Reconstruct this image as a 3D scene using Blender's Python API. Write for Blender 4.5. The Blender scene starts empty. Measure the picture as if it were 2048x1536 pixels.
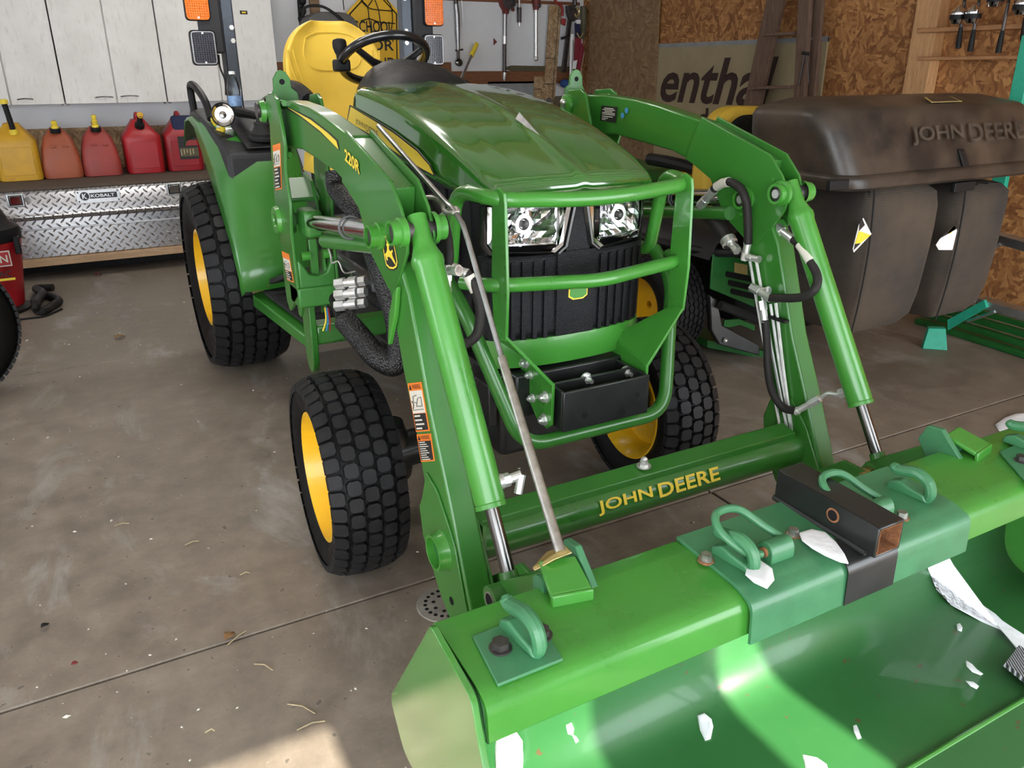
import bpy, bmesh, math, random
from mathutils import Vector, Matrix
random.seed(7)
sc = bpy.context.scene
col = sc.collection
V = Vector
PI = math.pi

# ---------------------------------------------------------------- camera
YAW, PIT, ROLL, FPX = math.radians(28.5), math.radians(21.55), math.radians(-.2), 1590.
CAM = V((0, 0, 1.36))
_f = V((math.sin(YAW)*math.cos(PIT), math.cos(YAW)*math.cos(PIT), -math.sin(PIT)))
_r0 = V((math.cos(YAW), -math.sin(YAW), 0)); _u0 = _r0.cross(_f)
_r = _r0*math.cos(ROLL) + _u0*math.sin(ROLL); _u = _u0*math.cos(ROLL) - _r0*math.sin(ROLL)
cd = bpy.data.cameras.new('camera'); cam = bpy.data.objects.new('camera', cd); col.objects.link(cam)
cd.sensor_fit = 'HORIZONTAL'; cd.sensor_width = 36; cd.lens = 36*FPX/2048; cd.clip_start = .02
m = Matrix.Identity(4)
for i in range(3):
    m[i][0] = _r[i]; m[i][1] = _u[i]; m[i][2] = -_f[i]; m[i][3] = CAM[i]
cam.matrix_world = m
sc.camera = cam

# ---------------------------------------------------------------- sky, sun, exposure
w = bpy.data.worlds.new('sky'); sc.world = w; w.use_nodes = True
bg = w.node_tree.nodes['Background']
bg.inputs[0].default_value = (.88, .94, 1.0, 1); bg.inputs[1].default_value = 3.6
sl = bpy.data.lights.new('sun', 'SUN'); sl.energy = 7.0; sl.angle = math.radians(.53); sl.color = (1, .93, .80)
sun = bpy.data.objects.new('sun', sl); col.objects.link(sun)
sun.rotation_euler = V((.0, 1, -.73)).to_track_quat('-Z', 'Y').to_euler()
sc.view_settings.view_transform = 'Standard'; sc.view_settings.look = 'None'
sc.view_settings.gamma = 1; sc.view_settings.use_curve_mapping = False
sc.view_settings.exposure = 1.15

# ---------------------------------------------------------------- measuring: a point of the place seen at a pixel of the 2048x1536 photo, on a known plane
def at(px, py, ax, v):
    d = _f + _r*((px-1024)/FPX) - _u*((py-768)/FPX)
    i = 'xyz'.index(ax); t = (v-CAM[i])/d[i]
    return CAM + d*t
def trace(pts, ax, v): return [at(p[0], p[1], ax, v) for p in pts]
XC = 1.30                    # centre plane in the tractor's drawing units
KU = .8346                   # metres per drawing unit; the raised loader and body stand .225 m higher than drawn
XW = XC*KU                   # centre plane of the tractor in the garage
KM = Matrix.Translation((0, 0, .225)) @ Matrix.Scale(KU, 4)
KR = Matrix.Translation((0, 0, .0884)) @ Matrix.Scale(.935, 4)      # rollover bar: drawn at its own scale
XF = None                    # drawing-to-garage transform in force
MX = XC                      # mirror plane in force
def mir(p): return V((2*MX-p[0], p[1], p[2]))

# ---------------------------------------------------------------- mesh builder
class MB:
    def __init__(s): s.v = []; s.f = []
    def add(s, vs, fs):
        b = len(s.v); s.v += [V(x) for x in vs]; s.f += [tuple(b+i for i in f) for f in fs]; return s
    def merge(s, o): return s.add(o.v, o.f)
    def mirror(s):
        o = MB(); o.v = [mir(p) for p in s.v]; o.f = [tuple(reversed(f)) for f in s.f]; return o
    def moved(s, M):
        o = MB(); o.v = [M @ p for p in s.v]; o.f = list(s.f); return o
    def box(s, a, b):
        x0, x1 = sorted((a[0], b[0])); y0, y1 = sorted((a[1], b[1])); z0, z1 = sorted((a[2], b[2]))
        return s.add([(x0,y0,z0),(x1,y0,z0),(x1,y1,z0),(x0,y1,z0),(x0,y0,z1),(x1,y0,z1),(x1,y1,z1),(x0,y1,z1)],
                     [(3,2,1,0),(4,5,6,7),(0,1,5,4),(1,2,6,5),(2,3,7,6),(3,0,4,7)])
    def plate(s, poly, d):
        poly = [V(p) for p in poly]; d = V(d); n = len(poly)
        nn = V((0,0,0))
        for i in range(n): nn += poly[i].cross(poly[(i+1) % n])
        if nn.dot(d) > 0: poly = poly[::-1]
        fs = [tuple(range(n)), tuple(range(2*n-1, n-1, -1))] + [((i+1) % n, i, n+i, n+(i+1) % n) for i in range(n)]
        return s.add(poly+[p+d for p in poly], fs)
    def frame(s, p0, p1):
        t = (p1-p0).normalized(); a = V((0,0,1)) if abs(t.z) < .9 else V((0,1,0))
        u = t.cross(a).normalized(); return t, u, u.cross(t)
    def cyl(s, p0, p1, r0, r1=None, n=16, caps=True):
        p0 = V(p0); p1 = V(p1); r1 = r0 if r1 is None else r1; t, u, w_ = s.frame(p0, p1)
        vs = [p0+(u*math.cos(2*PI*i/n)+w_*math.sin(2*PI*i/n))*r0 for i in range(n)]+[p1+(u*math.cos(2*PI*i/n)+w_*math.sin(2*PI*i/n))*r1 for i in range(n)]
        fs = [(i, n+i, n+(i+1) % n, (i+1) % n) for i in range(n)]
        if caps: fs += [tuple(range(n)), tuple(range(2*n-1, n-1, -1))]
        return s.add(vs, fs)
    def lathe(s, p0, ax, prof, n=24, caps=True):       # prof: (distance along ax, radius)
        p0 = V(p0); ax = V(ax).normalized(); t, u, w_ = s.frame(p0, p0+ax); vs = []; fs = []; m_ = len(prof)
        for (h, r) in prof:
            for i in range(n):
                a = 2*PI*i/n; vs.append(p0+ax*h+(u*math.cos(a)+w_*math.sin(a))*max(r, 1e-5))
        for k in range(m_-1):
            for i in range(n): fs.append((k*n+i, (k+1)*n+i, (k+1)*n+(i+1) % n, k*n+(i+1) % n))
        if caps: fs += [tuple(range(n)), tuple(range(m_*n-1, (m_-1)*n-1, -1))]
        return s.add(vs, fs)
    def tube(s, pts, r, n=12, closed=False, caps=True):
        pts = [V(p) for p in pts]; m_ = len(pts); rs = r if isinstance(r, (list, tuple)) else [r]*m_
        vs = []; fs = []; u = None
        for k in range(m_):
            if closed: t = pts[(k+1) % m_]-pts[k-1]
            else: t = pts[min(k+1, m_-1)]-pts[max(k-1, 0)]
            t.normalize()
            if u is None:
                a = V((0,0,1)) if abs(t.z) < .9 else V((0,1,0)); u = t.cross(a).normalized()
            else:
                u = (u-t*u.dot(t)); u.normalize()
            w_ = t.cross(u)
            for i in range(n):
                a = 2*PI*i/n; vs.append(pts[k]+(u*math.cos(a)+w_*math.sin(a))*rs[k])
        for k in range(m_ if closed else m_-1):
            for i in range(n): fs.append((k*n+i, k*n+(i+1) % n, ((k+1) % m_)*n+(i+1) % n, ((k+1) % m_)*n+i))
        if caps and not closed: fs += [tuple(range(n-1, -1, -1)), tuple(range((m_-1)*n, m_*n))]
        return s.add(vs, fs)
    def hexnut(s, p, ax, r, h): return s.cyl(p, V(p)+V(ax).normalized()*h, r, n=6)
    def grid(s, rows, wrap=False, flip=False):           # rows of points, all the same length
        n = len(rows[0]); vs = [p for r_ in rows for p in r_]; fs = []
        for k in range(len(rows)-1):
            for i in range(n if wrap else n-1):
                q = (k*n+i, k*n+(i+1) % n, (k+1)*n+(i+1) % n, (k+1)*n+i)
                fs.append(q[::-1] if flip else q)
        return s.add(vs, fs)
    def sphere(s, c, r, n=14, m_=8, sc_=(1,1,1)):
        c = V(c); prof = [(-math.cos(PI*k/m_), math.sin(PI*k/m_)) for k in range(m_+1)]
        o = MB().lathe((0,0,0), (0,0,1), prof, n, False)
        return s.add([V((p.x*sc_[0]*r, p.y*sc_[1]*r, p.z*sc_[2]*r))+c for p in o.v], o.f)

def rounded(pts, rad, seg=5, closed=False):            # round the corners of a path
    pts = [V(p) for p in pts]; out = []; n = len(pts)
    for i, p in enumerate(pts):
        if not closed and i in (0, n-1): out.append(p); continue
        a = pts[i-1]; b = pts[(i+1) % n]; r = rad[i] if isinstance(rad, (list, tuple)) else rad
        d0 = (a-p); d1 = (b-p); r = min(r, d0.length*.49, d1.length*.49)
        if r < 1e-5: out.append(p); continue
        q0 = p+d0.normalized()*r; q1 = p+d1.normalized()*r
        for k in range(seg+1):
            t = k/seg; out.append(q0*(1-t)**2+p*2*t*(1-t)+q1*t*t)
    return out
def spline(pts, n=8):                                  # Catmull-Rom
    pts = [V(p) for p in pts]; P = [pts[0]*2-pts[1]]+pts+[pts[-1]*2-pts[-2]]; out = []
    for i in range(1, len(P)-2):
        for k in range(n):
            t = k/n; a, b, c, d = P[i-1:i+3]
            out.append(.5*((2*b)+(c-a)*t+(2*a-5*b+4*c-d)*t*t+(3*b-a-3*c+d)*t**3))
    out.append(pts[-1]); return out
def circle_poly(c, r, u, v_, n=16, a0=0, a1=2*PI):
    return [V(c)+V(u)*(r*math.cos(a0+(a1-a0)*i/n))+V(v_)*(r*math.sin(a0+(a1-a0)*i/n)) for i in range(n)]

def obj(name, mb, mt, parent=None, bevel=0, smooth=35, seg=2, fix=True):
    if XF is not None: vs_ = [tuple(XF @ p) for p in mb.v]; bevel *= KU
    else: vs_ = [tuple(p) for p in mb.v]
    me = bpy.data.meshes.new(name); me.from_pydata(vs_, [], mb.f)
    if fix:
        b = bmesh.new(); b.from_mesh(me); bmesh.ops.recalc_face_normals(b, faces=b.faces); b.to_mesh(me); b.free()
    me.materials.append(mt)
    if smooth:
        me.polygons.foreach_set('use_smooth', [True]*len(me.polygons)); me.set_sharp_from_angle(angle=math.radians(smooth))
    o = bpy.data.objects.new(name, me); col.objects.link(o)
    if parent: o.parent = parent
    if bevel:
        md = o.modifiers.new('bevel', 'BEVEL'); md.width = bevel; md.segments = seg; md.limit_method = 'ANGLE'; md.angle_limit = math.radians(40); md.harden_normals = False
    return o
def share(o, parent=None, M=None):                      # another piece with the same mesh
    c = o.copy(); col.objects.link(c)
    if parent: c.parent = parent
    if M is not None: c.matrix_world = M
    return c
def empty(name, loc=(0,0,0)):
    o = bpy.data.objects.new(name, None); o.location = loc; col.objects.link(o); return o
def tag(o, label, cat, group=None, kind=None):
    o['label'] = label; o['category'] = cat
    if group: o['group'] = group
    if kind: o['kind'] = kind
    return o
def thing(name, label, cat, group=None): return tag(empty(name), label, cat, group)   # parts are modelled in place, the Empty stays at the origin until the end
def lab(o, s): o['label'] = s; return o
def struct(o): o['kind'] = 'structure'; return o
def stuff(o): o['kind'] = 'stuff'; return o

def text(name, body, o3, xd, yd, width, height, mt, parent=None, depth=.0015, shear=0, space=1.0, off=0.0):
    cu = bpy.data.curves.new(name, 'FONT'); cu.body = body; cu.size = 1; cu.shear = shear; cu.space_character = space; cu.extrude = 0; cu.offset = off
    cu.resolution_u = 3
    to = bpy.data.objects.new(name, cu); col.objects.link(to)
    dg = bpy.context.evaluated_depsgraph_get(); me = bpy.data.meshes.new_from_object(to.evaluated_get(dg))
    bpy.data.objects.remove(to); bpy.data.curves.remove(cu)
    xs = [v.co.x for v in me.vertices]; ys = [v.co.y for v in me.vertices]
    x0, x1, y0, y1 = min(xs), max(xs), min(ys), max(ys)
    xd = V(xd).normalized(); yd = V(yd).normalized(); nd = xd.cross(yd).normalized(); o3 = V(o3)
    mb = MB(); n = len(me.vertices)
    vs = [o3+xd*((v.co.x-x0)/(x1-x0)*width)+yd*((v.co.y-y0)/(y1-y0)*height) for v in me.vertices]
    mb.add([v+nd*depth for v in vs], [tuple(p.vertices) for p in me.polygons])
    bpy.data.meshes.remove(me)
    return obj(name, mb, mt, parent, smooth=0)
# ---------------------------------------------------------------- materials (all node based)
MT = {}
def _mat(name):
    mt = bpy.data.materials.new(name); mt.use_nodes = True; nt = mt.node_tree
    MT[name] = mt; return mt, nt, nt.nodes['Principled BSDF']
def coords(nt, scale=(1,1,1), rot=(0,0,0)):
    g = nt.nodes.new('ShaderNodeTexCoord'); mp = nt.nodes.new('ShaderNodeMapping')
    mp.inputs['Scale'].default_value = scale; mp.inputs['Rotation'].default_value = rot
    nt.links.new(g.outputs['Object'], mp.inputs[0]); return mp.outputs[0]
def noise(nt, co, scale, detail=4, rough=.55, dist=0):
    n = nt.nodes.new('ShaderNodeTexNoise'); n.inputs['Scale'].default_value = scale; n.inputs['Detail'].default_value = detail
    n.inputs['Roughness'].default_value = rough; n.inputs['Distortion'].default_value = dist; nt.links.new(co, n.inputs['Vector']); return n
def ramp(nt, fac, stops):
    r = nt.nodes.new('ShaderNodeValToRGB'); e = r.color_ramp.elements
    while len(e) < len(stops): e.new(.5)
    for i, (p, c) in enumerate(stops): e[i].position = p; e[i].color = (*c, 1) if len(c) == 3 else c
    nt.links.new(fac, r.inputs[0]); return r.outputs[0]
def mix(nt, fac, a, b, mode='MIX'):
    n = nt.nodes.new('ShaderNodeMix'); n.data_type = 'RGBA'; n.blend_type = mode
    for sock, x in ((n.inputs[0], fac), (n.inputs[6], a), (n.inputs[7], b)):
        if hasattr(x, 'links'): nt.links.new(x, sock)
        else: sock.default_value = x if not isinstance(x, tuple) else (*x, 1) if len(x) == 3 else x
    return n.outputs[2]
def bump(nt, bs, h, strength=.3, dist=.01):
    b = nt.nodes.new('ShaderNodeBump'); b.inputs['Strength'].default_value = strength; b.inputs['Distance'].default_value = dist
    nt.links.new(h, b.inputs['Height']); nt.links.new(b.outputs[0], bs.inputs['Normal'])
G = lambda *a: tuple(a)
def plain(name, c, rough=.5, metal=0, var=.12, vscale=30, bmp=0, bscale=200, coat=0, dirt=None, spec=.5):
    mt, nt, bs = _mat(name); co = coords(nt)
    n = noise(nt, co, vscale)
    a = tuple(x*(1-var) for x in c); b = tuple(min(1, x*(1+var)) for x in c)
    cc = ramp(nt, n.outputs[0], [(.3, a), (.7, b)])
    if dirt:                                              # (colour, scale, amount 0..1)
        d = noise(nt, co, dirt[1], 6, .65)
        cc = mix(nt, ramp(nt, d.outputs[0], [(1-dirt[2]-.12, (0,0,0)), (1-dirt[2]+.12, (1,1,1))]), cc, dirt[0])
    nt.links.new(cc, bs.inputs['Base Color'])
    rr = ramp(nt, n.outputs[0], [(.3, (rough*.85,)*3), (.7, (min(1, rough*1.15),)*3)]); nt.links.new(rr, bs.inputs['Roughness'])
    bs.inputs['Metallic'].default_value = metal; bs.inputs['Coat Weight'].default_value = coat; bs.inputs['Coat Roughness'].default_value = .06
    bs.inputs['Specular IOR Level'].default_value = spec
    if bmp: bump(nt, bs, noise(nt, co, bscale, 3).outputs[0], bmp, .004)
    return mt
plain('green', (.030, .160, .020), .32, coat=.35, var=.08, vscale=5)
plain('green_bright', (.047, .235, .028), .30, coat=.35, var=.08, vscale=7)
plain('green_hood', (.026, .155, .016), .16, coat=1.0, var=.03, vscale=3)
plain('green_cast', (.028, .160, .020), .38, coat=.3, var=.1, vscale=20, bmp=.25, bscale=260)
plain('green_dark', (.012, .12, .02), .45, coat=.1)
plain('green_brush', (.045, .185, .080), .42, coat=.15, var=.14, vscale=16, bmp=.12, bscale=90, dirt=((.085,.20,.12), 24, .25))
plain('green_teal', (.02, .36, .23), .5, var=.1)
plain('yellow', (.80, .46, .012), .35, coat=.2, var=.05)
plain('yellow_seat', (.66, .44, .045), .5, var=.06, vscale=12, bmp=.25, bscale=500)
plain('decal_yellow', (.82, .62, .05), .4, var=.03)
plain('decal_orange', (.80, .20, .02), .5, var=.05)
plain('decal_white', (.62, .60, .52), .5, var=.05)
plain('decal_black', (.012, .012, .012), .45, var=.1)
plain('decal_tan', (.42, .33, .12), .35, var=.05)
plain('decal_blue', (.05, .25, .5), .4)
plain('rubber', (.0125, .0125, .0135), .5, var=.25, vscale=40, bmp=.15, bscale=300, dirt=((.07,.066,.06), 60, .12), spec=.22)
plain('rubber_side', (.0032, .0032, .0032), .6, var=.2, vscale=15, dirt=((.02,.019,.017), 8, .25), spec=.22)  # carcass darker than the tread blocks: groove shade put into its colour
plain('hose', (.020, .018, .017), .55, var=.2, vscale=60, bmp=.2, bscale=400, spec=.22)
plain('plastic', (.012, .012, .013), .48, var=.12, vscale=40, bmp=.15, bscale=700, spec=.22)
plain('plastic_grey', (.030, .030, .033), .5, var=.08, bmp=.15, bscale=700, spec=.22)
plain('black_gloss', (.010, .010, .012), .22, coat=.4, var=.2)
plain('black_metal', (.013, .014, .014), .35, var=.25, vscale=20, coat=.2, dirt=((.14,.14,.14), 55, .10))
plain('black_void', (.008, .008, .009), .8, spec=.22)
plain('zinc', (.72, .72, .70), .32, metal=.75, var=.12, vscale=50)
plain('zinc_dull', (.48, .47, .44), .42, metal=1, var=.2, vscale=60, dirt=((.12,.10,.08), 70, .28))
plain('chrome', (.75, .75, .76), .10, metal=1, var=.05)
plain('chrome_dark', (.16, .155, .15), .18, metal=1, var=.1)
plain('brass', (.50, .40, .18), .35, metal=1, var=.15)
plain('steel', (.36, .36, .37), .35, metal=1, var=.2, vscale=40)
plain('steel_dark', (.10, .09, .09), .45, metal=.8, var=.3, vscale=40)
plain('aluminium', (.55, .56, .58), .38, metal=1, var=.12, vscale=25)
plain('rust', (.24, .10, .04), .85, var=.35, vscale=90, bmp=.4, bscale=200)
plain('grey_paint', (.26, .27, .28), .55, var=.15, vscale=12, dirt=((.42,.42,.42), 18, .22))
plain('red_paint', (.30, .025, .025), .45, var=.2)
plain('red_tool', (.16, .03, .025), .5, var=.25)
plain('red_plastic', (.38, .012, .018), .38, var=.1, vscale=9)
plain('red_faded', (.33, .045, .035), .5, var=.16, vscale=5)
plain('orange_faded', (.36, .085, .035), .5, var=.14, vscale=5)
plain('red_dark', (.30, .010, .016), .4, var=.12, vscale=7)
plain('yellow_can', (.62, .34, .02), .5, var=.14, vscale=6, dirt=((.45,.20,.02), 5, .25))
plain('amber', (.80, .17, .006), .25, var=.25, vscale=120, coat=.1)
plain('lens_black', (.025, .025, .04), .25, var=.3, vscale=200, coat=.4)
plain('white_paint', (.66, .66, .64), .55, var=.04, vscale=4)
plain('white', (.8, .8, .8), .5, var=.03)
plain('navy', (.01, .015, .06), .7)
plain('blue_cloth', (.02, .06, .22), .8)
plain('red_cloth', (.20, .015, .03), .85, var=.2, vscale=20)
plain('olive', (.10, .085, .045), .6, var=.2)
plain('seat_black', (.004, .008, .009), .6, var=.2, bmp=.2, bscale=400, spec=.22)
plain('lid', (.016, .014, .013), .38, var=.25, vscale=6, bmp=.08, bscale=90, dirt=((.075,.055,.040), 3.2, .50))
plain('snow', (.86, .88, .92), .6, var=.04, vscale=40, bmp=.6, bscale=45)
plain('mat_dark', (.020, .020, .020), .8, var=.3, spec=.22)
plain('carpet', (.105, .075, .055), .95, var=.15, vscale=60, bmp=.5, bscale=300)
plain('leaf_brown', (.22, .12, .05), .8, var=.3, vscale=60)
plain('leaf_red', (.22, .03, .03), .8, var=.3, vscale=60)
plain('straw', (.42, .34, .20), .8, var=.2)
plain('lead_grey', (.10, .10, .105), .6)

# cabinet doors: cream laminate, stained
mt, nt, bs = _mat('cabinet'); co = coords(nt); n = noise(nt, co, 3.5, 6, .6); n2 = noise(nt, coords(nt, (14,14,3)), 3, 6, .7)
c1 = ramp(nt, n.outputs[0], [(.35, (.66,.645,.61)), (.60, (.74,.73,.70)), (.85, (.60,.56,.50))])
c2 = mix(nt, ramp(nt, n2.outputs[0], [(.53, (0,0,0)), (.80, (.5,.5,.5))]), c1, (.34,.28,.22)); nt.links.new(c2, bs.inputs['Base Color']); bs.inputs['Roughness'].default_value = .5
# white wall
mt, nt, bs = _mat('wall_white'); co = coords(nt); n = noise(nt, co, 2.2, 6, .6); n2 = noise(nt, co, 26, 5, .7)
c1 = ramp(nt, n.outputs[0], [(.3, (.72,.73,.75)), (.7, (.80,.81,.83))])
c2 = mix(nt, ramp(nt, n2.outputs[0], [(.66, (0,0,0)), (.8, (.35,.35,.35))]), c1, (.42,.39,.36)); nt.links.new(c2, bs.inputs['Base Color']); bs.inputs['Roughness'].default_value = .75
bump(nt, bs, n2.outputs[0], .12, .01)
# wood
def wood(name, a, b, scale=(1,1,1), rough=.6, knots=True):
    mt, nt, bs = _mat(name); co = coords(nt, scale); n = noise(nt, co, 12, 6, .6, 1.2); n3 = noise(nt, co, 45, 4, .6)
    c = ramp(nt, n.outputs[0], [(.3, a), (.68, b)]); c = mix(nt, .35, c, ramp(nt, n3.outputs[0], [(.35, tuple(x*.6 for x in a)), (.65, b)]))
    nt.links.new(c, bs.inputs['Base Color']); bs.inputs['Roughness'].default_value = rough; bump(nt, bs, n3.outputs[0], .15, .004); return mt
wood('wood_rail', (.17,.060,.022), (.26,.105,.042), (.35,3,3))
wood('wood_fresh', (.50,.26,.105), (.68,.40,.19), (3,3,.3))
wood('wood_shelf', (.38,.17,.065), (.50,.25,.11), (3,.3,3))
wood('wood_plank', (.45,.28,.15), (.58,.39,.23), (.3,3,3))
wood('wood_old', (.085,.045,.030), (.20,.125,.085), (4,4,.35), .8)
wood('wood_joist', (.20,.115,.055), (.31,.19,.10), (.3,3,3))
# oriented strand board: strands of many colours lying in all directions
def osb(name, dark, mid, light, rot=(0,0,0), sc_=1.0, flat=False):
    mt, nt, bs = _mat(name); layers = []
    base = coords(nt); wob = noise(nt, base, 4*sc_, 3)
    for k, (an, st) in enumerate(((.35, (46,11)), (1.45, (52,12)), (2.5, (40,10)))):
        g = nt.nodes.new('ShaderNodeTexCoord'); mp = nt.nodes.new('ShaderNodeMapping')
        mp.inputs['Rotation'].default_value = (rot[0], rot[1], rot[2]); nt.links.new(g.outputs['Object'], mp.inputs[0])
        m2 = nt.nodes.new('ShaderNodeMapping'); m2.inputs['Rotation'].default_value = (0, an if flat else .0, 0 if flat else 0)
        m2.inputs['Rotation'].default_value = (an, 0, 0); nt.links.new(mp.outputs[0], m2.inputs[0]); wm = nt.nodes.new('ShaderNodeMapping')
        wm.inputs['Scale'].default_value = (3*sc_, st[0]*sc_, st[1]*sc_); nt.links.new(m2.outputs[0], wm.inputs[0]); m2 = wm
        v = nt.nodes.new('ShaderNodeTexVoronoi'); v.inputs['Scale'].default_value = 1.0; v.feature = 'F1'; nt.links.new(m2.outputs[0], v.inputs['Vector'])
        sp = nt.nodes.new('ShaderNodeSeparateColor'); nt.links.new(v.outputs['Color'], sp.inputs[0]); layers.append((sp.outputs[0], v.outputs['Distance']))
    n = noise(nt, base, 9*sc_, 2); n2 = noise(nt, base, 13*sc_, 2)
    a = mix(nt, ramp(nt, n.outputs[0], [(.47, (0,0,0)), (.53, (1,1,1))]), layers[0][0], layers[1][0])
    a = mix(nt, ramp(nt, n2.outputs[0], [(.5, (0,0,0)), (.56, (1,1,1))]), a, layers[2][0])
    fine = noise(nt, coords(nt, (1,1,1)), 60*sc_, 4)
    c = ramp(nt, a, [(0, dark), (.45, mid), (.8, light), (1, tuple(min(1, x*1.25) for x in light))])
    c = mix(nt, .25, c, ramp(nt, fine.outputs[0], [(.3, dark), (.7, light)])); nt.links.new(c, bs.inputs['Base Color']); bs.inputs['Roughness'].default_value = .7
    bump(nt, bs, a, .25, .006); return mt
osb('osb', (.15,.050,.013), (.32,.128,.036), (.50,.245,.085))
osb('osb_board', (.17,.095,.042), (.235,.138,.064), (.30,.19,.098), (0,0,0), .8)
osb('osb_strip', (.22,.125,.055), (.36,.23,.115), (.50,.36,.21), (0,0,PI/2), 1.5)
# concrete
mt, nt, bs = _mat('concrete'); co = coords(nt)
n = noise(nt, co, 1.1, 8, .62); n2 = noise(nt, co, 9, 8, .7); n3 = noise(nt, co, 90, 4, .6); n4 = noise(nt, coords(nt, (1.6,.7,1)), 1.9, 7, .68, .6); n5 = noise(nt, co, 36, 2, .5)
c = ramp(nt, n.outputs[0], [(.28, (.155,.124,.095)), (.5, (.220,.180,.140)), (.72, (.285,.238,.190))])
c = mix(nt, .6, c, ramp(nt, n2.outputs[0], [(.25, (.080,.060,.045)), (.55, (.235,.192,.150)), (.8, (.38,.33,.275))]))
c = mix(nt, ramp(nt, n4.outputs[0], [(.55, (0,0,0)), (.72, (.7,.7,.7))]), c, (.42,.40,.385))       # pale salt bloom
c = mix(nt, ramp(nt, n5.outputs[0], [(.69, (0,0,0)), (.73, (.7,.7,.7))]), c, (.075,.06,.05))          # small dark spots
c = mix(nt, ramp(nt, n3.outputs[0], [(.66, (0,0,0)), (.74, (.6,.6,.6))]), c, (.46,.43,.39))            # salt grains
nt.links.new(c, bs.inputs['Base Color'])
nt.links.new(ramp(nt, n2.outputs[0], [(.3, (.42,)*3), (.7, (.72,)*3)]), bs.inputs['Roughness']); bump(nt, bs, n2.outputs[0], .18, .008)
# driveway outside
plain('driveway', (.68, .68, .69), .8, var=.15, vscale=1)
# ceiling boards
plain('ceiling_white', (.84, .84, .82), .7, var=.05, vscale=2)
# diamond plate: raised lozenges turned alternately
mt, nt, bs = _mat('diamond_plate')
g = nt.nodes.new('ShaderNodeTexCoord'); sx = nt.nodes.new('ShaderNodeSeparateXYZ'); nt.links.new(g.outputs['Object'], sx.inputs[0])
def M_(op, a, b=None, c=None):
    n = nt.nodes.new('ShaderNodeMath'); n.operation = op
    for i, x in enumerate((a, b, c)):
        if x is None: continue
        if hasattr(x, 'links'): nt.links.new(x, n.inputs[i])
        else: n.inputs[i].default_value = x
    return n.outputs[0]
zz = M_('ADD', sx.outputs[2], M_('MULTIPLY', sx.outputs[1], .9))
def loz(ou, ov, s):
    P_ = .058
    u = M_('SUBTRACT', M_('FRACT', M_('ADD', M_('DIVIDE', sx.outputs[0], P_), ou)), .5); v = M_('SUBTRACT', M_('FRACT', M_('ADD', M_('DIVIDE', zz, P_), ov)), .5)
    a = M_('ADD', M_('MULTIPLY', u, .7071), M_('MULTIPLY', v, .7071*s)); b = M_('SUBTRACT', M_('MULTIPLY', u, .7071), M_('MULTIPLY', v, .7071*s))
    d = M_('ADD', M_('POWER', M_('DIVIDE', a, .36), 2), M_('POWER', M_('DIVIDE', b, .10), 2)); return M_('SUBTRACT', 1, M_('MINIMUM', d, 1))
h = M_('MAXIMUM', loz(0, 0, 1), loz(.5, .5, -1))
bump(nt, bs, h, 1.0, .010); bs.inputs['Metallic'].default_value = 1; bs.inputs['Roughness'].default_value = .24; bs.inputs['Base Color'].default_value = (.62,.63,.66,1)
# grass bag fabric: fine horizontal weave, brown dust
mt, nt, bs = _mat('bag_fabric'); co = coords(nt); wv = nt.nodes.new('ShaderNodeTexWave'); wv.bands_direction = 'Z'; wv.inputs['Scale'].default_value = 42; wv.inputs['Distortion'].default_value = .4; nt.links.new(co, wv.inputs[0])
n = noise(nt, co, 2.2, 6, .6); c = ramp(nt, n.outputs[0], [(.36, (.034,.030,.028)), (.66, (.080,.060,.042))]); c = mix(nt, .18, c, wv.outputs[0], 'MULTIPLY')
nt.links.new(c, bs.inputs['Base Color']); bs.inputs['Roughness'].default_value = .95; bump(nt, bs, wv.outputs[0], .25, .003)
# grille mesh: fine dots
mt, nt, bs = _mat('grille'); co = coords(nt); v = nt.nodes.new('ShaderNodeTexVoronoi'); v.inputs['Scale'].default_value = 230; v.inputs['Randomness'].default_value = 0; nt.links.new(co, v.inputs['Vector'])
nt.links.new(ramp(nt, v.outputs['Distance'], [(.30, (.004,.004,.005)), (.45, (.009,.009,.011))]), bs.inputs['Base Color']); bs.inputs['Roughness'].default_value = .5; bs.inputs['Specular IOR Level'].default_value = .25; bump(nt, bs, v.outputs['Distance'], .5, .003)
# braided hose sleeve
mt, nt, bs = _mat('sleeve'); co = coords(nt); v = nt.nodes.new('ShaderNodeTexVoronoi'); v.inputs['Scale'].default_value = 190; nt.links.new(co, v.inputs['Vector'])
nt.links.new(ramp(nt, v.outputs['Distance'], [(.2, (.012,.012,.013)), (.6, (.0015,.0015,.002))]), bs.inputs['Base Color']); bs.inputs['Roughness'].default_value = .4; bump(nt, bs, v.outputs['Distance'], .7, .004)
# worn bucket paint with shade darkened into the base colour: chips and rust specks
mt, nt, bs = _mat('green_bucket'); co = coords(nt); n = noise(nt, co, 5, 5); n2 = noise(nt, co, 38, 3, .5); n3 = noise(nt, coords(nt, (9,60,60)), 3, 4, .7); n4 = noise(nt, co, 85, 2)
c = ramp(nt, n.outputs[0], [(.3, (.024,.125,.032)), (.7, (.033,.150,.040))])
c = mix(nt, ramp(nt, n3.outputs[0], [(.62, (0,0,0)), (.75, (.25,.25,.25))]), c, (.10,.24,.12))
c = mix(nt, ramp(nt, n2.outputs[0], [(.70, (0,0,0)), (.73, (.8,.8,.8))]), c, (.13,.06,.03))
nt.links.new(c, bs.inputs['Base Color']); bs.inputs['Roughness'].default_value = .42; bs.inputs['Coat Weight'].default_value = .2
plain('green_bucket_side', (.05, .22, .035), .12, var=.12, vscale=8, coat=1.0, dirt=((.22,.30,.10), 30, .2))
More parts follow.
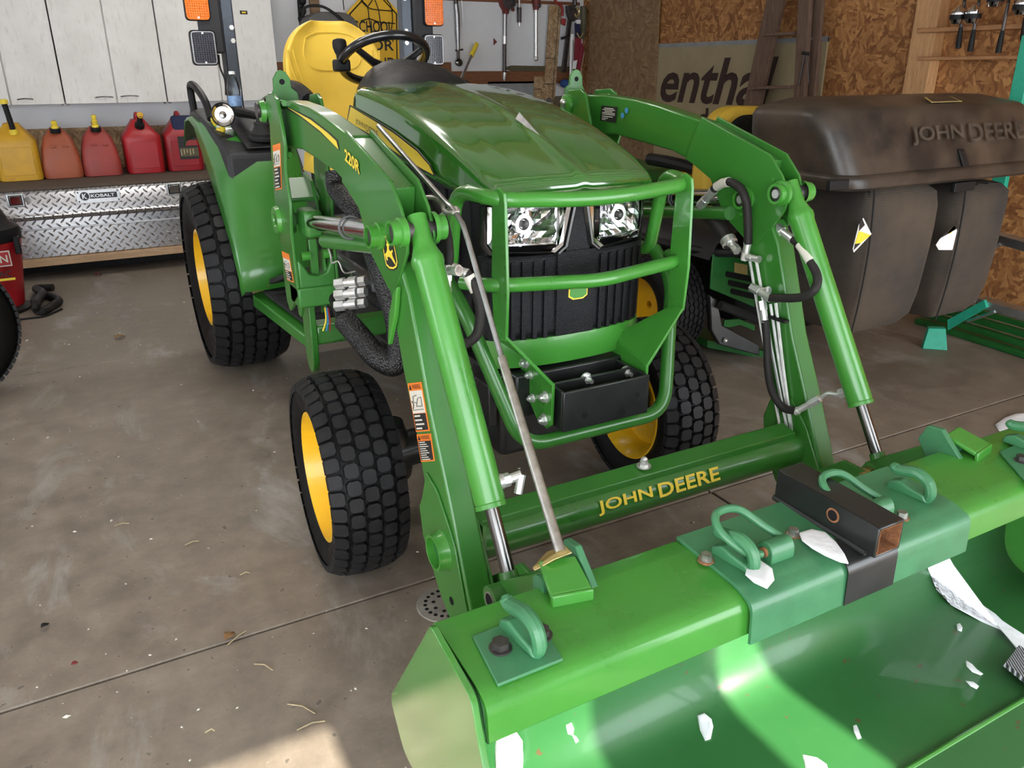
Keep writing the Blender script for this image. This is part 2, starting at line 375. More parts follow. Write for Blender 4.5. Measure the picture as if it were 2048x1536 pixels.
# clear things
def glassy(name, c, rough=.02, ior=1.45):
    mt, nt, bs = _mat(name); n = noise(nt, coords(nt), 20); nt.links.new(ramp(nt, n.outputs[0], [(.3, c), (.7, tuple(min(1, x*1.02) for x in c))]), bs.inputs['Base Color'])
    bs.inputs['Transmission Weight'].default_value = 1; bs.inputs['Roughness'].default_value = rough; bs.inputs['IOR'].default_value = ior; return mt
glassy('clear_plastic', (.95,.97,.98), .05, 1.25); glassy('lamp_glass', (.97,.98,1), .01, 1.2)
plain('sign_brown', (.035, .016, .012), .6)
plain('label_blue', (.22, .36, .62), .4, var=.3, vscale=60)
plain('drain', (.23, .21, .18), .55, var=.2, vscale=30)
mt, nt, bs = _mat('bristle'); co = coords(nt, (1,1,1), (0,0,.6)); wv = nt.nodes.new('ShaderNodeTexWave'); wv.inputs['Scale'].default_value = 60; wv.inputs['Distortion'].default_value = 1.5; nt.links.new(co, wv.inputs[0])
nt.links.new(ramp(nt, wv.outputs[0], [(.2, (.05,.05,.06)), (.8, (.45,.45,.48))]), bs.inputs['Base Color']); bs.inputs['Roughness'].default_value = .8; bump(nt, bs, wv.outputs[0], .8, .006)

plain('sign_cream', (.34, .27, .155), .55, var=.1, vscale=5)

plain('sign_yellow', (.95, .56, .02), .4, var=.03)
plain('lid_letter', (.030, .026, .022), .5, var=.3, vscale=20, dirt=((.085,.065,.048), 6, .5))
plain('post_grey', (.065, .078, .098), .35, metal=.4, var=.1, vscale=40)
plain('speaker_grey', (.085, .08, .075), .5, var=.08)
MT['green_hood'].node_tree.nodes['Principled BSDF'].inputs['Coat IOR'].default_value = 1.9
# ---------------------------------------------------------------- the garage
WY, WX, WL, WF, CZ = 7.40, 4.85, -3.2, -1.6, 2.62
fl = struct(obj('floor', MB().box((WL, WF, -.10), (WX, WY, -.012)), MT['mat_dark']))
xs = [WL, -.70, 1.76, WX]; ys = [WF, 1.80, 4.28, 6.76, WY]; gp = .004
for i in range(3):
    for j in range(4):
        obj('slab', MB().box((xs[i]+gp*(i > 0), ys[j]+gp*(j > 0), -.05), (xs[i+1]-gp*(i < 2), ys[j+1]-gp*(j < 3), 0)), MT['concrete'], fl, bevel=.003, seg=1)
struct(obj('floor_outside', MB().box((-14, -16, -.12), (16, WF, -.012)), MT['driveway']))
struct(obj('wall_back', MB().box((WL, WY, 0), (WX, WY+.12, CZ)), MT['wall_white']))
struct(obj('wall_right', MB().box((WX, WF, 0), (WX+.12, WY+.12, CZ)), MT['osb']))
# unseen left wall; two window openings added to let in more light
wl = MB()
wl.box((WL-.12, WF, 0), (WL, WY, .95)).box((WL-.12, WF, 2.05), (WL, WY, CZ)).box((WL-.12, WF, .95), (WL, .4, 2.05)).box((WL-.12, 1.9, .95), (WL, 3.4, 2.05)).box((WL-.12, 4.9, .95), (WL, WY, 2.05))
struct(obj('wall_left', wl, MT['wall_white']))
struct(obj('ceiling', MB().box((WL, WF, CZ), (WX, WY+.12, CZ+.1)), MT['ceiling_white']))
cl = bpy.data.objects['ceiling']
y = -1.3
while y < WY-.1:
    obj('joist', MB().box((WL, y, CZ-.14), (WX, y+.040, CZ)), MT['wood_joist'], cl); y += .61
hd = struct(obj('wall_front', MB().box((WL, WF-.14, 2.29), (WX, WF, CZ)), MT['wall_white']))
for k, (a, b) in enumerate(((.29, .37), (.626, .91), (1.07, 2.1), (4.3, WX), (WL, WL+.1))):  # first three: added unseen posts, placed and slanted to stripe the sunlight
    lf = [(a, 0), (a, 1.95), (a-(.07 if k == 2 else 0), 2.29)]
    struct(obj('trim_%d' % (k+1), MB().plate([V((x, WF-.14, z)) for x, z in lf+[(b, 2.29), (b, 0)]], (0, .14, 0)), MT['wall_white']))
# rails on the back wall (brown boards) and an OSB strip behind the fuel cans
RY = WY-.018
def wbox(px0, py0, px1, py1, y, t=.018):
    a = at(px0, py0, 'y', y); b = at(px1, py1, 'y', y); return MB().box((a.x, y, b.z), (b.x, y+t, a.z))
struct(obj('trim_6', wbox(560, -20, 1160, 11, RY), MT['wood_rail'], bevel=.002))
struct(obj('trim_7', wbox(545, 144, 1150, 166, RY), MT['wood_rail'], bevel=.002))
struct(obj('trim_8', wbox(545, 124, 903, 143.5, RY), MT['wood_rail'], bevel=.002))
struct(obj('trim_9', MB().box((-1.6, WY-.012, .60), (1.75, WY, at(70, 258, 'y', WY).z)), MT['osb_strip']))
# brown post beside the wall cabinets, and the seams of the right wall's sheets
struct(obj('trim_10', wbox(617, -30, 641, 32, WY-.04, .04), MT['wood_joist'], bevel=.002))
# stud on the right wall
def xbox(p0, p1, x, t):
    a = at(p0[0], p0[1], 'x', x); b = at(p1[0], p1[1], 'x', x); return MB().box((x, a.y, a.z), (x+t, b.y, b.z))
sx_ = WX-.09
pq = [at(1838, -40, 'x', sx_), at(1885, -40, 'x', sx_), at(1855, 180, 'x', sx_), at(1808, 180, 'x', sx_)]
yy0 = (pq[0].y+pq[3].y)/2; yy1 = (pq[1].y+pq[2].y)/2
struct(obj('trim_11', MB().box((sx_, yy1, 0), (WX, yy0, CZ)), MT['wood_fresh'], bevel=.003))
# ================================================================ the tractor with its loader
T = thing('tractor', 'green compact tractor with yellow wheels, yellow seat and front loader', 'tractor')
GR, GB, GH, GC = MT['green'], MT['green_bright'], MT['green_hood'], MT['green_cast']
def part(name, mb, mt, parent=None, **k): return obj(name, mb, mt, parent or T, **k)
def both(fn):                                            # build the same part on both sides; s=0 viewer's left, 1 mirrored
    for s in (0, 1): fn(s)
def S(mb, s): return mb.mirror() if s else mb
X_ = V((1,0,0)); Y_ = V((0,1,0)); Z_ = V((0,0,1))

# ---- wheels -------------------------------------------------------------
def tyre(x0, x1, yc, R, rimr, npitch, nrow, s, nm, steer=0):
    xm = (x0+x1)/2; w_ = x1-x0; hw = w_/2; c = V((xm, yc, R))
    def S(mb, s_):                                        # set on its side of the tractor and turned by the steering
        m_ = mb.mirror() if s_ else mb; c_ = mir(c) if s_ else c
        return m_.moved(Matrix.Translation(c_) @ Matrix.Rotation(steer, 4, 'Z') @ Matrix.Translation(-c_))
    def prof(u):                                          # u in -1..1 across the tread -> radius of the carcass
        return R-.014*R/.29-.020*(R/.29)*abs(u)**3.2
    P = [(-.68*hw, rimr*.97), (-.84*hw, rimr+.006), (-.95*hw, rimr+(R-rimr)*.22), (-1.0*hw, rimr+(R-rimr)*.45), (-1.0*hw, rimr+(R-rimr)*.66), (-.93*hw, prof(.93))]
    P += [(u*hw, prof(u)) for u in (-.8, -.6, -.3, 0, .3, .6, .8)]
    P += [(-a, b) for a, b in reversed(P[:6])]
    mb = MB().lathe(c, X_, P, 64, False)
    tyre_o = part(nm, S(mb, s), MT['rubber_side'], smooth=40)
    # tread: rounded blocks in staggered rows plus long shoulder lugs
    tr = MB(); da = 2*PI/npitch; h = .015*R/.29
    def block(u0, u1, a0, ch, sh=False):
        us, ue = u0, u1; e = da*.435; cu = (ue-us)*ch; ca = e*2*ch*.9
        pts = [(us, -e+ca), (us+cu, -e), (ue-cu, -e), (ue, -e+ca), (ue, e-ca), (ue-cu, e), (us+cu, e), (us, e-ca)]
        if sh: pts = [(us, -e), (us, e), (ue-cu, e), (ue, e-ca), (ue, -e+ca), (ue-cu, -e)] if us < 0 else [(us, -e+ca), (us, e-ca), (us+cu, e), (ue, e), (ue, -e), (us+cu, -e)]
        def pt(u, a, dr):
            r = prof(min(1, abs(u)))+dr; t = a0+a
            if abs(u) > 1: r -= (abs(u)-1)*.22*R
            return c+V((u*hw, r*math.cos(t), r*math.sin(t)))
        n = len(pts); um = sum(p[0] for p in pts)/n
        top = [pt(um+(u-um)*.94, a*.94, h) for u, a in pts]; bot = [pt(u, a, -.004) for u, a in pts]
        tr.add(bot+top, [tuple(range(n, 2*n))]+[(i, (i+1) % n, n+(i+1) % n, n+i) for i in range(n)])
    cw = 1.30/nrow
    for k in range(npitch):
        for j in range(nrow):
            u0 = -.65+j*cw; block(u0+cw*.06, u0+cw*.94, (k+.5*(j % 2))*da, .20)
        for sgn in (-1, 1):
            st = .5 if (sgn < 0) else (.5*(nrow % 2 == 0) + (0 if nrow % 2 == 0 else .5))
            if sgn < 0: block(-1.05, -.70, (k+st)*da, .2, True)
            else: block(.70, 1.05, (k+st)*da, .2, True)
    stuff(obj('tread', S(tr, s), MT['rubber'], tyre_o, smooth=0))
    # rim: dished yellow disc
    rm = MB().lathe(c, X_, [(-.68*hw, rimr*.97), (-.82*hw, rimr*1.03), (-.86*hw, rimr*1.03), (-.87*hw, rimr*.97), (-.68*hw, rimr*.94), (-.42*hw, rimr*.87), (.05*hw, rimr*.82), (.12*hw, rimr*.62), (.02*hw, rimr*.40), (.02*hw, .001)], 48, False)
    rm.lathe(c, X_, [(.84*hw, rimr*1.03), (.86*hw, rimr*1.0), (.70*hw, rimr*.92), (.2*hw, rimr*.85), (.0*hw, rimr*.8), (0*hw, .001)], 48, False)
    r_o = obj('rim', S(rm, s), MT['yellow'], tyre_o, smooth=40)
    for k in range(5):
        a = 2*PI*k/5+.3; p = c+V((.06*hw, rimr*.52*math.cos(a), rimr*.52*math.sin(a)))
        obj('wheel_bolt', S(MB().hexnut(p, -X_, .011, .014), s), MT['zinc'], tyre_o)
    return c
FW = (.452, .648, 2.015, .290); RW = (.458, .785, 3.97, .442)
XF = None; MX = XW
both(lambda s: tyre(*FW, .182, 40, 3, s, 'front_tyre', -.05))
both(lambda s: tyre(*RW, .222, 40, 4, s, 'rear_tyre'))
# ---- axles and running gear (stand on the floor)
part('front_axle', MB().tube([(.56, 2.03, .29), (.75, 2.05, .30), (XW, 2.07, .31), (2*XW-.75, 2.05, .30), (2*XW-.56, 2.03, .29)], [.05, .055, .06, .055, .05], 14), MT['black_metal'])
def hub(s):
    mb = MB().lathe((.700, 2.06, .20), Z_, [(0, .045), (.02, .062), (.06, .070), (.11, .066), (.14, .062), (.17, .052), (.185, .048)], 20)
    mb.cyl((.56, 2.03, .29), (.69, 2.055, .30), .07, .058, 20)
    h_ = part('axle_hub', S(mb, s), MT['black_metal'])
    obj('hub_cap', S(MB().lathe((.700, 2.06, .385), Z_, [(0, .048), (.010, .045), (.013, .025), (.005, .001)], 20), s), MT['black_gloss'], h_)
both(hub)
both(lambda s: part('rear_axle', S(MB().cyl((.60, 3.97, .442), (.95, 3.97, .442), .075, .11, 20), s), MT['black_metal']))
part('front_bolster', MB().box((.93, 1.78, .34), (1.24, 2.35, .62)), MT['black_metal'], bevel=.02)
part('transmission_case', MB().box((.90, 2.7, .33), (1.27, 4.15, .66)), MT['black_metal'], bevel=.03)
part('driveline', MB().cyl((XW, 2.3, .36), (XW, 2.8, .40), .035, n=14), MT['black_metal'])
both(lambda s: part('frame_rail', S(MB().box((.88, 1.75, .46), (.905, 3.2, .58)), s), MT['black_metal'], bevel=.004))
XF = KM; MX = XC
part('engine_block', MB().box((1.10, 2.28, .40), (1.50, 3.3, .98)).box((1.04, 2.2, .30), (1.56, 3.6, .46)), MT['black_void'], bevel=.02)
# dark side screens under the hood
def side_screen(s):
    lo = [(2.04, .60), (3.0, .60), (3.16, 1.15), (2.8, 1.115), (2.37, 1.062), (2.05, 1.035)]
    sc0 = part('side_screen', S(MB().plate([V((1.02, y, z)) for y, z in lo], (.02, 0, 0)), s), MT['grille'], bevel=.006)
    for k in range(9):
        y = 2.12+k*.085; obj('screen_rib', S(MB().box((1.010, y, .63), (1.021, y+.018, 1.02+.0)), s), MT['plastic'], sc0, bevel=.003, seg=1)
both(side_screen)

# ---- hood ---------------------------------------------------------------
def lerp_tab(tab, y):                                      # smooth table look-up (monotone-ish cubic)
    if y <= tab[0][0]: return tab[0][1]
    if y >= tab[-1][0]: return tab[-1][1]
    n = len(tab)
    sl = []
    for i in range(n):
        if i in (0, n-1): j = 0 if i == 0 else n-2; sl.append((tab[j+1][1]-tab[j][1])/(tab[j+1][0]-tab[j][0]))
        else: sl.append((tab[i+1][1]-tab[i-1][1])/(tab[i+1][0]-tab[i-1][0]))
    for i in range(n-1):
        (a, b), (c, d) = tab[i], tab[i+1]
        if y <= c:
            h = c-a; t = (y-a)/h
            return b*(2*t**3-3*t*t+1)+sl[i]*h*(t**3-2*t*t+t)+d*(-2*t**3+3*t*t)+sl[i+1]*h*(t**3-t*t)
ridge = [(1.99, 1.066), (2.147, 1.136), (2.341, 1.203), (2.619, 1.265), (2.926, 1.302), (3.05, 1.310)]
should = [(1.99, 1.056), (2.147, 1.120), (2.341, 1.182), (2.619, 1.245), (2.926, 1.284), (3.05, 1.292)]
lowz = [(1.99, 1.025), (2.2, 1.030), (2.37, 1.052), (2.8, 1.108), (3.05, 1.145)]
halfw = [(1.99, .268), (2.05, .282), (2.3, .292), (2.6, .298), (3.05, .303)]
def hood_pt(y, u):                                        # u -1..1 over the top, beyond = sides
    r = lerp_tab(ridge, y); s_ = lerp_tab(should, y); hwid = lerp_tab(halfw, y); au = abs(u)
    if au <= 1:
        z = r+(s_-r)*au**2.2
        if au < .12: z += .006*(.5+.5*math.cos(PI*au/.12))
        if .60 < au < .76: z += .0008*math.sin(PI*(au-.60)/.16)**2
        x = hwid*.93*au
    else:
        t = min(1, (au-1)/.35); z0 = s_; zl = lerp_tab(lowz, y)
        x = hwid*(.93+.07*math.sin(t*PI/2)); z = z0-(.035*(1-math.cos(t*PI/2)))
        if au > 1.35: t2 = (au-1.35)/.65; z = (s_-.035)+(zl-(s_-.035))*t2; x = hwid*(1+.03*t2)
    return V((XC+math.copysign(x, u), y, z))
us = [-2, -1.8, -1.6, -1.35, -1.28, -1.2, -1.1, -1, -.9, -.82, -.76, -.72, -.68, -.64, -.60, -.5, -.4, -.3, -.2, -.12, -.09, -.06, -.03, 0]
us = us+[-u for u in reversed(us[:-1])]
stations = [2.0, 2.02, 2.04, 2.07, 2.10, 2.14]+[2.18+.05*i for i in range(18)]+[3.05]
rows = []
for dz, dy, k in ((-.055, .0, 1), (-.03, -.012, 1.0), (-.012, -.010, 1)):     # rolled front lip
    rows.append([hood_pt(2.0, u)+V((0, dy-.03*(1-min(1, abs(u))**2), dz if abs(u) < 1.3 else dz*.35)) for u in us])
for y in stations:
    rows.append([hood_pt(y, u)-V((0, .03*(1-min(1, abs(u))**2)*max(0, 1-(y-2.0)/.12), 0)) for u in us])
hood = part('hood', MB().grid(rows, flip=True), GH, smooth=60, fix=False)
md = hood.modifiers.new('thick', 'SOLIDIFY'); md.thickness = .006; md.offset = -1
# centre crest strip and vent notch
vn = MB(); 
vn.add([hood_pt(2.33, .03)+V((0,0,.006)), hood_pt(2.33, -.07)+V((0,0,.014)), hood_pt(2.17, .0)+V((0,0,.003)), hood_pt(2.33, -.02)+V((0,0,.03))], [(0,1,3), (1,2,3), (2,0,3), (0,2,1)])
lab(obj('hood_vent', vn, MT['steel'], hood, smooth=0), 'small pointed chrome vent on the hood crest')
lt = MB().lathe(at(913, 282, 'z', 1.14), Z_, [(0, .014), (.004, .014), (.005, .008), (.02, .008), (.021, .011), (.028, .011), (.03, .006)], 16)
lab(obj('hood_clip', lt, MT['clear_plastic'], hood), 'small clear plastic clip standing on the hood')
# side stripe with lettering
def stripe(s):
    top = [(701, 214), (745, 241), (783, 265), (832, 303), (856, 331), (865, 349)]; bot = [(695, 243), (745, 271), (805, 314), (845, 338)]
    k0 = MB().plate(trace([(699, 210), (745, 236), (784, 260), (834, 299), (860, 330), (869, 353), (845, 343), (803, 318), (743, 275), (693, 247)], 'x', .982), (.004, 0, 0))
    b0 = obj('stripe_border', S(k0, s), MT['decal_black'], hood, smooth=0)
    a = trace(top, 'x', .979)+trace(bot[::-1], 'x', .979)
    obj('stripe', S(MB().plate(a, (.003, 0, 0)), s), MT['decal_yellow'], hood, smooth=0)
stripe(0); stripe(1)
p0 = at(712, 249, 'x', .977); p1 = at(757, 277, 'x', .977); p2 = at(711, 236, 'x', .977)
text('hood_lettering', 'JOHN', p0, p1-p0, p2-p0, (p1-p0).length*.43, (p2-p0).length*1.0, MT['decal_black'], hood, .001)
text('hood_lettering', 'DEERE', p0.lerp(p1, .48), p1-p0, p2-p0, (p1-p0).length*.52, (p2-p0).length*1.0, MT['decal_black'], hood, .001)

# ---- nose: grille, headlights, lower lip ---------------------------------
def nose(u, z, d=0):                                      # u: -1..1 across; plan curve of the nose
    x = XC+.288*u; y = 1.985+.055*abs(u)**2.4+.10*max(0, abs(u)-.86)*1.6+(.02*(1.0-z))
    return V((x, y-d, z))
ug = [i/20-1 for i in range(41)]; zg = [.60+.255*i/10 for i in range(11)]
gr = part('grille', MB().grid([[nose(u, z) for u in ug] for z in zg]), MT['grille'], smooth=60)
for md_ in (gr.modifiers.new('thick', 'SOLIDIFY'),): md_.thickness = .01; md_.offset = -1
for u in [-.93, -.83, -.73, -.62, -.50, -.38, .30, .42, .54, .66, .78, .90]:     # raised vertical ribs, open at the foot
    w2 = .030; z0, z1 = .585, .84 if abs(u) > .25 else .78
    r1 = [[nose(u+du, z, d) for du, d in ((-w2, .0), (-w2*.72, .020), (w2*.72, .020), (w2, .0))] for z in (z0, .7, .8, z1)]
    mb = MB().grid(r1); mb.f.append((0, 1, 2, 3)); mb.f.append((len(mb.v)-4, len(mb.v)-3, len(mb.v)-2, len(mb.v)-1))
    obj('grille_rib', mb, MT['grille'], gr, smooth=30)
    obj('grille_slot_shade', MB().grid([[nose(u+w2+du, z, .004) for du in (.0, .024)] for z in (z0+.01, .7, .8, z1-.01)]), MT['black_void'], gr, smooth=0)  # flat black strip beside the rib, recess shade put into its colour
    obj('grille_chaff', MB().plate([nose(u+w2+.001, z0+.012, .006), nose(u+w2+.023, z0+.012, .006), nose(u+w2+.020, z0+.03+.02*((u*77) % 1), .006), nose(u+w2+.008, z0+.045+.02*((u*31) % 1), .006)], (0, -.002, 0)), MT['leaf_brown'], gr, smooth=0)
r1 = [[nose(du, z, .020) for du in (-.26, -.25, .10, .20, .21)] for z in (.585, .7, .8, .86)]
obj('grille_panel', MB().grid(r1), MT['grille'], gr, smooth=40)
obj('grille_strip', MB().grid([[nose(u, z, .010) for u in (-.13-.12*(.995-z), -.05, .05, .13+.12*(.995-z))] for z in (.855, .90, .95, 1.005)]), MT['grille'], gr, smooth=40)
obj('nose_backing', MB().grid([[nose(u, z, -.06) for u in ug] for z in (.84, .95, 1.02)]), MT['black_void'], gr, smooth=40)
# lower green lip
ll = []
for z, d in ((.508, .004), (.512, .020), (.545, .024), (.575, .024), (.60, .020), (.603, .004)):
    ll.append([nose(u, z, d) for u in ug])
part('nose_lip', MB().grid(ll), GB, smooth=50)
part('nose_undertray', MB().box((1.03, 2.0, .44), (1.57, 2.3, .50)), MT['black_gloss'], bevel=.01)
# headlights
def headlight(s):
    # outline in (u,z) on the nose, left lamp; inner edge slants
    def outl(k):
        pts = [(-.985+k, 1.0-k*.02), (-.985+k, .89+k*.12), (-.93+k, .862+k*.12), (-.24-k*1.2, .855+k*.12), (-.15-k*1.2, .875+k*.10), (-.06-k*1.4, .995-k*.02)]
        return pts
    sg = -1 if s else 1
    def ring(k, d): return [nose(sg*u, z, d) for u, z in outl(k)]
    hl = part('headlight', MB().grid([ring(-.02, .012)+[ring(-.02, .012)[0]], ring(.0, .020)+[ring(.0, .020)[0]], ring(.02, .020)+[ring(.02, .020)[0]], ring(.03, .004)+[ring(.03, .004)[0]]]), MT['black_gloss'], smooth=30)
    obj('bezel', MB().grid([ring(.03, .006)+[ring(.03, .006)[0]], ring(.035, .014)+[ring(.035, .014)[0]], ring(.07, .012)+[ring(.07, .012)[0]], ring(.085, -.012)+[ring(.085, -.012)[0]]]), MT['chrome'], hl, smooth=30)
    # reflector bowl, bulb, divider, clear lens
    rows = []
    for j in range(7):
        z = .885+.105*j/6; row = []
        for i in range(11):
            u = -.88+.62*i/10; b = 1-((i-5)/5)**2; c_ = 1-((j-3)/3)**2
            row.append(nose(sg*u, z, .0-.035*b*c_-.006*((i+j) % 2)))
        rows.append(row)
    obj('reflector', MB().grid(rows), MT['chrome'], hl, smooth=0)
    rows = [[nose(sg*u, z, -.004-.008*((i+j) % 2)) for i, u in enumerate((-.255, -.21, -.165, -.12))] for j, z in enumerate((.885, .92, .955, .99))]
    obj('side_reflector', MB().grid(rows), MT['chrome'], hl, smooth=0)
    c = nose(sg*-.58, .945, -.03)
    obj('bulb_shield', MB().lathe(c, -Y_, [(0, .028), (.02, .028), (.02, .018), (.012, .012)], 20), MT['chrome'], hl)
    obj('bulb', MB().lathe(c, -Y_, [(0, .011), (.026, .011), (.032, .007), (.034, .001)], 16), MT['steel_dark'], hl)
    obj('divider', MB().tube([nose(sg*-.245, .995, .006), nose(sg*-.25, .90, .006), nose(sg*-.29, .888, .006), nose(sg*-.90, .888, .006)], .0045, 6), MT['chrome'], hl)
    ln = [[nose(sg*u, z, .010+.004*(1-((z-.94)/.05)**2)) for u in (-.95, -.7, -.5, -.3, -.19)] for z in (.872, .90, .94, .97, .998)]
    lens = obj('lens', MB().grid(ln), MT['lamp_glass'], hl, smooth=50); m_ = lens.modifiers.new('t', 'SOLIDIFY'); m_.thickness = .003
both(headlight)
# small emblem under the middle bar
c = nose(.0, .735, .014)+V((.0, 0, 0))
em = part('nose_emblem', MB().plate([c+V((x, 0, z)) for x, z in ((-.034, .012), (-.034, -.016), (-.018, -.026), (.018, -.026), (.034, -.016), (.034, .012))], (0, -.006, 0)), MT['decal_yellow'])
obj('emblem_field', MB().plate([c+V((x*.86, -.006, z*.82)) for x, z in ((-.034, .012), (-.034, -.016), (-.018, -.026), (.018, -.026), (.034, -.016), (.034, .012))], (0, -.002, 0)), GB, em, smooth=0)

# ---- brush guard, bumper, weight box -------------------------------------
gy = 1.882
bg0 = part('brush_guard', MB().tube(rounded([(.935, 2.17, .80), (.935, 2.10, .80), (.935, 2.045, 1.055), (.975, gy, 1.043), (1.3, gy-.035, 1.025), (1.625, gy, 1.043), (1.665, 2.045, 1.055), (1.665, 2.10, .80), (1.665, 2.17, .80)], [0, .05, .07, .07, .15, .07, .07, .05, 0], 7), .0215, 14), GB)
obj('guard_bar', MB().tube(rounded([(.93, gy+.12, .80), (.965, gy+.03, .808), (1.02, gy, .808), (1.3, gy-.035, .795), (1.58, gy, .808), (1.635, gy+.03, .808), (1.67, gy+.12, .80)], .06, 6), .0205, 14), GB, bg0)
def gplate(s):
    # strap plate: wide above, stepped in and bolted to the weight box below
    xo = XC-.318; t = .010
    prof = [(gy-.035, 1.035), (gy-.028, 1.062), (gy, 1.074), (gy+.028, 1.062), (gy+.036, 1.03), (gy+.045, .80), (gy+.03, .645), (gy-.035, .66), (gy-.045, .80)]
    mb = MB().plate([V((xo, y, z)) for y, z in prof], (t, 0, 0))
    g = obj('guard_plate', S(mb, s), GB, bg0, bevel=.002)
    # slanted lower leg
    xi = XC-.170
    a0 = V((xo, gy-.036, .668)); a1 = V((xo, gy+.031, .650)); b0 = V((xi-.005, gy-.055, .505)); b1 = V((xi-.005, gy+.135, .545))
    n_ = V((.55, 0, .84))*t
    leg = MB().plate([a0, a1, b1, b0], n_)
    leg.plate([V((xi-.005, y, z)) for y, z in ((gy-.055, .512), (gy+.135, .552), (gy+.135, .46), (gy+.03, .365), (gy-.025, .358), (gy-.05, .38))], (t, 0, 0))
    obj('guard_leg', S(leg, s), GB, bg0, bevel=.002)
    for (y, z, r) in ((gy-.02, .46, .014), (gy-.015, .385, .014), (gy+.055, .43, .011), (gy+.07, .50, .010), (gy+.10, .53, .014)):
        p = V((xi-.005, y, z)); mb = MB().cyl(p, p-X_*.003, r*1.35, n=16).hexnut(p-X_*.003, -X_, r, .012)
        mb.cyl(p-X_*.015, p-X_*.022, r*.45, n=8)
        obj('bolt', S(mb, s), MT['zinc'], bg0, smooth=20)
both(gplate)
# U shaped bumper hoop
part('bumper_hoop', MB().tube(rounded([(.915, 2.10, .80), (.925, 1.985, .72), (1.035, 1.845, .325), (1.565, 1.845, .325), (1.675, 1.985, .72), (1.685, 2.10, .80)], [0, .06, .085, .085, .06, 0], 8), .0225, 16), GR)
bx0, bx1, by0, by1, bz0, bz1 = XC-.155, XC+.155, 1.795, 2.06, .365, .492
wb = MB()
th = .010
wb.box((bx0, by0, bz0), (bx1, by0+th, bz1)).box((bx0, by0+th, bz0), (bx0+th, by1, bz1)).box((bx1-th, by0+th, bz0), (bx1, by1, bz1)).box((bx0+th, by1-th, bz0), (bx1-th, by1, bz1)).box((bx0+th, by0+th, bz0), (bx1-th, by1-th, bz0+.01))
wbo = part('weight_box', wb, MT['black_metal'], bevel=.004)
obj('box_divider', MB().box((bx0+th, 1.885, bz0+.012), (bx1-th, 1.895, bz1-.006)), MT['black_metal'], wbo, bevel=.002)
for x, z in ((bx0+.075, .405), (bx1-.045, .432)):
    obj('box_hole', MB().cyl((x, by0-.0008, z), (x, by0+.001, z), .010, n=16), MT['black_void'], wbo, smooth=0)
for (x, y, z) in ((1.40, 2.045, .475), (1.29, 1.90, .475), (1.44, 1.90, .470)):
    p = V((x, y, z)); obj('bolt', MB().cyl(p, p-Y_*.004, .020, n=16).hexnut(p-Y_*.004, -Y_, .014, .012).cyl(p-Y_*.016, p-Y_*.035, .007, n=10), MT['zinc'], wbo, smooth=20)
part('front_bracket', MB().box((1.08, 1.96, .36), (1.52, 2.2, .50)), MT['black_metal'], bevel=.006)

# ---- dash, steering wheel, seat -------------------------------------------
rows = []
for y, zt, hw_ in ((3.02, 1.300, .29), (3.06, 1.335, .285), (3.12, 1.365, .27), (3.22, 1.395, .25), (3.34, 1.405, .22), (3.44, 1.37, .20), (3.46, 1.1, .20)):
    rows.append([V((XC+hw_*math.sin(a), y, 1.02+(zt-1.02)*max(0, math.cos(a))**.42)) for a in [(-.5+i/16)*PI for i in range(17)]])
part('dash_cowl', MB().grid(rows), MT['plastic'], smooth=60)
part('dash_pedestal', MB().box((XC-.16, 3.1, .5), (XC+.16, 3.42, 1.15)), MT['plastic'], bevel=.03)
swc = V((XC, 3.55, 1.405)); swn = V((0, .50, .866)).normalized(); swu = X_; swv = swn.cross(swu)
ring = [swc+swu*(.185*math.cos(2*PI*i/48))+swv*(.185*math.sin(2*PI*i/48)) for i in range(48)]
sw = part('steering_wheel', MB().tube(ring, .0195, 12, closed=True), MT['black_gloss'])
for a in (PI*.5, PI*1.17, PI*1.83):
    e = swc+(swu*math.cos(a)+swv*math.sin(a))*.178; h0 = swc-swn*.05
    obj('spoke', MB().tube([h0, (h0+e)*.5-swn*.012, e], [.026, .017, .013], 10), MT['black_gloss'], sw)
obj('hub', MB().lathe(swc-swn*.16, swn, [(0, .03), (.08, .04), (.10, .055), (.118, .05), (.122, .02)], 20), MT['plastic'], sw)
ka = PI*.94; kp = swc+(swu*math.cos(ka)+swv*math.sin(ka))*.187
obj('knob_clamp', MB().box((-.033, -.032, -.032), (.033, .032, .018)).moved(Matrix.Translation(kp)), MT['plastic'], sw, bevel=.01)
obj('spinner_knob', MB().lathe(kp+Z_*.015, V((0, .1, 1)), [(0, .018), (.02, .019), (.03, .024), (.05, .030), (.07, .030), (.08, .026), (.085, .012), (.086, .001)], 20), MT['plastic'], sw)
# seat: bucket back with piping
def seat_pt(u, t):                                        # u -1..1, t 0 bottom..1 top
    hwid = .225+.045*math.sin(min(1, t*1.5)*PI*.5)-.03*t; 
    if t > .55: hwid *= math.sqrt(max(.04, 1-((t-.55)/.47)**2.6))
    x = hwid*u; bow = .075*abs(u)**2.2*(1-.3*t)
    return V((XC-.05+x, 4.02+.16*t-bow+.02, 1.02+.57*t))
def seat_loop(d): return [[seat_pt(-1+2*i/20, j/24)-V((0, d, 0)) for i in range(21)] for j in range(25)]
fr = seat_loop(0); bk = [[p+V((0, .085, 0)) for p in r_] for r_ in fr]
mb = MB().grid(fr).grid(bk, flip=True)
n1 = 21
for j in range(24):
    for e in (0, 20): a = j*n1+e; b = (j+1)*n1+e; o_ = 25*n1; mb.f.append((a, b, o_+b, o_+a))
for i in range(20): a = 24*n1+i; mb.f.append((a, a+1, 25*n1+a+1, 25*n1+a))
st = part('seat_back', mb, MT['yellow_seat'], smooth=60)
md_ = st.modifiers.new('sub', 'SUBSURF'); md_.levels = 1; md_.render_levels = 1
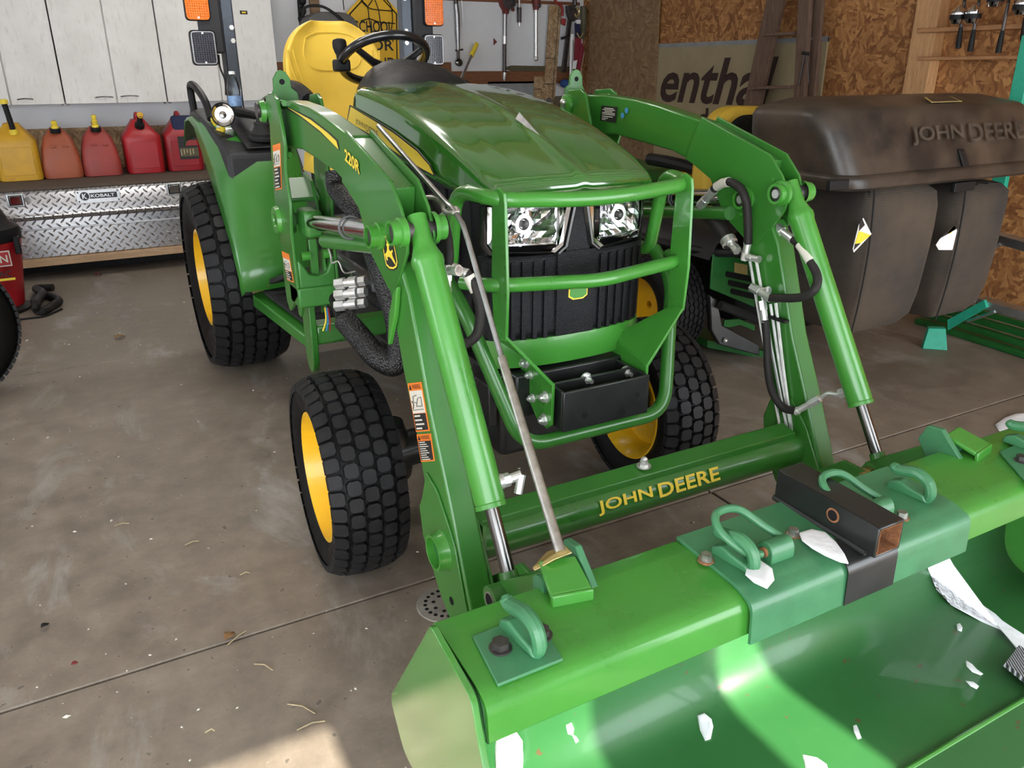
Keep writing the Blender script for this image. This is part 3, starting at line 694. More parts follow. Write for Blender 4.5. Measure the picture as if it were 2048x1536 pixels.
for k, d in ((.70, 0), (.83, .0)):
    for sg in (-1, 1):
        path = [seat_pt(sg*(k-.02+.0*t), .02+.1*i)-V((0, .002, 0)) for i, t in enumerate([0]*6)]
        path = [seat_pt(sg*uu, tt)-V((0, .001, 0)) for uu, tt in ((k-.12, .02), (k-.08, .2), (k-.06, .35), (k-.02, .5), (k+.06, .64), (k+.16, .76))]
        obj('seam', MB().tube(spline(path, 5), .005, 6), MT['yellow_seat'], st)
path = [seat_pt(uu, tt)-V((0, .001, 0)) for uu, tt in ((-.62, .86), (-.60, .72), (-.42, .62), (0, .60), (.42, .62), (.60, .72), (.62, .86), (.35, .90), (0, .905), (-.35, .90))]
obj('seam', MB().tube(spline(path+[path[0]], 5), .0045, 6), MT['yellow_seat'], st)
sb = MB(); rows = []
for y, zt in ((3.60, .93), (3.62, .99), (3.70, 1.01), (3.9, 1.0), (4.08, 1.03), (4.10, .95)):
    rows.append([V((XC+.26*math.sin(a), y, .90+(zt-.90)*max(0, math.cos(a))**.35)) for a in [(-.5+i/12)*PI for i in range(13)]])
part('seat_cushion', MB().grid(rows), MT['yellow_seat'], smooth=60)
part('seat_base', MB().box((XC-.2, 3.65, .75), (XC+.2, 4.2, .93)), MT['plastic'], bevel=.02)
def armrest(s): part('armrest', S(MB().tube(spline([(.985, 4.1, 1.27), (.965, 3.95, 1.285), (.965, 3.75, 1.275), (.975, 3.62, 1.235)], 5), .038, 10), s), MT['plastic'])
both(armrest)

# ---- rollover bar with lamps ----------------------------------------------
def rops(s):
    y = 4.48
    a, b = at(434, -60, 'y', y), at(462, 190, 'y', y); xm = XC-.472; hwp = .030
    o = part('rollover_post', S(MB().box((xm-hwp, y-.035, .85), (xm+hwp, y+.035, 2.05)), s), MT['post_grey'], bevel=.008)
    if not s: lab(o, 'grey steel rollover bar post')
    obj('post_flange', S(MB().box((xm-hwp-.012, y-.05, .85), (xm-hwp, y+.02, 2.0)), s), MT['plastic_grey'], o, bevel=.004)
    for z in (1.50, 1.56, 1.72):
        obj('post_bolt', S(MB().hexnut((xm+.012, y-.035, z), -Y_, .012, .012), s), MT['zinc'], o)
    br = part('lamp_bracket', S(MB().box((xm-.145, y-.055, 1.44), (xm-.032, y-.03, 1.80)), s), MT['plastic_grey'], bevel=.012)
    def lamp(nm, x0, x1, z0, z1, ml):
        pl_ = rounded([V((x0, y-.075, z0)), V((x1, y-.075, z0)), V((x1, y-.075, z1)), V((x0, y-.075, z1))], .022, 4, True)
        o_ = part(nm, S(MB().plate(pl_, (0, .03, 0)), s), MT['plastic'], bevel=.004)
        i_ = rounded([V((x0+.008, y-.078, z0+.008)), V((x1-.008, y-.078, z0+.008)), V((x1-.008, y-.078, z1-.008)), V((x0+.008, y-.078, z1-.008))], .016, 4, True)
        obj('lamp_rim', S(MB().tube(i_, .004, 6, closed=True), s), MT['steel' if ml == 'lens_black' else ml], o_)
        obj('lamp_lens', S(MB().plate(i_, (0, .006, 0)), s), MT[ml], o_, bevel=.002)
        dots = MB(); nx, nz = 9, 13
        for i in range(nx):
            for j in range(nz):
                cx = x0+.016+(x1-x0-.032)*i/(nx-1); cz = z0+.02+(z1-z0-.04)*j/(nz-1)
                dots.add([(cx-.003, y-.079, cz), (cx, y-.079, cz-.004), (cx+.003, y-.079, cz), (cx, y-.079, cz+.004), (cx, y-.0825, cz)], [(0, 1, 4), (1, 2, 4), (2, 3, 4), (3, 0, 4)])
        stuff(obj('lens_prisms', S(dots, s), MT[ml], o_, smooth=0))
        for cz in (z0+.014, z1-.014): obj('lamp_screw', S(MB().cyl(((x0+x1)/2, y-.078, cz), ((x0+x1)/2, y-.083, cz), .005, n=10), s), MT['zinc'], o_)
        return o_
    lamp('marker_lamp', xm-.195, xm-.075, 1.385, 1.545, 'lens_black')
    lamp('turn_signal', xm-.200, xm-.085, 1.585, 1.755, 'amber')
XF = KR
both(rops)
part('lamp_cable', MB().tube(spline([at(437, 110, 'y', 4.5), at(440, 135, 'y', 4.48), at(450, 160, 'y', 4.46), at(452, 190, 'y', 4.44)], 5), .005, 6), MT['hose'])
XF = KM

# ---- fenders, consoles, steps ------------------------------------------------
def fender(s):
    # outer edge curve (y,z) and crown; outer x, inner x
    edge = [(4.55, 1.00), (4.40, 1.13), (4.25, 1.145), (4.10, 1.12), (3.98, 1.03), (3.84, .93), (3.66, .80), (3.50, .66), (3.42, .55), (3.40, .475)]
    inner = [(4.55, 1.05), (4.40, 1.15), (4.2, 1.16), (3.95, 1.15), (3.70, 1.09), (3.60, 1.00), (3.55, .86), (3.47, .72), (3.40, .60), (3.38, .50)]
    rows = []
    for (ye, ze), (yi, zi) in zip(edge, inner):
        a = V((.552, ye, ze)); b = V((.615, (ye+yi)/2-.01, (ze+zi)/2+.035 if ye > 3.9 else ze+.045)); b.y = yi+.02*(ye > 3.6)
        b.z = zi-.004
        rows.append([a, a.lerp(b, .35)+V((-.006, 0, .012)), b, V((.72, yi, zi)), V((.90, yi, zi)), V((.93, yi+.05, zi-.05))])
    f_ = part('fender', S(MB().grid(rows), s), GR, smooth=40)
    m_ = f_.modifiers.new('t', 'SOLIDIFY'); m_.thickness = .006
    # black console on top
    top = [at(388, 206, 'y', 4.25), at(398, 190, 'y', 4.45)]
    cpl = [V((.585, 4.42, 1.19)), V((.575, 4.1, 1.185)), V((.592, 3.75, 1.10)), V((.60, 3.60, 1.035)), V((.86, 3.60, 1.035)), V((.93, 3.75, 1.10)), V((.95, 4.1, 1.185)), V((.93, 4.42, 1.19))]
    cons = MB(); n = len(cpl); low = [p-V((0, 0, .045 if p.x < .605 and p.y > 3.7 else .10)) for p in cpl]
    cons.add(cpl+low, [tuple(range(n))]+[(i, (i+1) % n, n+(i+1) % n, n+i) for i in range(n)])
    c_ = part('fender_console', S(cons, s), MT['plastic_grey'], bevel=.02, seg=3)
    # recessed lever panel
    lp = [V((.665, 3.80, 1.132)), V((.685, 3.60, 1.054)), V((.88, 3.60, 1.054)), V((.90, 3.80, 1.132)), V((.90, 4.02, 1.19)), V((.72, 4.0, 1.185))]
    obj('lever_panel', S(MB().plate(lp, (0, .004, .006)), s), MT['plastic'], c_, bevel=.006)
    # grab handle
    hp = [at(392, 170, 'y', 4.35), at(393, 163, 'y', 4.30), at(402, 168, 'y', 4.2), at(417, 192, 'y', 4.05), at(422, 217, 'y', 3.95)]
    hh = spline([V((.600, 4.36, 1.17)), V((.598, 4.37, 1.27)), V((.598, 4.33, 1.30)), V((.60, 4.2, 1.29)), V((.605, 4.02, 1.235)), V((.607, 3.93, 1.16))], 6)
    obj('grab_handle', S(MB().tube(hh, .017, 10), s), MT['plastic'], c_)
    if s == 0:
        # gear lever with boot
        b0 = V((.775, 3.675, 1.085))
        obj('lever_boot', MB().lathe(b0, V((0, -.12, 1)), [(0, .062), (.012, .064), (.016, .055), (.028, .058), (.034, .046), (.055, .036), (.068, .038), (.074, .026), (.095, .024), (.10, .014)], 24), MT['mat_dark'], c_)
        obj('gear_lever', MB().tube(rounded([b0+V((0, -.01, .09)), b0+V((0, -.012, .15)), b0+V((.06, -.0, .185)), b0+V((.14, .02, .20))], .02, 4), .009, 10), MT['black_gloss'], c_)
        obj('side_lever', MB().tube([V((.72, 3.9, 1.19)), V((.80, 3.70, 1.17))], [.022, .014], 8), MT['plastic'], c_)
        lp0 = at(446, 229, 'y', 3.72)
        la = V((-.10, -1, .12)).normalized()
        lo = obj('console_lamp', MB().lathe(lp0-la*.12, la, [(0, .03), (.02, .042), (.10, .047), (.118, .050), (.122, .046), (.115, .044)], 28, False), MT['plastic'], c_)
        lab(obj('lamp_face', MB().lathe(lp0-la*.012, la, [(0, .001), (.0, .012), (.001, .044), (.006, .046), (.004, .040), (-.006, .02), (.004, .012), (.006, .001)], 28, False), MT['chrome'], c_), 'round clear lamp face')
        obj('lamp_strap', MB().tube(spline([V((.612, 3.86, 1.14)), V((.60, 3.84, 1.165)), V((.62, 3.80, 1.15)), V((.635, 3.81, 1.12)), V((.618, 3.85, 1.12))], 5), .009, 8), MT['decal_yellow'], c_)
        q0 = V((.80, 3.66, 1.092))
        for k, wd in enumerate((.05, .07, .06)):
            obj('panel_print', MB().box((.84, 3.64+.028*k, 1.0745+.0115*k), (.84+wd*.6, 3.647+.028*k, 1.0755+.0115*k)), MT['decal_white'], c_, smooth=0)
    # step with rubber mat
    stp = trace([(505, 556), (577, 612)], 'z', .36)
    sp = [V((.60, 3.42, .47)), V((.70, 2.98, .40)), V((1.05, 2.98, .40)), V((1.05, 3.5, .47)), V((.62, 3.5, .47))]
    s_o = part('floor_step', S(MB().plate(sp, (0, 0, -.05)), s), GR, bevel=.006)
    mt_ = [V((.64, 3.40, .478)), V((.73, 3.0, .411)), V((1.04, 3.0, .411)), V((1.04, 3.44, .478))]
    so = obj('step_mat', S(MB().plate(mt_, (0, 0, .012)), s), MT['mat_dark'], s_o, bevel=.004)
    for k in range(6):
        y0 = 3.04+k*.062; z0 = .411+(y0-3.0)*.168
        obj('mat_rib', S(MB().box((.74-.015*k, y0, z0+.008), (1.03, y0+.02, z0+.022)), s), MT['mat_dark'], s_o)
    obj('mat_flap', S(MB().plate([V((.655, 3.43, .50)), V((.72, 3.20, .585)), V((1.0, 3.25, .60)), V((1.0, 3.45, .52))], (0, .01, .02)), s), MT['mat_dark'], s_o, bevel=.008)
    obj('mat_edge', S(MB().tube([V((.60, 3.415, .485)), V((.645, 3.405, .495)), V((.665, 3.385, .515))], .006, 6), s), MT['leaf_brown'], s_o)
XF = None; MX = XW
both(fender)
XF = KM; MX = XC
part('floor_deck', MB().box((.95, 2.95, .39), (1.65, 3.7, .43)), MT['mat_dark'])
# ================================================================ loader (parts of the tractor)
XO, XI = .662, .729                                      # outer / inner faces of the left boom
YZ = lambda x, pts: [V((x, y, z)) for y, z in pts]
boom_rear = [(2.86, 1.268), (2.70, 1.270), (2.50, 1.258), (2.357, 1.240), (2.12, 1.200), (2.10, 1.05), (2.269, 1.094), (2.612, 1.128), (2.86, 1.118)]
elbow = [(2.123, 1.214), (1.806, 1.120), (1.747, 1.063), (1.717, 1.004), (1.722, .965), (1.750, .930), (1.80, .868), (1.826, .838), (1.868, .850), (1.975, .912), (2.057, 1.022), (2.142, 1.058), (2.19, 1.075), (2.16, 1.15)]
lower = [(1.868, .854), (1.804, .654), (1.735, .505), (1.692, .375), (1.715, .296), (1.700, .215), (1.611, .107), (1.528, .045), (1.47, .045), (1.425, .14), (1.50, .305), (1.546, .407), (1.572, .461), (1.638, .596), (1.69, .739), (1.735, .86), (1.78, .93), (1.86, .93)]
def boom(s):
    b = part('loader_boom', S(MB().plate(YZ(XO+.004, boom_rear), (XI-XO-.008, 0, 0)), s), GR, bevel=.006)
    lab(b, 'curved upper loader boom')
    for x in (XO-.004, XI-.004): obj('elbow_plate', S(MB().plate(YZ(x, elbow), (.008, 0, 0)), s), GR, b, bevel=.002)
    # closing plates between the elbow plates
    mb = MB().plate([V((XO+.004, 2.11, 1.195)), V((XI-.004, 2.11, 1.195)), V((XI-.004, 1.815, 1.100)), V((XO+.004, 1.815, 1.100))], (0, .004, -.01))
    mb.plate([V((XO+.004, 1.815, 1.102)), V((XI-.004, 1.815, 1.102)), V((XI-.004, 1.835, .99)), V((XO+.004, 1.835, .99))], (0, .012, 0))
    obj('elbow_closure', S(mb, s), GR, b, bevel=.003)
    # rear flange ring and lug
    fl_ = MB().tube(rounded(YZ(XO-.002, [(2.76, 1.10), (2.80, 1.112), (2.845, 1.15), (2.845, 1.250), (2.82, 1.262), (2.76, 1.262)]), .03, 5), .010, 8)
    obj('boom_flange', S(fl_, s), GB, b)
    lg = rounded([V((XO+.005, 2.93, 1.255)), V((XO+.005, 2.93, 1.30)), V((XO+.012, 2.93, 1.345)), V(((XO+XI)/2, 2.93, 1.358)), V((XI-.012, 2.93, 1.345)), V((XI-.005, 2.93, 1.30)), V((XI+.01, 2.93, 1.275)), V((XI+.01, 2.93, 1.255))], .02, 4, True)
    lug = MB().plate([V((XC-.645, 2.935, 1.255)), V((XC-.640, 2.935, 1.285)), V((XC-.630, 2.935, 1.30)), V((XC-.628, 2.935, 1.335)), V((XC-.614, 2.935, 1.357)), V((XC-.599, 2.935, 1.363)), V((XC-.584, 2.935, 1.357)), V((XC-.570, 2.935, 1.335)), V((XC-.568, 2.935, 1.305)), V((XC-.548, 2.935, 1.29)), V((XC-.545, 2.935, 1.255))], (0, .012, 0))
    lo = part('lifting_lug', S(lug, s), GC, bevel=.002)
    obj('lug_hole', S(MB().cyl((XC-.599, 2.934, 1.325), (XC-.599, 2.949, 1.325), .0095, n=16), s), MT['black_void'], lo, smooth=0)
    # pin bosses at the elbow
    for (y, z, xa, xb, nm) in ((1.89, .978, .622, XO, 'pin_boss'), (1.738, 1.012, .625, XO, 'pin_boss'), (1.742, 1.014, XI, .762, 'pin_boss'), (1.89, .978, XI, .758, 'pin_boss')):
        ax = X_; ln = xb-xa
        if xa < XO: prof = [(0, .023), (0, .029), (ln*.55, .029), (ln*.6, .034), (ln, .035)]
        else: prof = [(ln, .022), (ln, .030), (ln*.4, .030), (ln*.35, .038), (0, .038)]
        obj(nm, S(MB().lathe((xa, y, z), ax, prof, 28, False), s), GB, b)
        e = (xa+.008 if xa < XO else xb-.006)
        obj('pin', S(MB().cyl((e, y, z), (e+.06 if xa < XO else e-.04, y, z), 0.023 if xa < XO else .021, n=20), s), MT['steel_dark'], b)
        if xa > XO: obj('pin_end', S(MB().cyl((xb-.006, y, z), (xb-.001, y, z), .013, n=16), s), MT['zinc'], b)
    # small through bolts
    for y, z in ((1.78, 1.05), (1.90, .93)):
        obj('stud', S(MB().cyl((XI+.004, y, z), (XI+.007, y, z), .006, n=10), s), MT['green_bright'], b)
    la = part('loader_arm', S(MB().plate(YZ(XO, lower), (XI-XO, 0, 0)), s), GR, bevel=.007, seg=3)
    lab(la, 'slanting lower loader arm')
    # gusset rib beside the elbow, toe stiffener, end boss, hole
    obj('arm_rib', S(MB().plate(YZ(XO-.014, [(1.80, .86), (1.775, .875), (1.80, .80), (1.86, .70), (1.868, .705), (1.845, .79)]), (.014, 0, 0)), s), GB, la, bevel=.004)
    obj('toe_plate', S(MB().plate(YZ(XO-.006, [(1.665, .42), (1.70, .33), (1.722, .296), (1.706, .215), (1.615, .105), (1.53, .043), (1.475, .05), (1.44, .14), (1.50, .29), (1.53, .33), (1.60, .40)]), (.006, 0, 0)), s), GR, la, bevel=.002)
    obj('end_boss', S(MB().lathe((.628, 1.572, .245), X_, [(.03, .040), (0, .040), (0, .046), (.02, .047), (.034, .056)], 32, False), s), GB, la)
    obj('end_boss_bore', S(MB().cyl((.648, 1.572, .245), (.66, 1.572, .245), .041, n=24), s), MT['green_dark'], la)
    obj('arm_hole', S(MB().cyl((XO-.0075, 1.53, .12), (XO+.01, 1.53, .12), .011, n=16), s), MT['black_void'], la, smooth=0)
    obj('toe_cap', S(MB().plate(YZ(XI, [(1.60, .40), (1.53, .33), (1.42, .14), (1.46, .04), (1.62, .10), (1.70, .22)]), (.008, 0, 0)), s), GR, la, bevel=.002)
    # bucket cylinder
    t0 = V((.697, 1.742, 1.030)); t1 = V((.697, 1.383, .455)); d = (t1-t0).normalized()
    bc = part('bucket_cylinder', S(MB().lathe(t0-d*.015, d, [(0, .001), (0, .024), (.07, .025), (.095, .034), (.105, .0385), (.118, .0385), (.128, .0355), ((t1-t0).length+.0, .0355), ((t1-t0).length+.006, .034), ((t1-t0).length+.008, .036), ((t1-t0).length+.018, .036), ((t1-t0).length+.02, .018)], 32, True), s), GB)
    e = t1+d*.165
    obj('cylinder_rod', S(MB().cyl(t1, e, .0165, n=24), s), MT['chrome_dark'], bc)
    obj('rod_eye', S(MB().cyl(e-d*.02, e+d*.02, .021, .024, 16).cyl(e+d*.03-X_*.036, e+d*.03+X_*.036, .028, n=24), s), MT['green'], bc)
    obj('rod_pin', S(MB().cyl(e+d*.03-X_*.058, e+d*.03-X_*.03, .034, n=24).cyl(e+d*.03+X_*.03, e+d*.03+X_*.05, .030, n=24), s), GC, bc)
    if s: obj('pin_nut', S(MB().hexnut(e+d*.03+X_*.05, X_, .022, .018).cyl(e+d*.03+X_*.068, e+d*.03+X_*.085, .010, n=12), s), MT['brass'], bc, smooth=20)
    obj('pin_bore', S(MB().cyl(e+d*.03-X_*.0585, e+d*.03-X_*.057, .018, n=20), s), MT['black_void'], bc, smooth=0)
    obj('pin_bush', S(MB().lathe(e+d*.03-X_*.060, X_, [(0, .018), (0, .022), (.004, .022)], 20, False), s), MT['zinc_dull'], bc)
    # bucket link between rod eye and bucket top
    p = e+d*.03; q = V((p.x, 1.09, .445))
    n_ = (q-p).normalized(); up = n_.cross(X_).normalized()
    for xo in (-.030, .022):
        poly = [p+up*.034-n_*.02, p+up*.030+n_*.10, q+up*.022, q+n_*.025, q-up*.022, p-up*.034+n_*.06, p-up*.034, p-n_*.034]
        obj('bucket_link', S(MB().plate([v+X_*xo for v in poly], (.010, 0, 0)), s), GR, bc, bevel=.003)
    obj('link_tube', S(MB().cyl(q-X_*.05, q+X_*.055, .022, n=20), s), MT['green_brush'], bc)
    # lift cylinder chrome
    l0 = V((.696, 2.72, .880)); l1 = V((.696, 1.90, .978))
    lc = part('lift_cylinder', S(MB().cyl(l0.lerp(l1, .06), l1, .0275, n=28), s), MT['chrome'])
    obj('lift_clevis', S(MB().box(tuple(l0+V((-.03, -.06, -.045))), tuple(l0+V((.03, .06, .045)))), s), GC, lc, bevel=.012)
    g = l0.lerp(l1, .55)
    obj('rod_clip', S(MB().tube(circle_poly(g, .033, X_, Z_, 20), .0035, 6, closed=True), s), MT['lead_grey'], lc)
    obj('lift_barrel', S(MB().cyl(V((.696, 2.55, .845)), V((.735, 1.95, .925)), .022, n=18), s), GR, lc)
both(boom)
# ---- masts
def mast(s):
    fe = [(545.6, 188), (551.5, 199), (564.4, 265.5), (568.5, 295), (568.5, 340), (578, 408), (580.6, 463), (588.8, 537), (595.7, 594)]
    re_ = [(531, 190), (531.5, 216), (538.6, 248), (541, 289), (543.7, 340), (550.5, 411), (546, 432), (549, 457.6), (560, 474), (567, 553), (574, 602), (580, 622)]
    xo = .630
    f3 = [V((xo, at(a, b, 'x', xo).y, at(a, b, 'x', xo).z)) for a, b in fe]; r3 = [at(a, b, 'x', xo) for a, b in re_]
    mo = part('loader_mast', S(MB().plate(f3+r3[::-1], (.012, 0, 0)), s), GR, bevel=.003)
    # inner plate: same outline a little narrower
    f4 = [V((.772, p.y+.0, p.z)) for p in f3]; r4 = [V((.772, p.y-.02, p.z)) for p in r3]
    obj('mast_plate', S(MB().plate(f4+r4[::-1], (.012, 0, 0)), s), GR, mo, bevel=.003)
    ym = f3[4].y
    obj('mast_web', S(MB().box((.645, ym+.10, 1.12), (.77, ym+.112, 1.24)), s), GC, mo)
    obj('pivot_boss', S(MB().lathe((.614, 2.93, 1.232), X_, [(.006, .020), (0, .022), (0, .034), (.016, .037)], 28, False), s), GB, mo)
    obj('pivot_pin', S(MB().cyl((.606, 2.945, 1.235), (.79, 2.945, 1.235), .026, n=20), s), MT['steel_dark'], mo)
    obj('pivot_boss', S(MB().lathe((.800, 2.87, 1.232), X_, [(0, .001), (0, .026), (-.005, .036), (-.016, .038)], 28, False), s), GB, mo)
    obj('grease_fitting', S(MB().sphere((.804, 2.87, 1.240), .013), s), MT['zinc'], mo)
    obj('fitting_tail', S(MB().tube([(.804, 2.87, 1.235), (.806, 2.86, 1.195)], [.006, .003], 6), s), MT['lead_grey'], mo)
    p = at(557, 440, 'x', xo)
    obj('mast_boss', S(MB().lathe((xo-.014, p.y, p.z), X_, [(.006, .022), (0, .024), (0, .046), (.014, .050)], 28, False), s), GB, mo)
    obj('mast_pin', S(MB().cyl((xo-.006, p.y, p.z), (.79, p.y, p.z), .022, n=20), s), MT['green_dark'], mo)
    obj('mast_ring', S(MB().cyl((xo+.012, p.y-.03, p.z), (xo+.045, p.y-.03, p.z), .045, n=24), s), GC, mo)
    # cross saddle and U casting
    obj('mast_saddle', S(MB().plate([V((.642, p.y-.06, .945)), V((.772, p.y-.06, .945)), V((.772, p.y+.05, 1.005)), V((.642, p.y+.05, 1.005))], (0, .004, -.015)), s), GR, mo, bevel=.004)
    for x in (.650, .748): obj('saddle_ear', S(MB().plate(YZ(x, [(p.y-.08, .85), (p.y-.075, .93), (p.y-.03, 1.0), (p.y+.06, 1.02), (p.y+.06, .85)]), (.012, 0, 0)), s), GC, mo, bevel=.003)
    yb = f3[7].y; zb = f3[8].z; zt = f3[7].z
    us = MB()
    ucut = [V((.642, yb-.005, zb-.005)), V((.642, yb-.005, zt+.03)), V((.660, yb-.005, zt+.01)), V((.680, yb-.005, zt-.025)), V((.710, yb-.005, zt-.035)), V((.740, yb-.005, zt-.025)), V((.757, yb-.005, zt+.01)), V((.772, yb-.005, zt+.03)), V((.772, yb-.005, zb-.005))]
    us.plate(ucut, (0, .09, 0)); us.box((.63, yb-.02, zb-.04), (.785, yb+.10, zb+.03))
    obj('mast_casting', S(us, s), GC, mo, bevel=.006)
    obj('mast_strut', S(MB().box((.692, yb+.02, zt-.04), (.722, yb+.05, p.z-.05)), s), GR, mo, bevel=.003)
    obj('keeper', S(MB().cyl((.66, yb+.01, p.z-.105), (.69, yb+.01, p.z-.105), .016, n=14).cyl((.735, yb+.01, p.z-.105), (.76, yb+.01, p.z-.105), .016, n=14), s), GB, mo)
    rp = [V((.75, yb-.0, p.z-.07)), V((.752, yb-.03, p.z-.10)), V((.755, yb-.03, p.z-.13)), V((.775, yb-.04, p.z-.125)), V((.79, yb-.05, p.z-.165)), V((.83, yb-.05, p.z-.165))]
    obj('hair_pin', S(MB().tube(spline(rp, 5), .003, 6), s), MT['zinc'], mo)
    # tongue plate below, drop bracket, tie tube to the frame
    xt = .700
    ty = at(625, 640, 'x', xt).y
    tg = [(ty+.10, zb+.02), (ty-.005, zb+.02)]+[(ty-.005, .40)]+[(ty+.048+.053*math.cos(a), .36+.08*math.sin(a)) for a in [PI+PI*k/8 for k in range(9)]]+[(ty+.10, .42)]
    obj('mast_tongue', S(MB().plate(YZ(xt-.012, tg), (.024, 0, 0)), s), GR, mo, bevel=.003)
    obj('side_hook', S(MB().plate(YZ(.645, [(yb+.0, zb), (yb+.0, zb-.03), (yb+.05, zb-.09), (yb+.075, zb-.085), (yb+.09, zb)]), (.012, 0, 0)), s), GR, mo, bevel=.003)
    obj('tie_tube', S(MB().box((.71, ty+.0, .40), (1.08, ty+.09, .475)), s), GR, mo, bevel=.010)
    obj('mast_gusset', S(MB().plate(YZ(.735, [(yb+.1, zt+.02), (yb+.02, zt+.05), (yb+.0, zb-.02), (yb+.1, zb-.10)]), (.01, 0, 0)), s), GR, mo)
    # upper flange between mast and boom
    obj('mast_tab', S(MB().box((.80, ym+.02, .83), (.86, ym+.05, .87)), s), GC, mo)
both(mast)
# ---- torque tube with lettering
tt = part('torque_tube', MB().cyl((.70, 1.572, .245), (1.90, 1.572, .245), .052, n=40), GR)
obj('tube_flange', MB().plate([V((.74, 1.548, .284)), V((.74, 1.545, .312)), V((.74, 1.60, .325)), V((.74, 1.61, .295))], (1.10, 0, 0)), GR, tt, bevel=.003)
a0 = -.62; c0 = V((1.3, 1.572, .245))
p0 = at(1196, 1037, 'y', 1.518); p1 = at(1437, 968, 'y', 1.518); p2 = at(1437, 942, 'y', 1.518); p3 = at(1196, 1008, 'y', 1.518)
ty0 = 1.572-.0525*math.cos(.42)-.0085; tz0_ = .245+.0525*math.sin(.42)-.019; tu = V((0, math.sin(.42), math.cos(.42))); tw_ = p1.x-p0.x
text('tube_lettering', 'JOHN', V((p0.x, ty0, tz0_)), X_, tu, tw_*.43, .040, MT['decal_yellow'], tt, .0045, off=.02)
text('tube_lettering', 'DEERE', V((p0.x+tw_*.48, ty0, tz0_)), X_, tu, tw_*.52, .040, MT['decal_yellow'], tt, .0045, off=.02)
p = at(1288, 928, 'y', 1.575)
obj('acorn_nut', MB().cyl((p.x, 1.575, .322), (p.x, 1.575, .326), .021, n=20).hexnut((p.x, 1.575, .326), Z_, .013, .012).lathe((p.x, 1.575, .338), Z_, [(0, .011), (.008, .010), (.013, .006), (.015, .001)], 14), MT['zinc'], tt, smooth=25)
obj('line_guard', MB().box((.742, 1.52, .25), (.752, 1.55, .315)), GR, tt)

# ---- decals, numbers, emblem on the booms
bm = [o for o in T.children if o.name.startswith('loader_boom')]; am = [o for o in T.children if o.name.startswith('loader_arm')]; ms = [o for o in T.children if o.name.startswith('loader_mast')]
def yplate(name, pts, x, mt, par, t=.0015): return obj(name, MB().plate(trace(pts, 'x', x), (t, 0, 0)), MT[mt], par, smooth=0)
yplate('boom_stripe_border', [(573, 213), (620, 235), (655, 262), (675, 280), (679, 301), (640, 265), (600, 234), (574, 219)], XO+.0025, 'decal_black', bm[0])
yplate('boom_stripe', [(575, 215), (620, 239), (654, 265), (672, 282), (676, 298), (640, 262), (600, 231)], XO+.0015, 'decal_yellow', bm[0])
for k, (mtn, off) in enumerate((('decal_black', .0), ('decal_yellow', .0))):
    sh = (1.2, 1.2) if k == 0 else (0, 0)
    p0 = at(690+sh[0], 321+sh[1], 'x', XO-.0050-.001*k); p1 = at(720+sh[0], 350+sh[1], 'x', XO-.0050-.001*k); p2 = at(689+sh[0], 296+sh[1], 'x', XO-.0050-.001*k)
    text('boom_number' if k else 'boom_number_shadow', '220R', p0, p1-p0, p2-p0, (p1-p0).length, (p2-p0).length, MT[mtn], bm[0], .0005, off=.03)
# leaping deer plaque (outlines read off the plate)
xe = XO-.0055
def eplate(name, pts, mt, off): return obj(name, MB().plate(trace(pts, 'x', xe-off), (.001, 0, 0)), MT[mt], bm[0], smooth=0)
def shrink(pts, k):
    cx_ = sum(p[0] for p in pts)/len(pts); cy_ = sum(p[1] for p in pts)/len(pts); return [(cx_+(p[0]-cx_)*k, cy_+(p[1]-cy_)*k) for p in pts]
plq = [(766, 476), (770, 470), (777, 468), (783, 472), (787, 484), (792, 508), (795, 526), (793, 536), (787, 540), (779, 539), (772, 532), (768, 515), (765, 493)]
eplate('emblem_rim', shrink(plq, 1.04), 'decal_black', 0); eplate('emblem_ring', shrink(plq, .95), 'decal_yellow', .0008); eplate('emblem_field', shrink(plq, .84), 'decal_black', .0016)
deer = [(771, 478), (774, 484), (774, 478), (776, 484), (779, 479), (778, 486), (780, 489), (777, 492), (777, 499), (781, 503), (784, 500), (785, 502), (783, 508), (785, 514), (789, 522), (791, 530), (788, 526), (783, 518), (779, 514), (774, 514), (775, 521), (773, 520), (771, 513), (769, 509), (772, 506), (774, 501), (774, 493), (772, 489), (774, 486)]
eplate('emblem_deer', deer, 'decal_yellow', .0024)
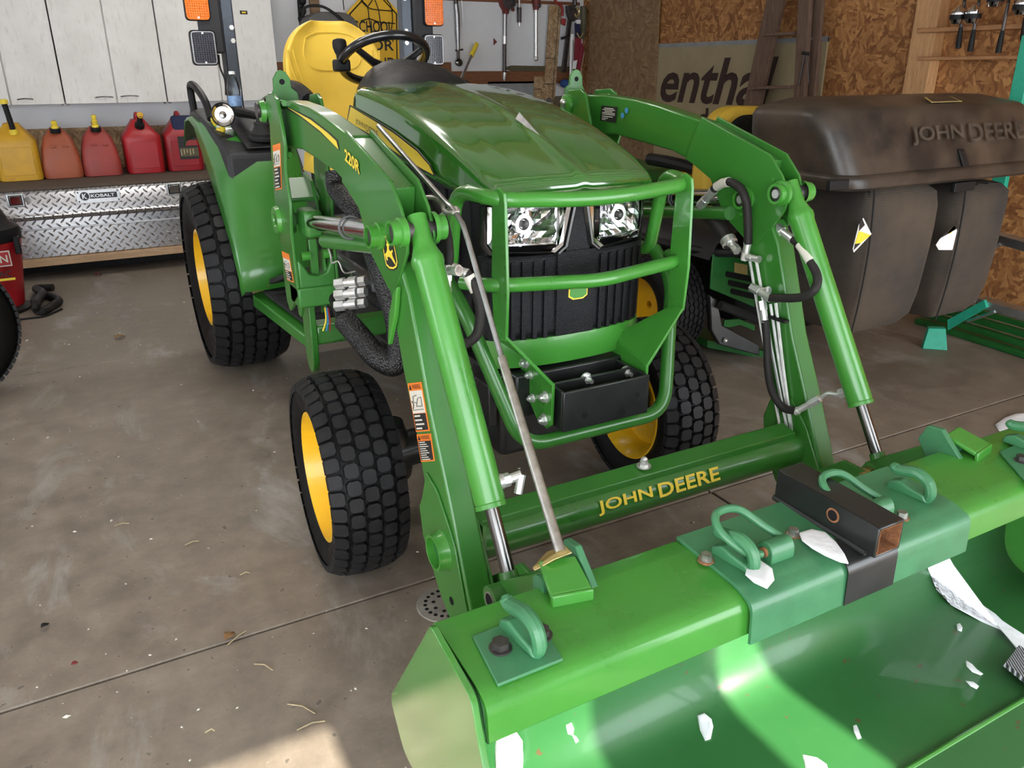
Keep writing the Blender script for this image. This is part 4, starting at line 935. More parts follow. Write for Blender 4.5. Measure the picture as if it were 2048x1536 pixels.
def warn(pts, x, par, split, words=True):                 # pts: tl,tr,br,bl ; split: list of (t0,t1,material)
    q = trace(pts, 'x', x); tl, tr, br, bl = q
    obj('warning_label', MB().plate(q, (.001, 0, 0)), MT['decal_orange'], par, smooth=0)
    def sub(t0, t1, m0=.06, m1=.94): 
        L = lambda t, u: tl.lerp(bl, t).lerp(tr.lerp(br, t), u); return [L(t0, m0), L(t0, m1), L(t1, m1), L(t1, m0)]
    for t0, t1, mtn in split:
        obj('label_panel', MB().plate([v-X_*.001 for v in sub(t0, t1)], (.001, 0, 0)), MT[mtn], par, smooth=0)
        if mtn == 'decal_black':
            lines = MB(); n = max(3, int((t1-t0)*14))
            for k in range(n):
                a = t0+(t1-t0)*(k+.35)/n; lines.plate([v-X_*.0018 for v in sub(a, a+(t1-t0)*.4/n, .14, .55+.3*((k*7) % 3)/3)], (.0006, 0, 0))
            obj('label_print', lines, MT['decal_white'], par, smooth=0)
        if mtn == 'decal_white':
            L = lambda t, u: tl.lerp(bl, t0+(t1-t0)*t).lerp(tr.lerp(br, t0+(t1-t0)*t), u)-X_*.002
            pic = MB().tube([L(.2, .55), L(.25, .3), L(.5, .25), L(.55, .5), L(.35, .6), L(.3, .85), L(.7, .85), L(.7, .45), L(.55, .5)], .0008, 5).tube([L(.85, .1), L(.85, .9)], .0006, 5).tube([L(.45, .15), L(.6, .25), L(.8, .15)], .0012, 5)
            obj('label_picture', pic, MT['decal_black'], par, smooth=0)
    if words:
        t0 = split[0][0]; L = lambda t, u: tl.lerp(bl, t).lerp(tr.lerp(br, t), u)
        b0 = L(t0*.82, .30); b1 = L(t0*.82, .93); b2 = L(t0*.18, .30)
        text('label_word', 'WARNING', b0-X_*.001, b1-b0, b2-b0, (b1-b0).length, (b2-b0).length, MT['decal_black'], par, .0006)
        tri = [L(t0*.15, .16), L(t0*.85, .25), L(t0*.85, .07)]
        obj('label_triangle', MB().plate([v-X_*.001 for v in tri], (.0006, 0, 0)), MT['decal_black'], par, smooth=0)
warn([(815, 767), (842, 764), (859, 862), (832, 864)], XO-.0015, am[0], [(.16, .62, 'decal_white'), (.63, .97, 'decal_black')])
warn([(833, 869), (861, 867), (869, 922), (842, 924)], XO-.0015, am[0], [(.25, .95, 'decal_black')])
warn([(545, 291), (560, 286), (563, 378), (551, 381)], .6285, ms[0], [(.14, .48, 'decal_white'), (.50, .97, 'decal_black')], False)
warn([(563, 502), (577, 508), (587, 565), (574, 560)], .6285, ms[0], [(.22, .62, 'decal_white'), (.64, .96, 'decal_black')], False)
# identification plate on the right boom, inner side
xr = 2*XC-XI-.0005
q = trace([(1204, 211), (1235, 214), (1231, 245), (1201, 241)], 'x', xr)
pl_ = obj('id_plate', MB().plate(q, (-.0015, 0, 0)), MT['decal_black'], bm[1], smooth=0)
L = lambda t, u: q[0].lerp(q[3], t).lerp(q[1].lerp(q[2], t), u)-X_*.002
ln = MB()
for k, (t, u0, u1) in enumerate(((.12, .2, .8), (.22, .1, .9), (.32, .25, .75), (.42, .08, .92), (.52, .08, .92), (.66, .1, .8), (.78, .1, .5), (.88, .1, .35))): ln.plate([L(t, u0), L(t, u1), L(t+.045, u1), L(t+.045, u0)], (-.0004, 0, 0))
obj('id_plate_print', ln, MT['decal_white'], bm[1], smooth=0)
for (a, b) in ((1245, 231), (1253, 221)):
    p = at(a, b, 'x', xr); obj('round_sticker', MB().cyl(p, p-X_*.001, .010, n=20), MT['decal_blue'], bm[1], smooth=0)

# ---- level indicator rod (left side)
xr = .775
pth = [at(757, 252, 'x', xr), at(880, 392, 'x', xr), at(903, 415, 'x', xr), at(920, 440, 'x', xr), at(935, 478, 'x', xr), at(1005, 722, 'x', xr)]
lr = part('level_rod', MB().tube(spline(pth, 4), .0065, 10), MT['steel'])
e = at(1121, 1104, 'y', 1.10); b0 = at(1003, 716, 'x', xr)
obj('rod_sleeve', MB().cyl(b0, e, .0105, n=14), MT['zinc_dull'], lr)
obj('rod_foot', MB().plate([e+V((.018, -.014, -.002)), e+V((.018, .014, -.002)), e+V((-.022, .016, -.006)), e+V((-.055, .014, -.030)), e+V((-.055, .004, -.030)), e+V((-.022, -.012, -.006))], (0, 0, .005)), MT['brass'], lr, bevel=.002)
hk = [at(818, 396, 'x', .735), at(838, 396, 'x', .76), at(868, 396, 'x', .775), at(884, 410, 'x', .78), at(890, 424, 'x', .775), at(905, 426, 'x', .77), at(916, 423, 'x', .78), at(912, 417, 'x', .785), at(898, 420, 'x', .785), at(882, 432, 'x', .77)]
obj('rod_guide', MB().tube(spline(hk, 4), .0055, 8), MT['zinc_dull'], lr)
p = at(822, 397, 'x', .737); obj('guide_bolt', MB().cyl(p, p-Y_*.006, .020, n=16).hexnut(p-Y_*.006, -Y_, .015, .014), MT['zinc'], lr, smooth=20)

# ---- hoses and fittings
def hose(name, pts, r, mt='hose', par=None, n=6): return part(name, MB().tube(spline(pts, n), r, 12), MT[mt], par)
def fitting(a, b, r, par, mt='zinc'):
    a = V(a); b = V(b); d = (b-a)
    mb = MB().cyl(a, a+d*.42, r, n=6).cyl(a+d*.42, b, r*.82, n=16).cyl(a+d*.86, b, r*.95, n=16)
    return obj('hose_fitting', mb, MT[mt], par, smooth=20)
P = lambda a, b, x: at(a, b, 'x', x)
h1 = hose('hydraulic_hose', [P(862, 395, .80), P(878, 420, .80), P(892, 460, .80), P(898, 505, .79), P(895, 545, .78)], .0125)
fitting(P(895, 543, .78), P(894, 585, .775), .013, h1)
h2 = hose('hydraulic_hose', [P(932, 545, .79), P(946, 566, .80), P(958, 605, .81), P(960, 640, .81), P(952, 672, .80), P(928, 690, .775)], .0125)
fitting(P(884, 541, .745), P(918, 541, .765), .014, h2); fitting(P(905, 535, .765), P(935, 548, .79), .013, h2)
obj('hose_tag', MB().cyl(P(937, 551, .793), P(952, 582, .806), .0142, n=16), MT['decal_white'], h2)
x = 1.845
h3 = hose('hydraulic_hose', [P(1428, 378, x), P(1440, 368, x-.01), P(1458, 364, x-.02), P(1480, 376, x-.02), P(1492, 402, x-.015), P(1496, 445, x-.005), P(1496, 488, x)], .0135)
fitting(P(1400, 412, x+.01), P(1428, 380, x), .016, h3); obj('hose_tag', MB().tube([P(1434, 373, x-.005), P(1446, 366, x-.014), P(1458, 364, x-.02)], .0152, 16), MT['decal_white'], h3)
fitting(P(1489, 520, x), P(1496, 484, x), .014, h3)
h4 = hose('hydraulic_hose', [P(1335, 408, x+.10), P(1375, 412, x+.07), P(1415, 430, x+.05), P(1440, 455, x+.03), P(1460, 487, x+.01)], .024)
obj('hose_clamp', MB().cyl(P(1455, 478, x+.012), P(1460, 487, x+.01), .026, n=16), MT['zinc'], h4)
fitting(P(1475, 502, x), P(1460, 484, x+.01), .015, h4)
fitting(P(1494, 514, x), P(1519, 519, x+.005), .012, h4)
h5 = hose('hydraulic_hose', [P(1585, 478, 1.885), P(1602, 492, 1.88), P(1622, 525, 1.875), P(1635, 555, 1.87), P(1628, 580, 1.855), P(1600, 595, 1.845), P(1540, 596, 1.835)], .0130)
fitting(P(1550, 452, 1.90), P(1587, 480, 1.885), .015, h5); fitting(P(1503, 574, 1.835), P(1542, 597, 1.835), .014, h5)
obj('hose_tag', MB().tube([P(1600, 489, 1.88), P(1612, 507, 1.877), P(1621, 523, 1.875)], .0148, 16), MT['decal_white'], h5)
h6 = hose('hydraulic_hose', [P(1530, 640, x-.01), P(1534, 690, x-.01), P(1536, 740, x-.015), P(1545, 785, x-.02), P(1566, 815, x-.01), P(1592, 822, x+.0)], .0125)
fitting(P(1524, 602, x-.005), P(1530, 645, x-.01), .0135, h6); fitting(P(1515, 583, x), P(1538, 580, x), .012, h6)
fitting(P(1640, 797, x+.025), P(1590, 824, x), .013, h6)
obj('hose_elbow', MB().tube(spline([P(1640, 797, x+.025), P(1656, 787, x+.03), P(1675, 789, x+.035), P(1692, 783, 1.89)], 4), .0065, 8), MT['zinc'], h6)
obj('hose_nut', MB().hexnut(P(1680, 787, 1.885), P(1700, 781, 1.89)-P(1680, 787, 1.885), .016, .022), MT['zinc'], h6, smooth=20)
for k, (a, b) in enumerate((((1500, 523), (1558, 862)), ((1513, 522), (1572, 864)), ((1541, 608), (1580, 862)), ((1552, 606), (1582, 868)))):
    xx = x+.012; l_ = part('hydraulic_line', MB().tube(spline([P(a[0], a[1], xx), P((a[0]+b[0])/2, (a[1]+b[1])/2, xx+.004), P(b[0], b[1]-20, xx+.004), P(b[0]+2, b[1], xx+.012)], 4), .0052, 8), MT['zinc'])
part('line_clip', MB().box(tuple(P(1545, 628, 1.868)), tuple(P(1568, 648, 1.845))), MT['plastic'], bevel=.003)
# fitting on the left bucket cylinder
p = V((.735, 1.402, .50)); fo = part('cylinder_port', MB().cyl(p-X_*.012, p, .018, n=16).hexnut(p, X_, .016, .018).cyl(p+X_*.018, p+V((.045, -.01, .01)), .011, n=12).cyl(p+V((.045, -.01, .01)), p+V((.03, -.02, -.03)), .010, n=12), MT['zinc'], smooth=25)
p = V((1.862, 1.66, .90))
# couplers between mast and engine, braided sleeves
for k in range(3):
    a = at(672, 568+22*k, 'y', 2.62); b = at(724, 562+22*k, 'y', 2.55)
    c_ = part('hydraulic_coupler', MB().hexnut(a, b-a, .020, (b-a).length*.35).cyl(a.lerp(b, .35), a.lerp(b, .52), .014, n=12).cyl(a.lerp(b, .52), a.lerp(b, .82), .019, n=16).hexnut(a.lerp(b, .9), b-a, .018, (b-a).length*.25), MT['zinc'], smooth=25)
part('coupler_bracket', MB().box(tuple(at(700, 545, 'y', 2.60)), tuple(at(712, 640, 'y', 2.57))), MT['black_metal'], bevel=.004)
hose('braided_sleeve', [at(690, 640, 'y', 2.50), at(720, 675, 'y', 2.42), at(755, 715, 'y', 2.33), at(790, 728, 'y', 2.28), at(800, 690, 'y', 2.28), at(790, 620, 'y', 2.30), at(768, 555, 'y', 2.34), at(750, 500, 'y', 2.40)], [.045]*0 or .040, 'sleeve')
hose('braided_sleeve', [at(670, 345, 'y', 2.62), at(672, 375, 'y', 2.60), at(690, 400, 'y', 2.52), at(712, 425, 'y', 2.45), at(740, 460, 'y', 2.4)], .032, 'sleeve')
part('wire_sleeve', MB().tube(spline([at(660, 580, 'y', 2.75), at(672, 605, 'y', 2.7), at(685, 640, 'y', 2.6)], 5), .022, 10), MT['plastic'])
for k, c in enumerate(('decal_yellow', 'decal_blue', 'red_paint')): part('wire', MB().tube(spline([at(650+3*k, 615, 'y', 2.8), at(652+4*k, 640, 'y', 2.8), at(646+7*k, 662, 'y', 2.8)], 4), .003, 6), MT[c])
# ================================================================ bucket (part of the tractor)
BX0, BX1 = .432, 2*XC-.432
GK = MT['green_bucket']
outer = rounded(YZ(0, [(.598, .004), (.80, .022), (1.045, .030), (1.058, .25), (1.085, .435), (.905, .425), (.886, .345)]), [0, .1, .17, .05, .014, .030, 0], 9)
inner = [p.copy() for p in outer]
prof = [(p.y, p.z) for p in outer]
rows = [[V((x, y, z)) for (y, z) in prof] for x in (BX0, BX1)]
bk = part('bucket', MB().grid(rows), GK, smooth=40)
lab(bk, 'wide green loader bucket resting on the floor')
md_ = bk.modifiers.new('t', 'SOLIDIFY'); md_.thickness = .007; md_.offset = 0
# top rail: a fresh green channel over the rolled top
obj('top_rail', MB().plate(rounded(YZ(BX0, [(1.098, .430), (1.094, .441), (1.05, .4435), (.912, .433), (.882, .418), (.876, .352), (.884, .352), (.891, .414), (.915, .425), (1.05, .436)]), [.002, .006, .004, .018, .024, .002, .002, .018, .01, .004], 4, True), (BX1-BX0, 0, 0)), GB, bk, smooth=40)
side = rounded(YZ(0, [(1.06, .465), (1.32, .095), (1.25, .0), (.60, .0), (.612, .03), (.80, .20), (.872, .35), (.90, .435)]), [.01, .03, .03, .004, .01, .06, .03, .02], 4, True)
for x in (BX0-.020, BX1+.010):
    obj('side_plate', MB().plate([V((x, p.y, p.z)) for p in side], (.012, 0, 0)), MT['green_bucket_side'], bk, bevel=.002)
obj('cutting_edge', MB().plate(YZ(BX0, [(.575, .002), (.585, .014), (.690, .026), (.69, .006)]), (BX1-BX0, 0, 0)), GK, bk, bevel=.002)
obj('edge_weld', MB().tube([(BX0, .690, .024), (BX1, .690, .024)], .006, 8), GB, bk)
# ears at the back for the arms
for s in (0, 1):
    for x in (.755,):
        obj('bucket_ear', S(MB().plate(YZ(x, [(1.06, .05), (1.07, .30), (1.36, .30), (1.56, .13), (1.52, .03)]), (.012, 0, 0)), s), GR, bk, bevel=.003)
    # top clip that takes the link
    cp = MB().plate([V((.640, 1.035, .452)), V((.722, 1.020, .450)), V((.735, 1.10, .472)), V((.660, 1.115, .474))], (0, -.003, .012))
    co_ = obj('top_clip', S(cp, s), GB, bk, bevel=.004)
    obj('clip_lip', S(MB().plate([V((.640, 1.035, .436)), V((.722, 1.020, .436)), V((.722, 1.022, .462)), V((.640, 1.037, .464))], (0, -.010, 0)), s), GB, bk, bevel=.003)
    obj('clip_ear', S(MB().plate(YZ(.735, [(1.03, .435), (1.12, .40), (1.16, .45), (1.14, .495), (1.10, .50)]), (.016, 0, 0)), s), MT['green_brush'], bk, bevel=.003)
GBR = MT['green_brush']
# the top surface of the rail: z at given y
ZT = lambda y: .4435-.0105*(1.05-y)/.138
sl_ = math.atan2(.0105, .138)
def hook(px, py, parent, yaw=0.0, sc_=1.0, flip=1):
    c = at(px, py, 'z', .447); c.z = ZT(c.y)+.006
    M = Matrix.Translation(c) @ Matrix.Rotation(yaw, 4, 'Z') @ Matrix.Scale(sc_, 4)
    # grab hook: base block, curling horn
    pts = spline([V((0, -.042, .000)), V((0, -.050, .020)), V((0, -.040, .046)), V((0, -.012, .058)), V((0, .018, .052)), V((0, .036, .050)), V((0, .046, .060))], 5)
    rs = [.0115+.002*math.sin(PI*i/(len(pts)-1)) for i in range(len(pts))]; rs[-1] = .006; rs[-2] = .008
    h_ = obj('grab_hook', MB().tube(pts, rs, 10).moved(M), GBR, parent)
    obj('hook_base', MB().plate([V((-.014, -.052, 0)), V((-.014, .046, 0)), V((-.014, .044, .018)), V((-.014, .020, .030)), V((-.014, -.005, .022)), V((-.014, -.040, .016))], (.028, 0, 0)).moved(M), GBR, parent, bevel=.004)
    return h_
def bolt(px, py, parent, mt='zinc', r=.013, z=.449, washer=None):
    c = at(px, py, 'z', z); c.z = ZT(min(1.05, c.y))+.006
    if washer: obj('washer', MB().cyl(c-Z_*.002, c+Z_*.003, r*1.5, n=20), MT[washer], parent)
    obj('bolt', MB().cyl(c, c+Z_*.004, r*1.28, n=18).hexnut(c+Z_*.004, Z_, r, .012), MT[mt], parent, smooth=20)
# left hook plate
q = [at(a, b, 'z', .452) for a, b in ((944, 1268), (1066, 1221), (1127, 1305), (995, 1357))]
for v in q: v.z = ZT(min(v.y, 1.05))+.0005
hp = obj('hook_plate', MB().plate(q, (0, 0, .007)), MT['green_brush'], bk, bevel=.002)
hook(1042, 1275, bk, .12, 1.05); bolt(1001, 1292, bk, 'steel_dark', .016); bolt(1082, 1266, bk, 'steel_dark', .016)
# centre hitch plate: folded over the front of the rail
hx0, hx1 = .982, 1.640
hpf = rounded(YZ(hx0, [(1.092, .4445), (.915, .4345), (.872, .418), (.868, .338)]), [0, .012, .022, 0], 5)
th_ = [V((0, .0, .007))]*0
pp = hpf+[p+V((0, -.007 if p.z < .425 else -.001, .008 if p.z > .40 else .001)) for p in hpf[::-1]]
obj('hitch_plate', MB().plate(pp, (hx1-hx0, 0, 0)), GBR, bk, smooth=40, bevel=.001)
# black receiver tube welded on it
rx0, rx1 = 1.285, 1.362; zt0 = .452
rc = MB(); y0, y1 = .845, 1.115; tw = .006; sl = lambda y: zt0-.010+(y-.85)*.03
def rbox(xa, xb, za, zb): 
    rc.add([(xa, y0, za+sl(y0)-zt0), (xb, y0, za+sl(y0)-zt0), (xb, y1, za+sl(y1)-zt0), (xa, y1, za+sl(y1)-zt0), (xa, y0, zb+sl(y0)-zt0), (xb, y0, zb+sl(y0)-zt0), (xb, y1, zb+sl(y1)-zt0), (xa, y1, zb+sl(y1)-zt0)], [(3,2,1,0),(4,5,6,7),(0,1,5,4),(1,2,6,5),(2,3,7,6),(3,0,4,7)])
zb_ = zt0+.002; zt1 = zt0+.072
rbox(rx0, rx0+tw, zb_, zt1); rbox(rx1-tw, rx1, zb_, zt1); rbox(rx0, rx1, zb_, zb_+tw); rbox(rx0, rx1, zt1-tw, zt1)
rt = obj('receiver_tube', rc, MT['black_metal'], bk, bevel=.004)
lab(rt, 'black square steel hitch receiver tube')
inn = MB(); 
for (xa, xb, za, zb2) in ((rx0+tw, rx0+tw+.001, zb_+tw, zt1-tw), (rx1-tw-.001, rx1-tw, zb_+tw, zt1-tw), (rx0+tw, rx1-tw, zb_+tw, zb_+tw+.001), (rx0+tw, rx1-tw, zt1-tw-.001, zt1-tw)):
    rc = MB(); rbox(xa, xb, za, zb2); inn.merge(rc)
obj('receiver_bore', inn, MT['rust'], bk, smooth=0)
obj('receiver_hole', MB().cyl((rx0-.001, .955, zt0+.035), (rx0+.003, .955, zt0+.035), .012, n=18), MT['black_void'], bk, smooth=0)
obj('receiver_hole_rust', MB().lathe((rx0-.0012, .955, zt0+.035), X_, [(0, .012), (0, .016), (.002, .0165)], 18, False), MT['rust'], bk)
obj('receiver_weld', MB().tube([(rx0, y0+.02, zt0-.006), (rx0, y1, zt0-.001)], .007, 6).tube([(rx1, y0+.02, zt0-.006), (rx1, y1, zt0-.001)], .007, 6), MT['black_metal'], bk)
obj('bare_patch', MB().plate(rounded(YZ(1.235, [(.93, .4465), (.905, .4445), (.861, .43), (.8585, .339)]), [0, .01, .02, 0], 4)+[p+V((0, -.0012, .0012)) for p in rounded(YZ(1.235, [(.93, .4465), (.905, .4445), (.861, .43), (.8585, .339)]), [0, .01, .02, 0], 4)[::-1]], (.15, 0, 0)), MT['black_metal'], bk, smooth=40)
# D rings in their blocks
def dring(px, py):
    c = at(px, py, 'z', .47); c.z = ZT(c.y)+.012
    obj('ring_block', MB().plate(rounded([c+V((0, -.022, -.008)), c+V((0, .022, -.008)), c+V((0, .022, .022)), c+V((0, .008, .036)), c+V((0, -.012, .036)), c+V((0, -.022, .020))], .008, 3, True), (.062, 0, 0)), GBR, bk, bevel=.003)
    cc = c+V((-.004, 0, .014)); R_ = .052
    up = V((-.45, .62, .64)).normalized(); a = up
    loop = [cc+V((.062+.012, 0, 0)), cc+V((.05, .02, .01))+a*.03, cc+V((.03, .02, .01))+a*.085, cc+V((-.015, .01, .0))+a*.105, cc+V((-.045, -.005, 0))+a*.075, cc+V((-.035, -.012, 0))+a*.02, cc+V((-.008, -.002, 0))]
    obj('d_ring', MB().tube(spline(loop, 7), .0085, 10), GBR, bk)
    obj('ring_rust', MB().cyl(cc-X_*.002, cc+X_*.010, .0105, n=12), MT['rust'], bk)
dring(1530, 1097); dring(1736, 1018)
hook(1465, 1120, bk, .15, 1.0); hook(1815, 985, bk, .15, 1.0)
for (a, b) in ((1413, 1113), (1523, 1130), (1587, 1062), (1805, 1024)): bolt(a, b, bk, 'zinc_dull', .011, .455, 'rust')
# right hook plate, partly out of the frame
q = [at(a, b, 'z', .452) for a, b in ((2000, 900), (2075, 868), (2140, 930), (2062, 960))]
for v in q: v.z = ZT(min(v.y, 1.05))+.0005
obj('hook_plate', MB().plate(q, (0, 0, .007)), GBR, bk, bevel=.002)
hook(2045, 893, bk, .15, 1.0); bolt(2044, 918, bk, 'steel_dark', .014)
XF = None; MX = XW
# ---------------------------------------------------------------- added fill lamps on the unseen ceiling, brightening the back of the garage
for k, (x, y, lb) in enumerate(((1.2, 5.6, 'added white fill lamp on the unseen ceiling near the back wall'), (.6, 3.2, 'added white fill lamp on the unseen ceiling above the tractor'))):
    t = thing('fill_lamp', lb, 'lamp', 'added ceiling fill lamps')
    obj('housing', MB().box((x-.62, y-.06, 2.43), (x+.62, y+.06, 2.478)), MT['white'], t, bevel=.01)
    dm, dn, db_ = _mat('fill_lamp_tube_%d' % k); db_.inputs['Emission Color'].default_value = (1, .96, .9, 1); db_.inputs['Emission Strength'].default_value = 18
    obj('diffuser', MB().box((x-.60, y-.05, 2.41), (x+.60, y+.05, 2.43)), dm, t, bevel=.008)
    for dx in (-.5, .5): obj('hanger', MB().cyl((x+dx, y, 2.478), (x+dx, y, 2.62), .004, n=6), MT['zinc'], t)
# ================================================================ things along the back wall
TY = 6.34                                                # front of the tool chest
W = lambda a, b, off=.03: at(a, b, 'y', WY-off)
# ---- wall cabinets
CY = WY-.33
zb = at(131, 208, 'y', CY).z; zt = 2.05
ex = [at(e, 207, 'y', CY).x for e in (-85, 22, 131, 236, 336, 446)]+[at(557, 147, 'y', CY).x]
names = ['cream laminate wall cabinet at the far left, above the yellow fuel can', 'cream laminate wall cabinet above the two faded fuel cans', 'cream laminate wall cabinet behind the tractor\'s rollover bar']
hand = {0: None, 1: (35, 66, 199), 2: (191, 226, 195), 3: (242, 277, 193), 4: None, 5: None}
for k in range(3):
    c = thing('wall_cabinet', names[k], 'cabinet', 'wall cabinets')
    obj('carcass', MB().box((ex[2*k]+.004, CY+.021, zb+.004), (ex[2*k+2]-.004, WY-.001, zt)), MT['cabinet'], c, bevel=.002)
    for j in (0, 1):
        i = 2*k+j
        d = obj('door', MB().box((ex[i]+.005, CY, zb), (ex[i+1]-.005, CY+.019, zt-.01)), MT['cabinet'], c, bevel=.002)
        if hand[i]:
            a, b, yy = hand[i]; p = at(a, yy, 'y', CY); q = at(b, yy-1, 'y', CY); z = p.z
            obj('handle', MB().tube(spline([V((p.x, CY-.001, z)), V((p.x+.02, CY-.016, z+.003)), V(((p.x+q.x)/2, CY-.024, z+.006)), V((q.x-.02, CY-.016, z+.003)), V((q.x, CY-.001, z))], 5), .0045, 8), MT['steel'], d)
        obj('hinge', MB().box((ex[i+1]-.03 if j else ex[i]+.008, CY+.002, zb-.010), (ex[i+1]-.012 if j else ex[i]+.026, CY+.018, zb+.0)), MT['steel_dark'], d)
p = at(487, 25, 'y', CY)
lv = thing('bubble_level', 'tiny black bubble level with yellow vial on the cabinet door', 'level')
obj('level_body', MB().box((p.x-.028, CY-.010, p.z-.013), (p.x+.028, CY-.0005, p.z+.013)), MT['plastic'], lv, bevel=.002)
obj('level_vial', MB().cyl((p.x-.016, CY-.011, p.z), (p.x+.016, CY-.011, p.z), .007, n=12), MT['decal_yellow'], lv)
# ---- tool chest of diamond plate
tz0, tz1 = at(372, 490, 'y', TY).z, at(0, 386, 'y', TY).z; tx0, tx1 = -1.35, at(352, 380, 'y', TY).x+.26
zs = at(21, 443, 'y', TY).z
tc = thing('tool_chest', 'long diamond-plate aluminium tool chest under the fuel cans', 'tool box')
obj('chest_body', MB().box((tx0+.02, TY+.015, tz0), (tx1-.02, TY+.55, zs-.004)), MT['diamond_plate'], tc, bevel=.006)
ld = obj('chest_lid', MB().plate([V((tx0, TY-.015, zs)), V((tx0, TY-.03, zs+.02)), V((tx0, TY-.02, zs+.045)), V((tx0, TY-.012, tz1-.02)), V((tx0, TY+.0, tz1)), V((tx0, TY+.56, tz1)), V((tx0, TY+.56, zs))], (tx1-tx0, 0, 0)), MT['diamond_plate'], tc, bevel=.005)
obj('chest_lip', MB().box((tx0+.02, TY+.0, zs-.075), (tx1-.02, TY+.02, zs-.062)), MT['aluminium'], tc, bevel=.003)
for a, b in ((31, 401), (348, 378)):
    p = at(a, b, 'y', TY-.02)
    l_ = obj('latch', MB().box((p.x-.052, TY-.024, p.z-.045), (p.x+.052, TY-.010, p.z+.045)), MT['aluminium'], tc, bevel=.010)
    obj('latch_well', MB().box((p.x-.040, TY-.0255, p.z-.034), (p.x+.040, TY-.022, p.z+.034)), MT['black_gloss'], l_, bevel=.005)
    obj('latch_paddle', MB().plate([V((p.x-.032, TY-.026, p.z-.026)), V((p.x+.032, TY-.026, p.z-.026)), V((p.x+.032, TY-.030, p.z+.028)), V((p.x-.032, TY-.030, p.z+.028))], (0, .003, 0)), MT['chrome'], l_, bevel=.002)
    obj('latch_lock', MB().cyl((p.x+.072, TY-.012, p.z), (p.x+.072, TY-.024, p.z), .020, n=20), MT['chrome'], l_)
p = at(155, 408, 'y', TY-.02); q = at(238, 376, 'y', TY-.02)
np_ = obj('name_plate', MB().box((p.x, TY-.022, p.z), (q.x, TY-.012, q.z)), MT['aluminium'], tc, bevel=.002)
obj('name_field', MB().box((p.x+.024, TY-.0235, p.z+.030), (q.x-.02, TY-.0215, q.z-.022)), MT['decal_black'], np_, smooth=0)
text('name_lettering', 'KOBALT', V((p.x+.092, TY-.0235, p.z+.038)), X_, Z_, (q.x-p.x)-.128, (q.z-p.z)-.068, MT['aluminium'], np_, .001, off=.02)
cx = p.x+.052; cz = (p.z+q.z)/2+.004
obj('name_disc', MB().cyl((cx, TY-.0235, cz), (cx, TY-.025, cz), .034, n=28), MT['aluminium'], np_, smooth=0)
obj('name_disc_field', MB().cyl((cx, TY-.025, cz), (cx, TY-.0258, cz), .029, n=28), MT['decal_black'], np_, smooth=0)
text('name_initial', 'K', V((cx-.015, TY-.0258, cz-.018)), X_, Z_, .030, .036, MT['aluminium'], np_, .001, off=.02)
for a, b in ((.012, .012), (.012, .0), (.0, .012), (0, 0)):
    obj('rivet', MB().cyl((p.x+.014 if a else q.x-.014, TY-.021, p.z+.014 if b else q.z-.014), (p.x+.014 if a else q.x-.014, TY-.026, p.z+.014 if b else q.z-.014), .006, n=10), MT['steel_dark'], np_)
# ---- board on top, plank and blocks below
tag(obj('shelf_board', MB().box((-1.5, TY+.005, tz1+.001), (tx1+.25, WY-.013, tz1+.019)), MT['carpet'], bevel=.004), 'brown carpeted board carrying the row of fuel cans', 'shelf')
SZ = tz1+.0195
pz = at(372, 505, 'y', TY-.005).z
tag(obj('wooden_plank', MB().box((-1.5, TY-.01, pz), (tx1+.2, TY+.08, tz0-.001)), MT['wood_plank'], bevel=.004), 'pale softwood plank under the front of the tool chest', 'plank')
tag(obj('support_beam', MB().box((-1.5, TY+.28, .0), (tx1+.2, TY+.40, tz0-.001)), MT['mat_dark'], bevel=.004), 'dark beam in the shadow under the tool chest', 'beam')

# ---- fuel cans
def can(px, label, ml, shape, w, d, h, spout, yfront):
    b = at(px, 360, 'y', yfront); cx = b.x; y0 = yfront; z0 = SZ
    t = thing('fuel_can', label, 'fuel can', 'row of fuel cans')
    def ringz(z, sx, y_a, y_b, n=8):
        pts = rounded([V((cx-sx, y_a, z)), V((cx+sx, y_a, z)), V((cx+sx, y_b, z)), V((cx-sx, y_b, z))], min(.045, sx*.6), 4, True); return pts
    if shape == 'square':
        lv_ = [(0, .93, 0), (.03, 1, 0), (.62, 1, 0), (.68, .98, .0), (.80, .70, .10), (.93, .40, .22), (.97, .34, .26)]
    else:
        lv_ = [(0, .93, 0), (.03, 1, 0), (.25, 1, .0), (.55, .90, .04), (.78, .72, .12), (.88, .52, .2), (.95, .34, .26), (.98, .26, .30)]
    rows = [ringz(z0+.001+h*a, w/2*s_, y0+d*o_, y0+d*(1-o_*.6)) for a, s_, o_ in lv_]
    mb = MB().grid(rows, wrap=True); n = len(rows[0]); mb.f.append(tuple(range(n-1, -1, -1))); mb.f.append(tuple(range(len(mb.v)-n, len(mb.v))))
    body = obj('can_body', mb, ml, t, smooth=50, bevel=.004)
    top = z0+h*.96
    # carry handle at the back, embossed panel in front
    obj('can_handle', MB().tube(spline([V((cx, y0+d*.30, top-.01)), V((cx, y0+d*.45, top+.035)), V((cx, y0+d*.75, top+.03)), V((cx, y0+d*.95, top-.06))], 5), .018, 8), ml, t)
    if shape == 'square': obj('can_panel', MB().plate(rounded([V((cx-w*.36, y0-.001, z0+h*.10)), V((cx+w*.36, y0-.001, z0+h*.10)), V((cx+w*.36, y0-.001, z0+h*.58)), V((cx-w*.36, y0-.001, z0+h*.58))], .02, 3, True), (0, -.004, 0)), ml, t, bevel=.003)
    else:
        for dx in (-.055, .025): obj('can_emboss', MB().box((cx+dx, y0+d*.03, z0+h*.615), (cx+dx+.04, y0+d*.10, z0+h*.655)), ml, t, bevel=.003)
    n0 = V((cx+.0, y0+d*.16, z0+h*.84)) if shape == 'square' else V((cx, y0+d*.20, z0+h*.90))
    return t, n0, cx, y0
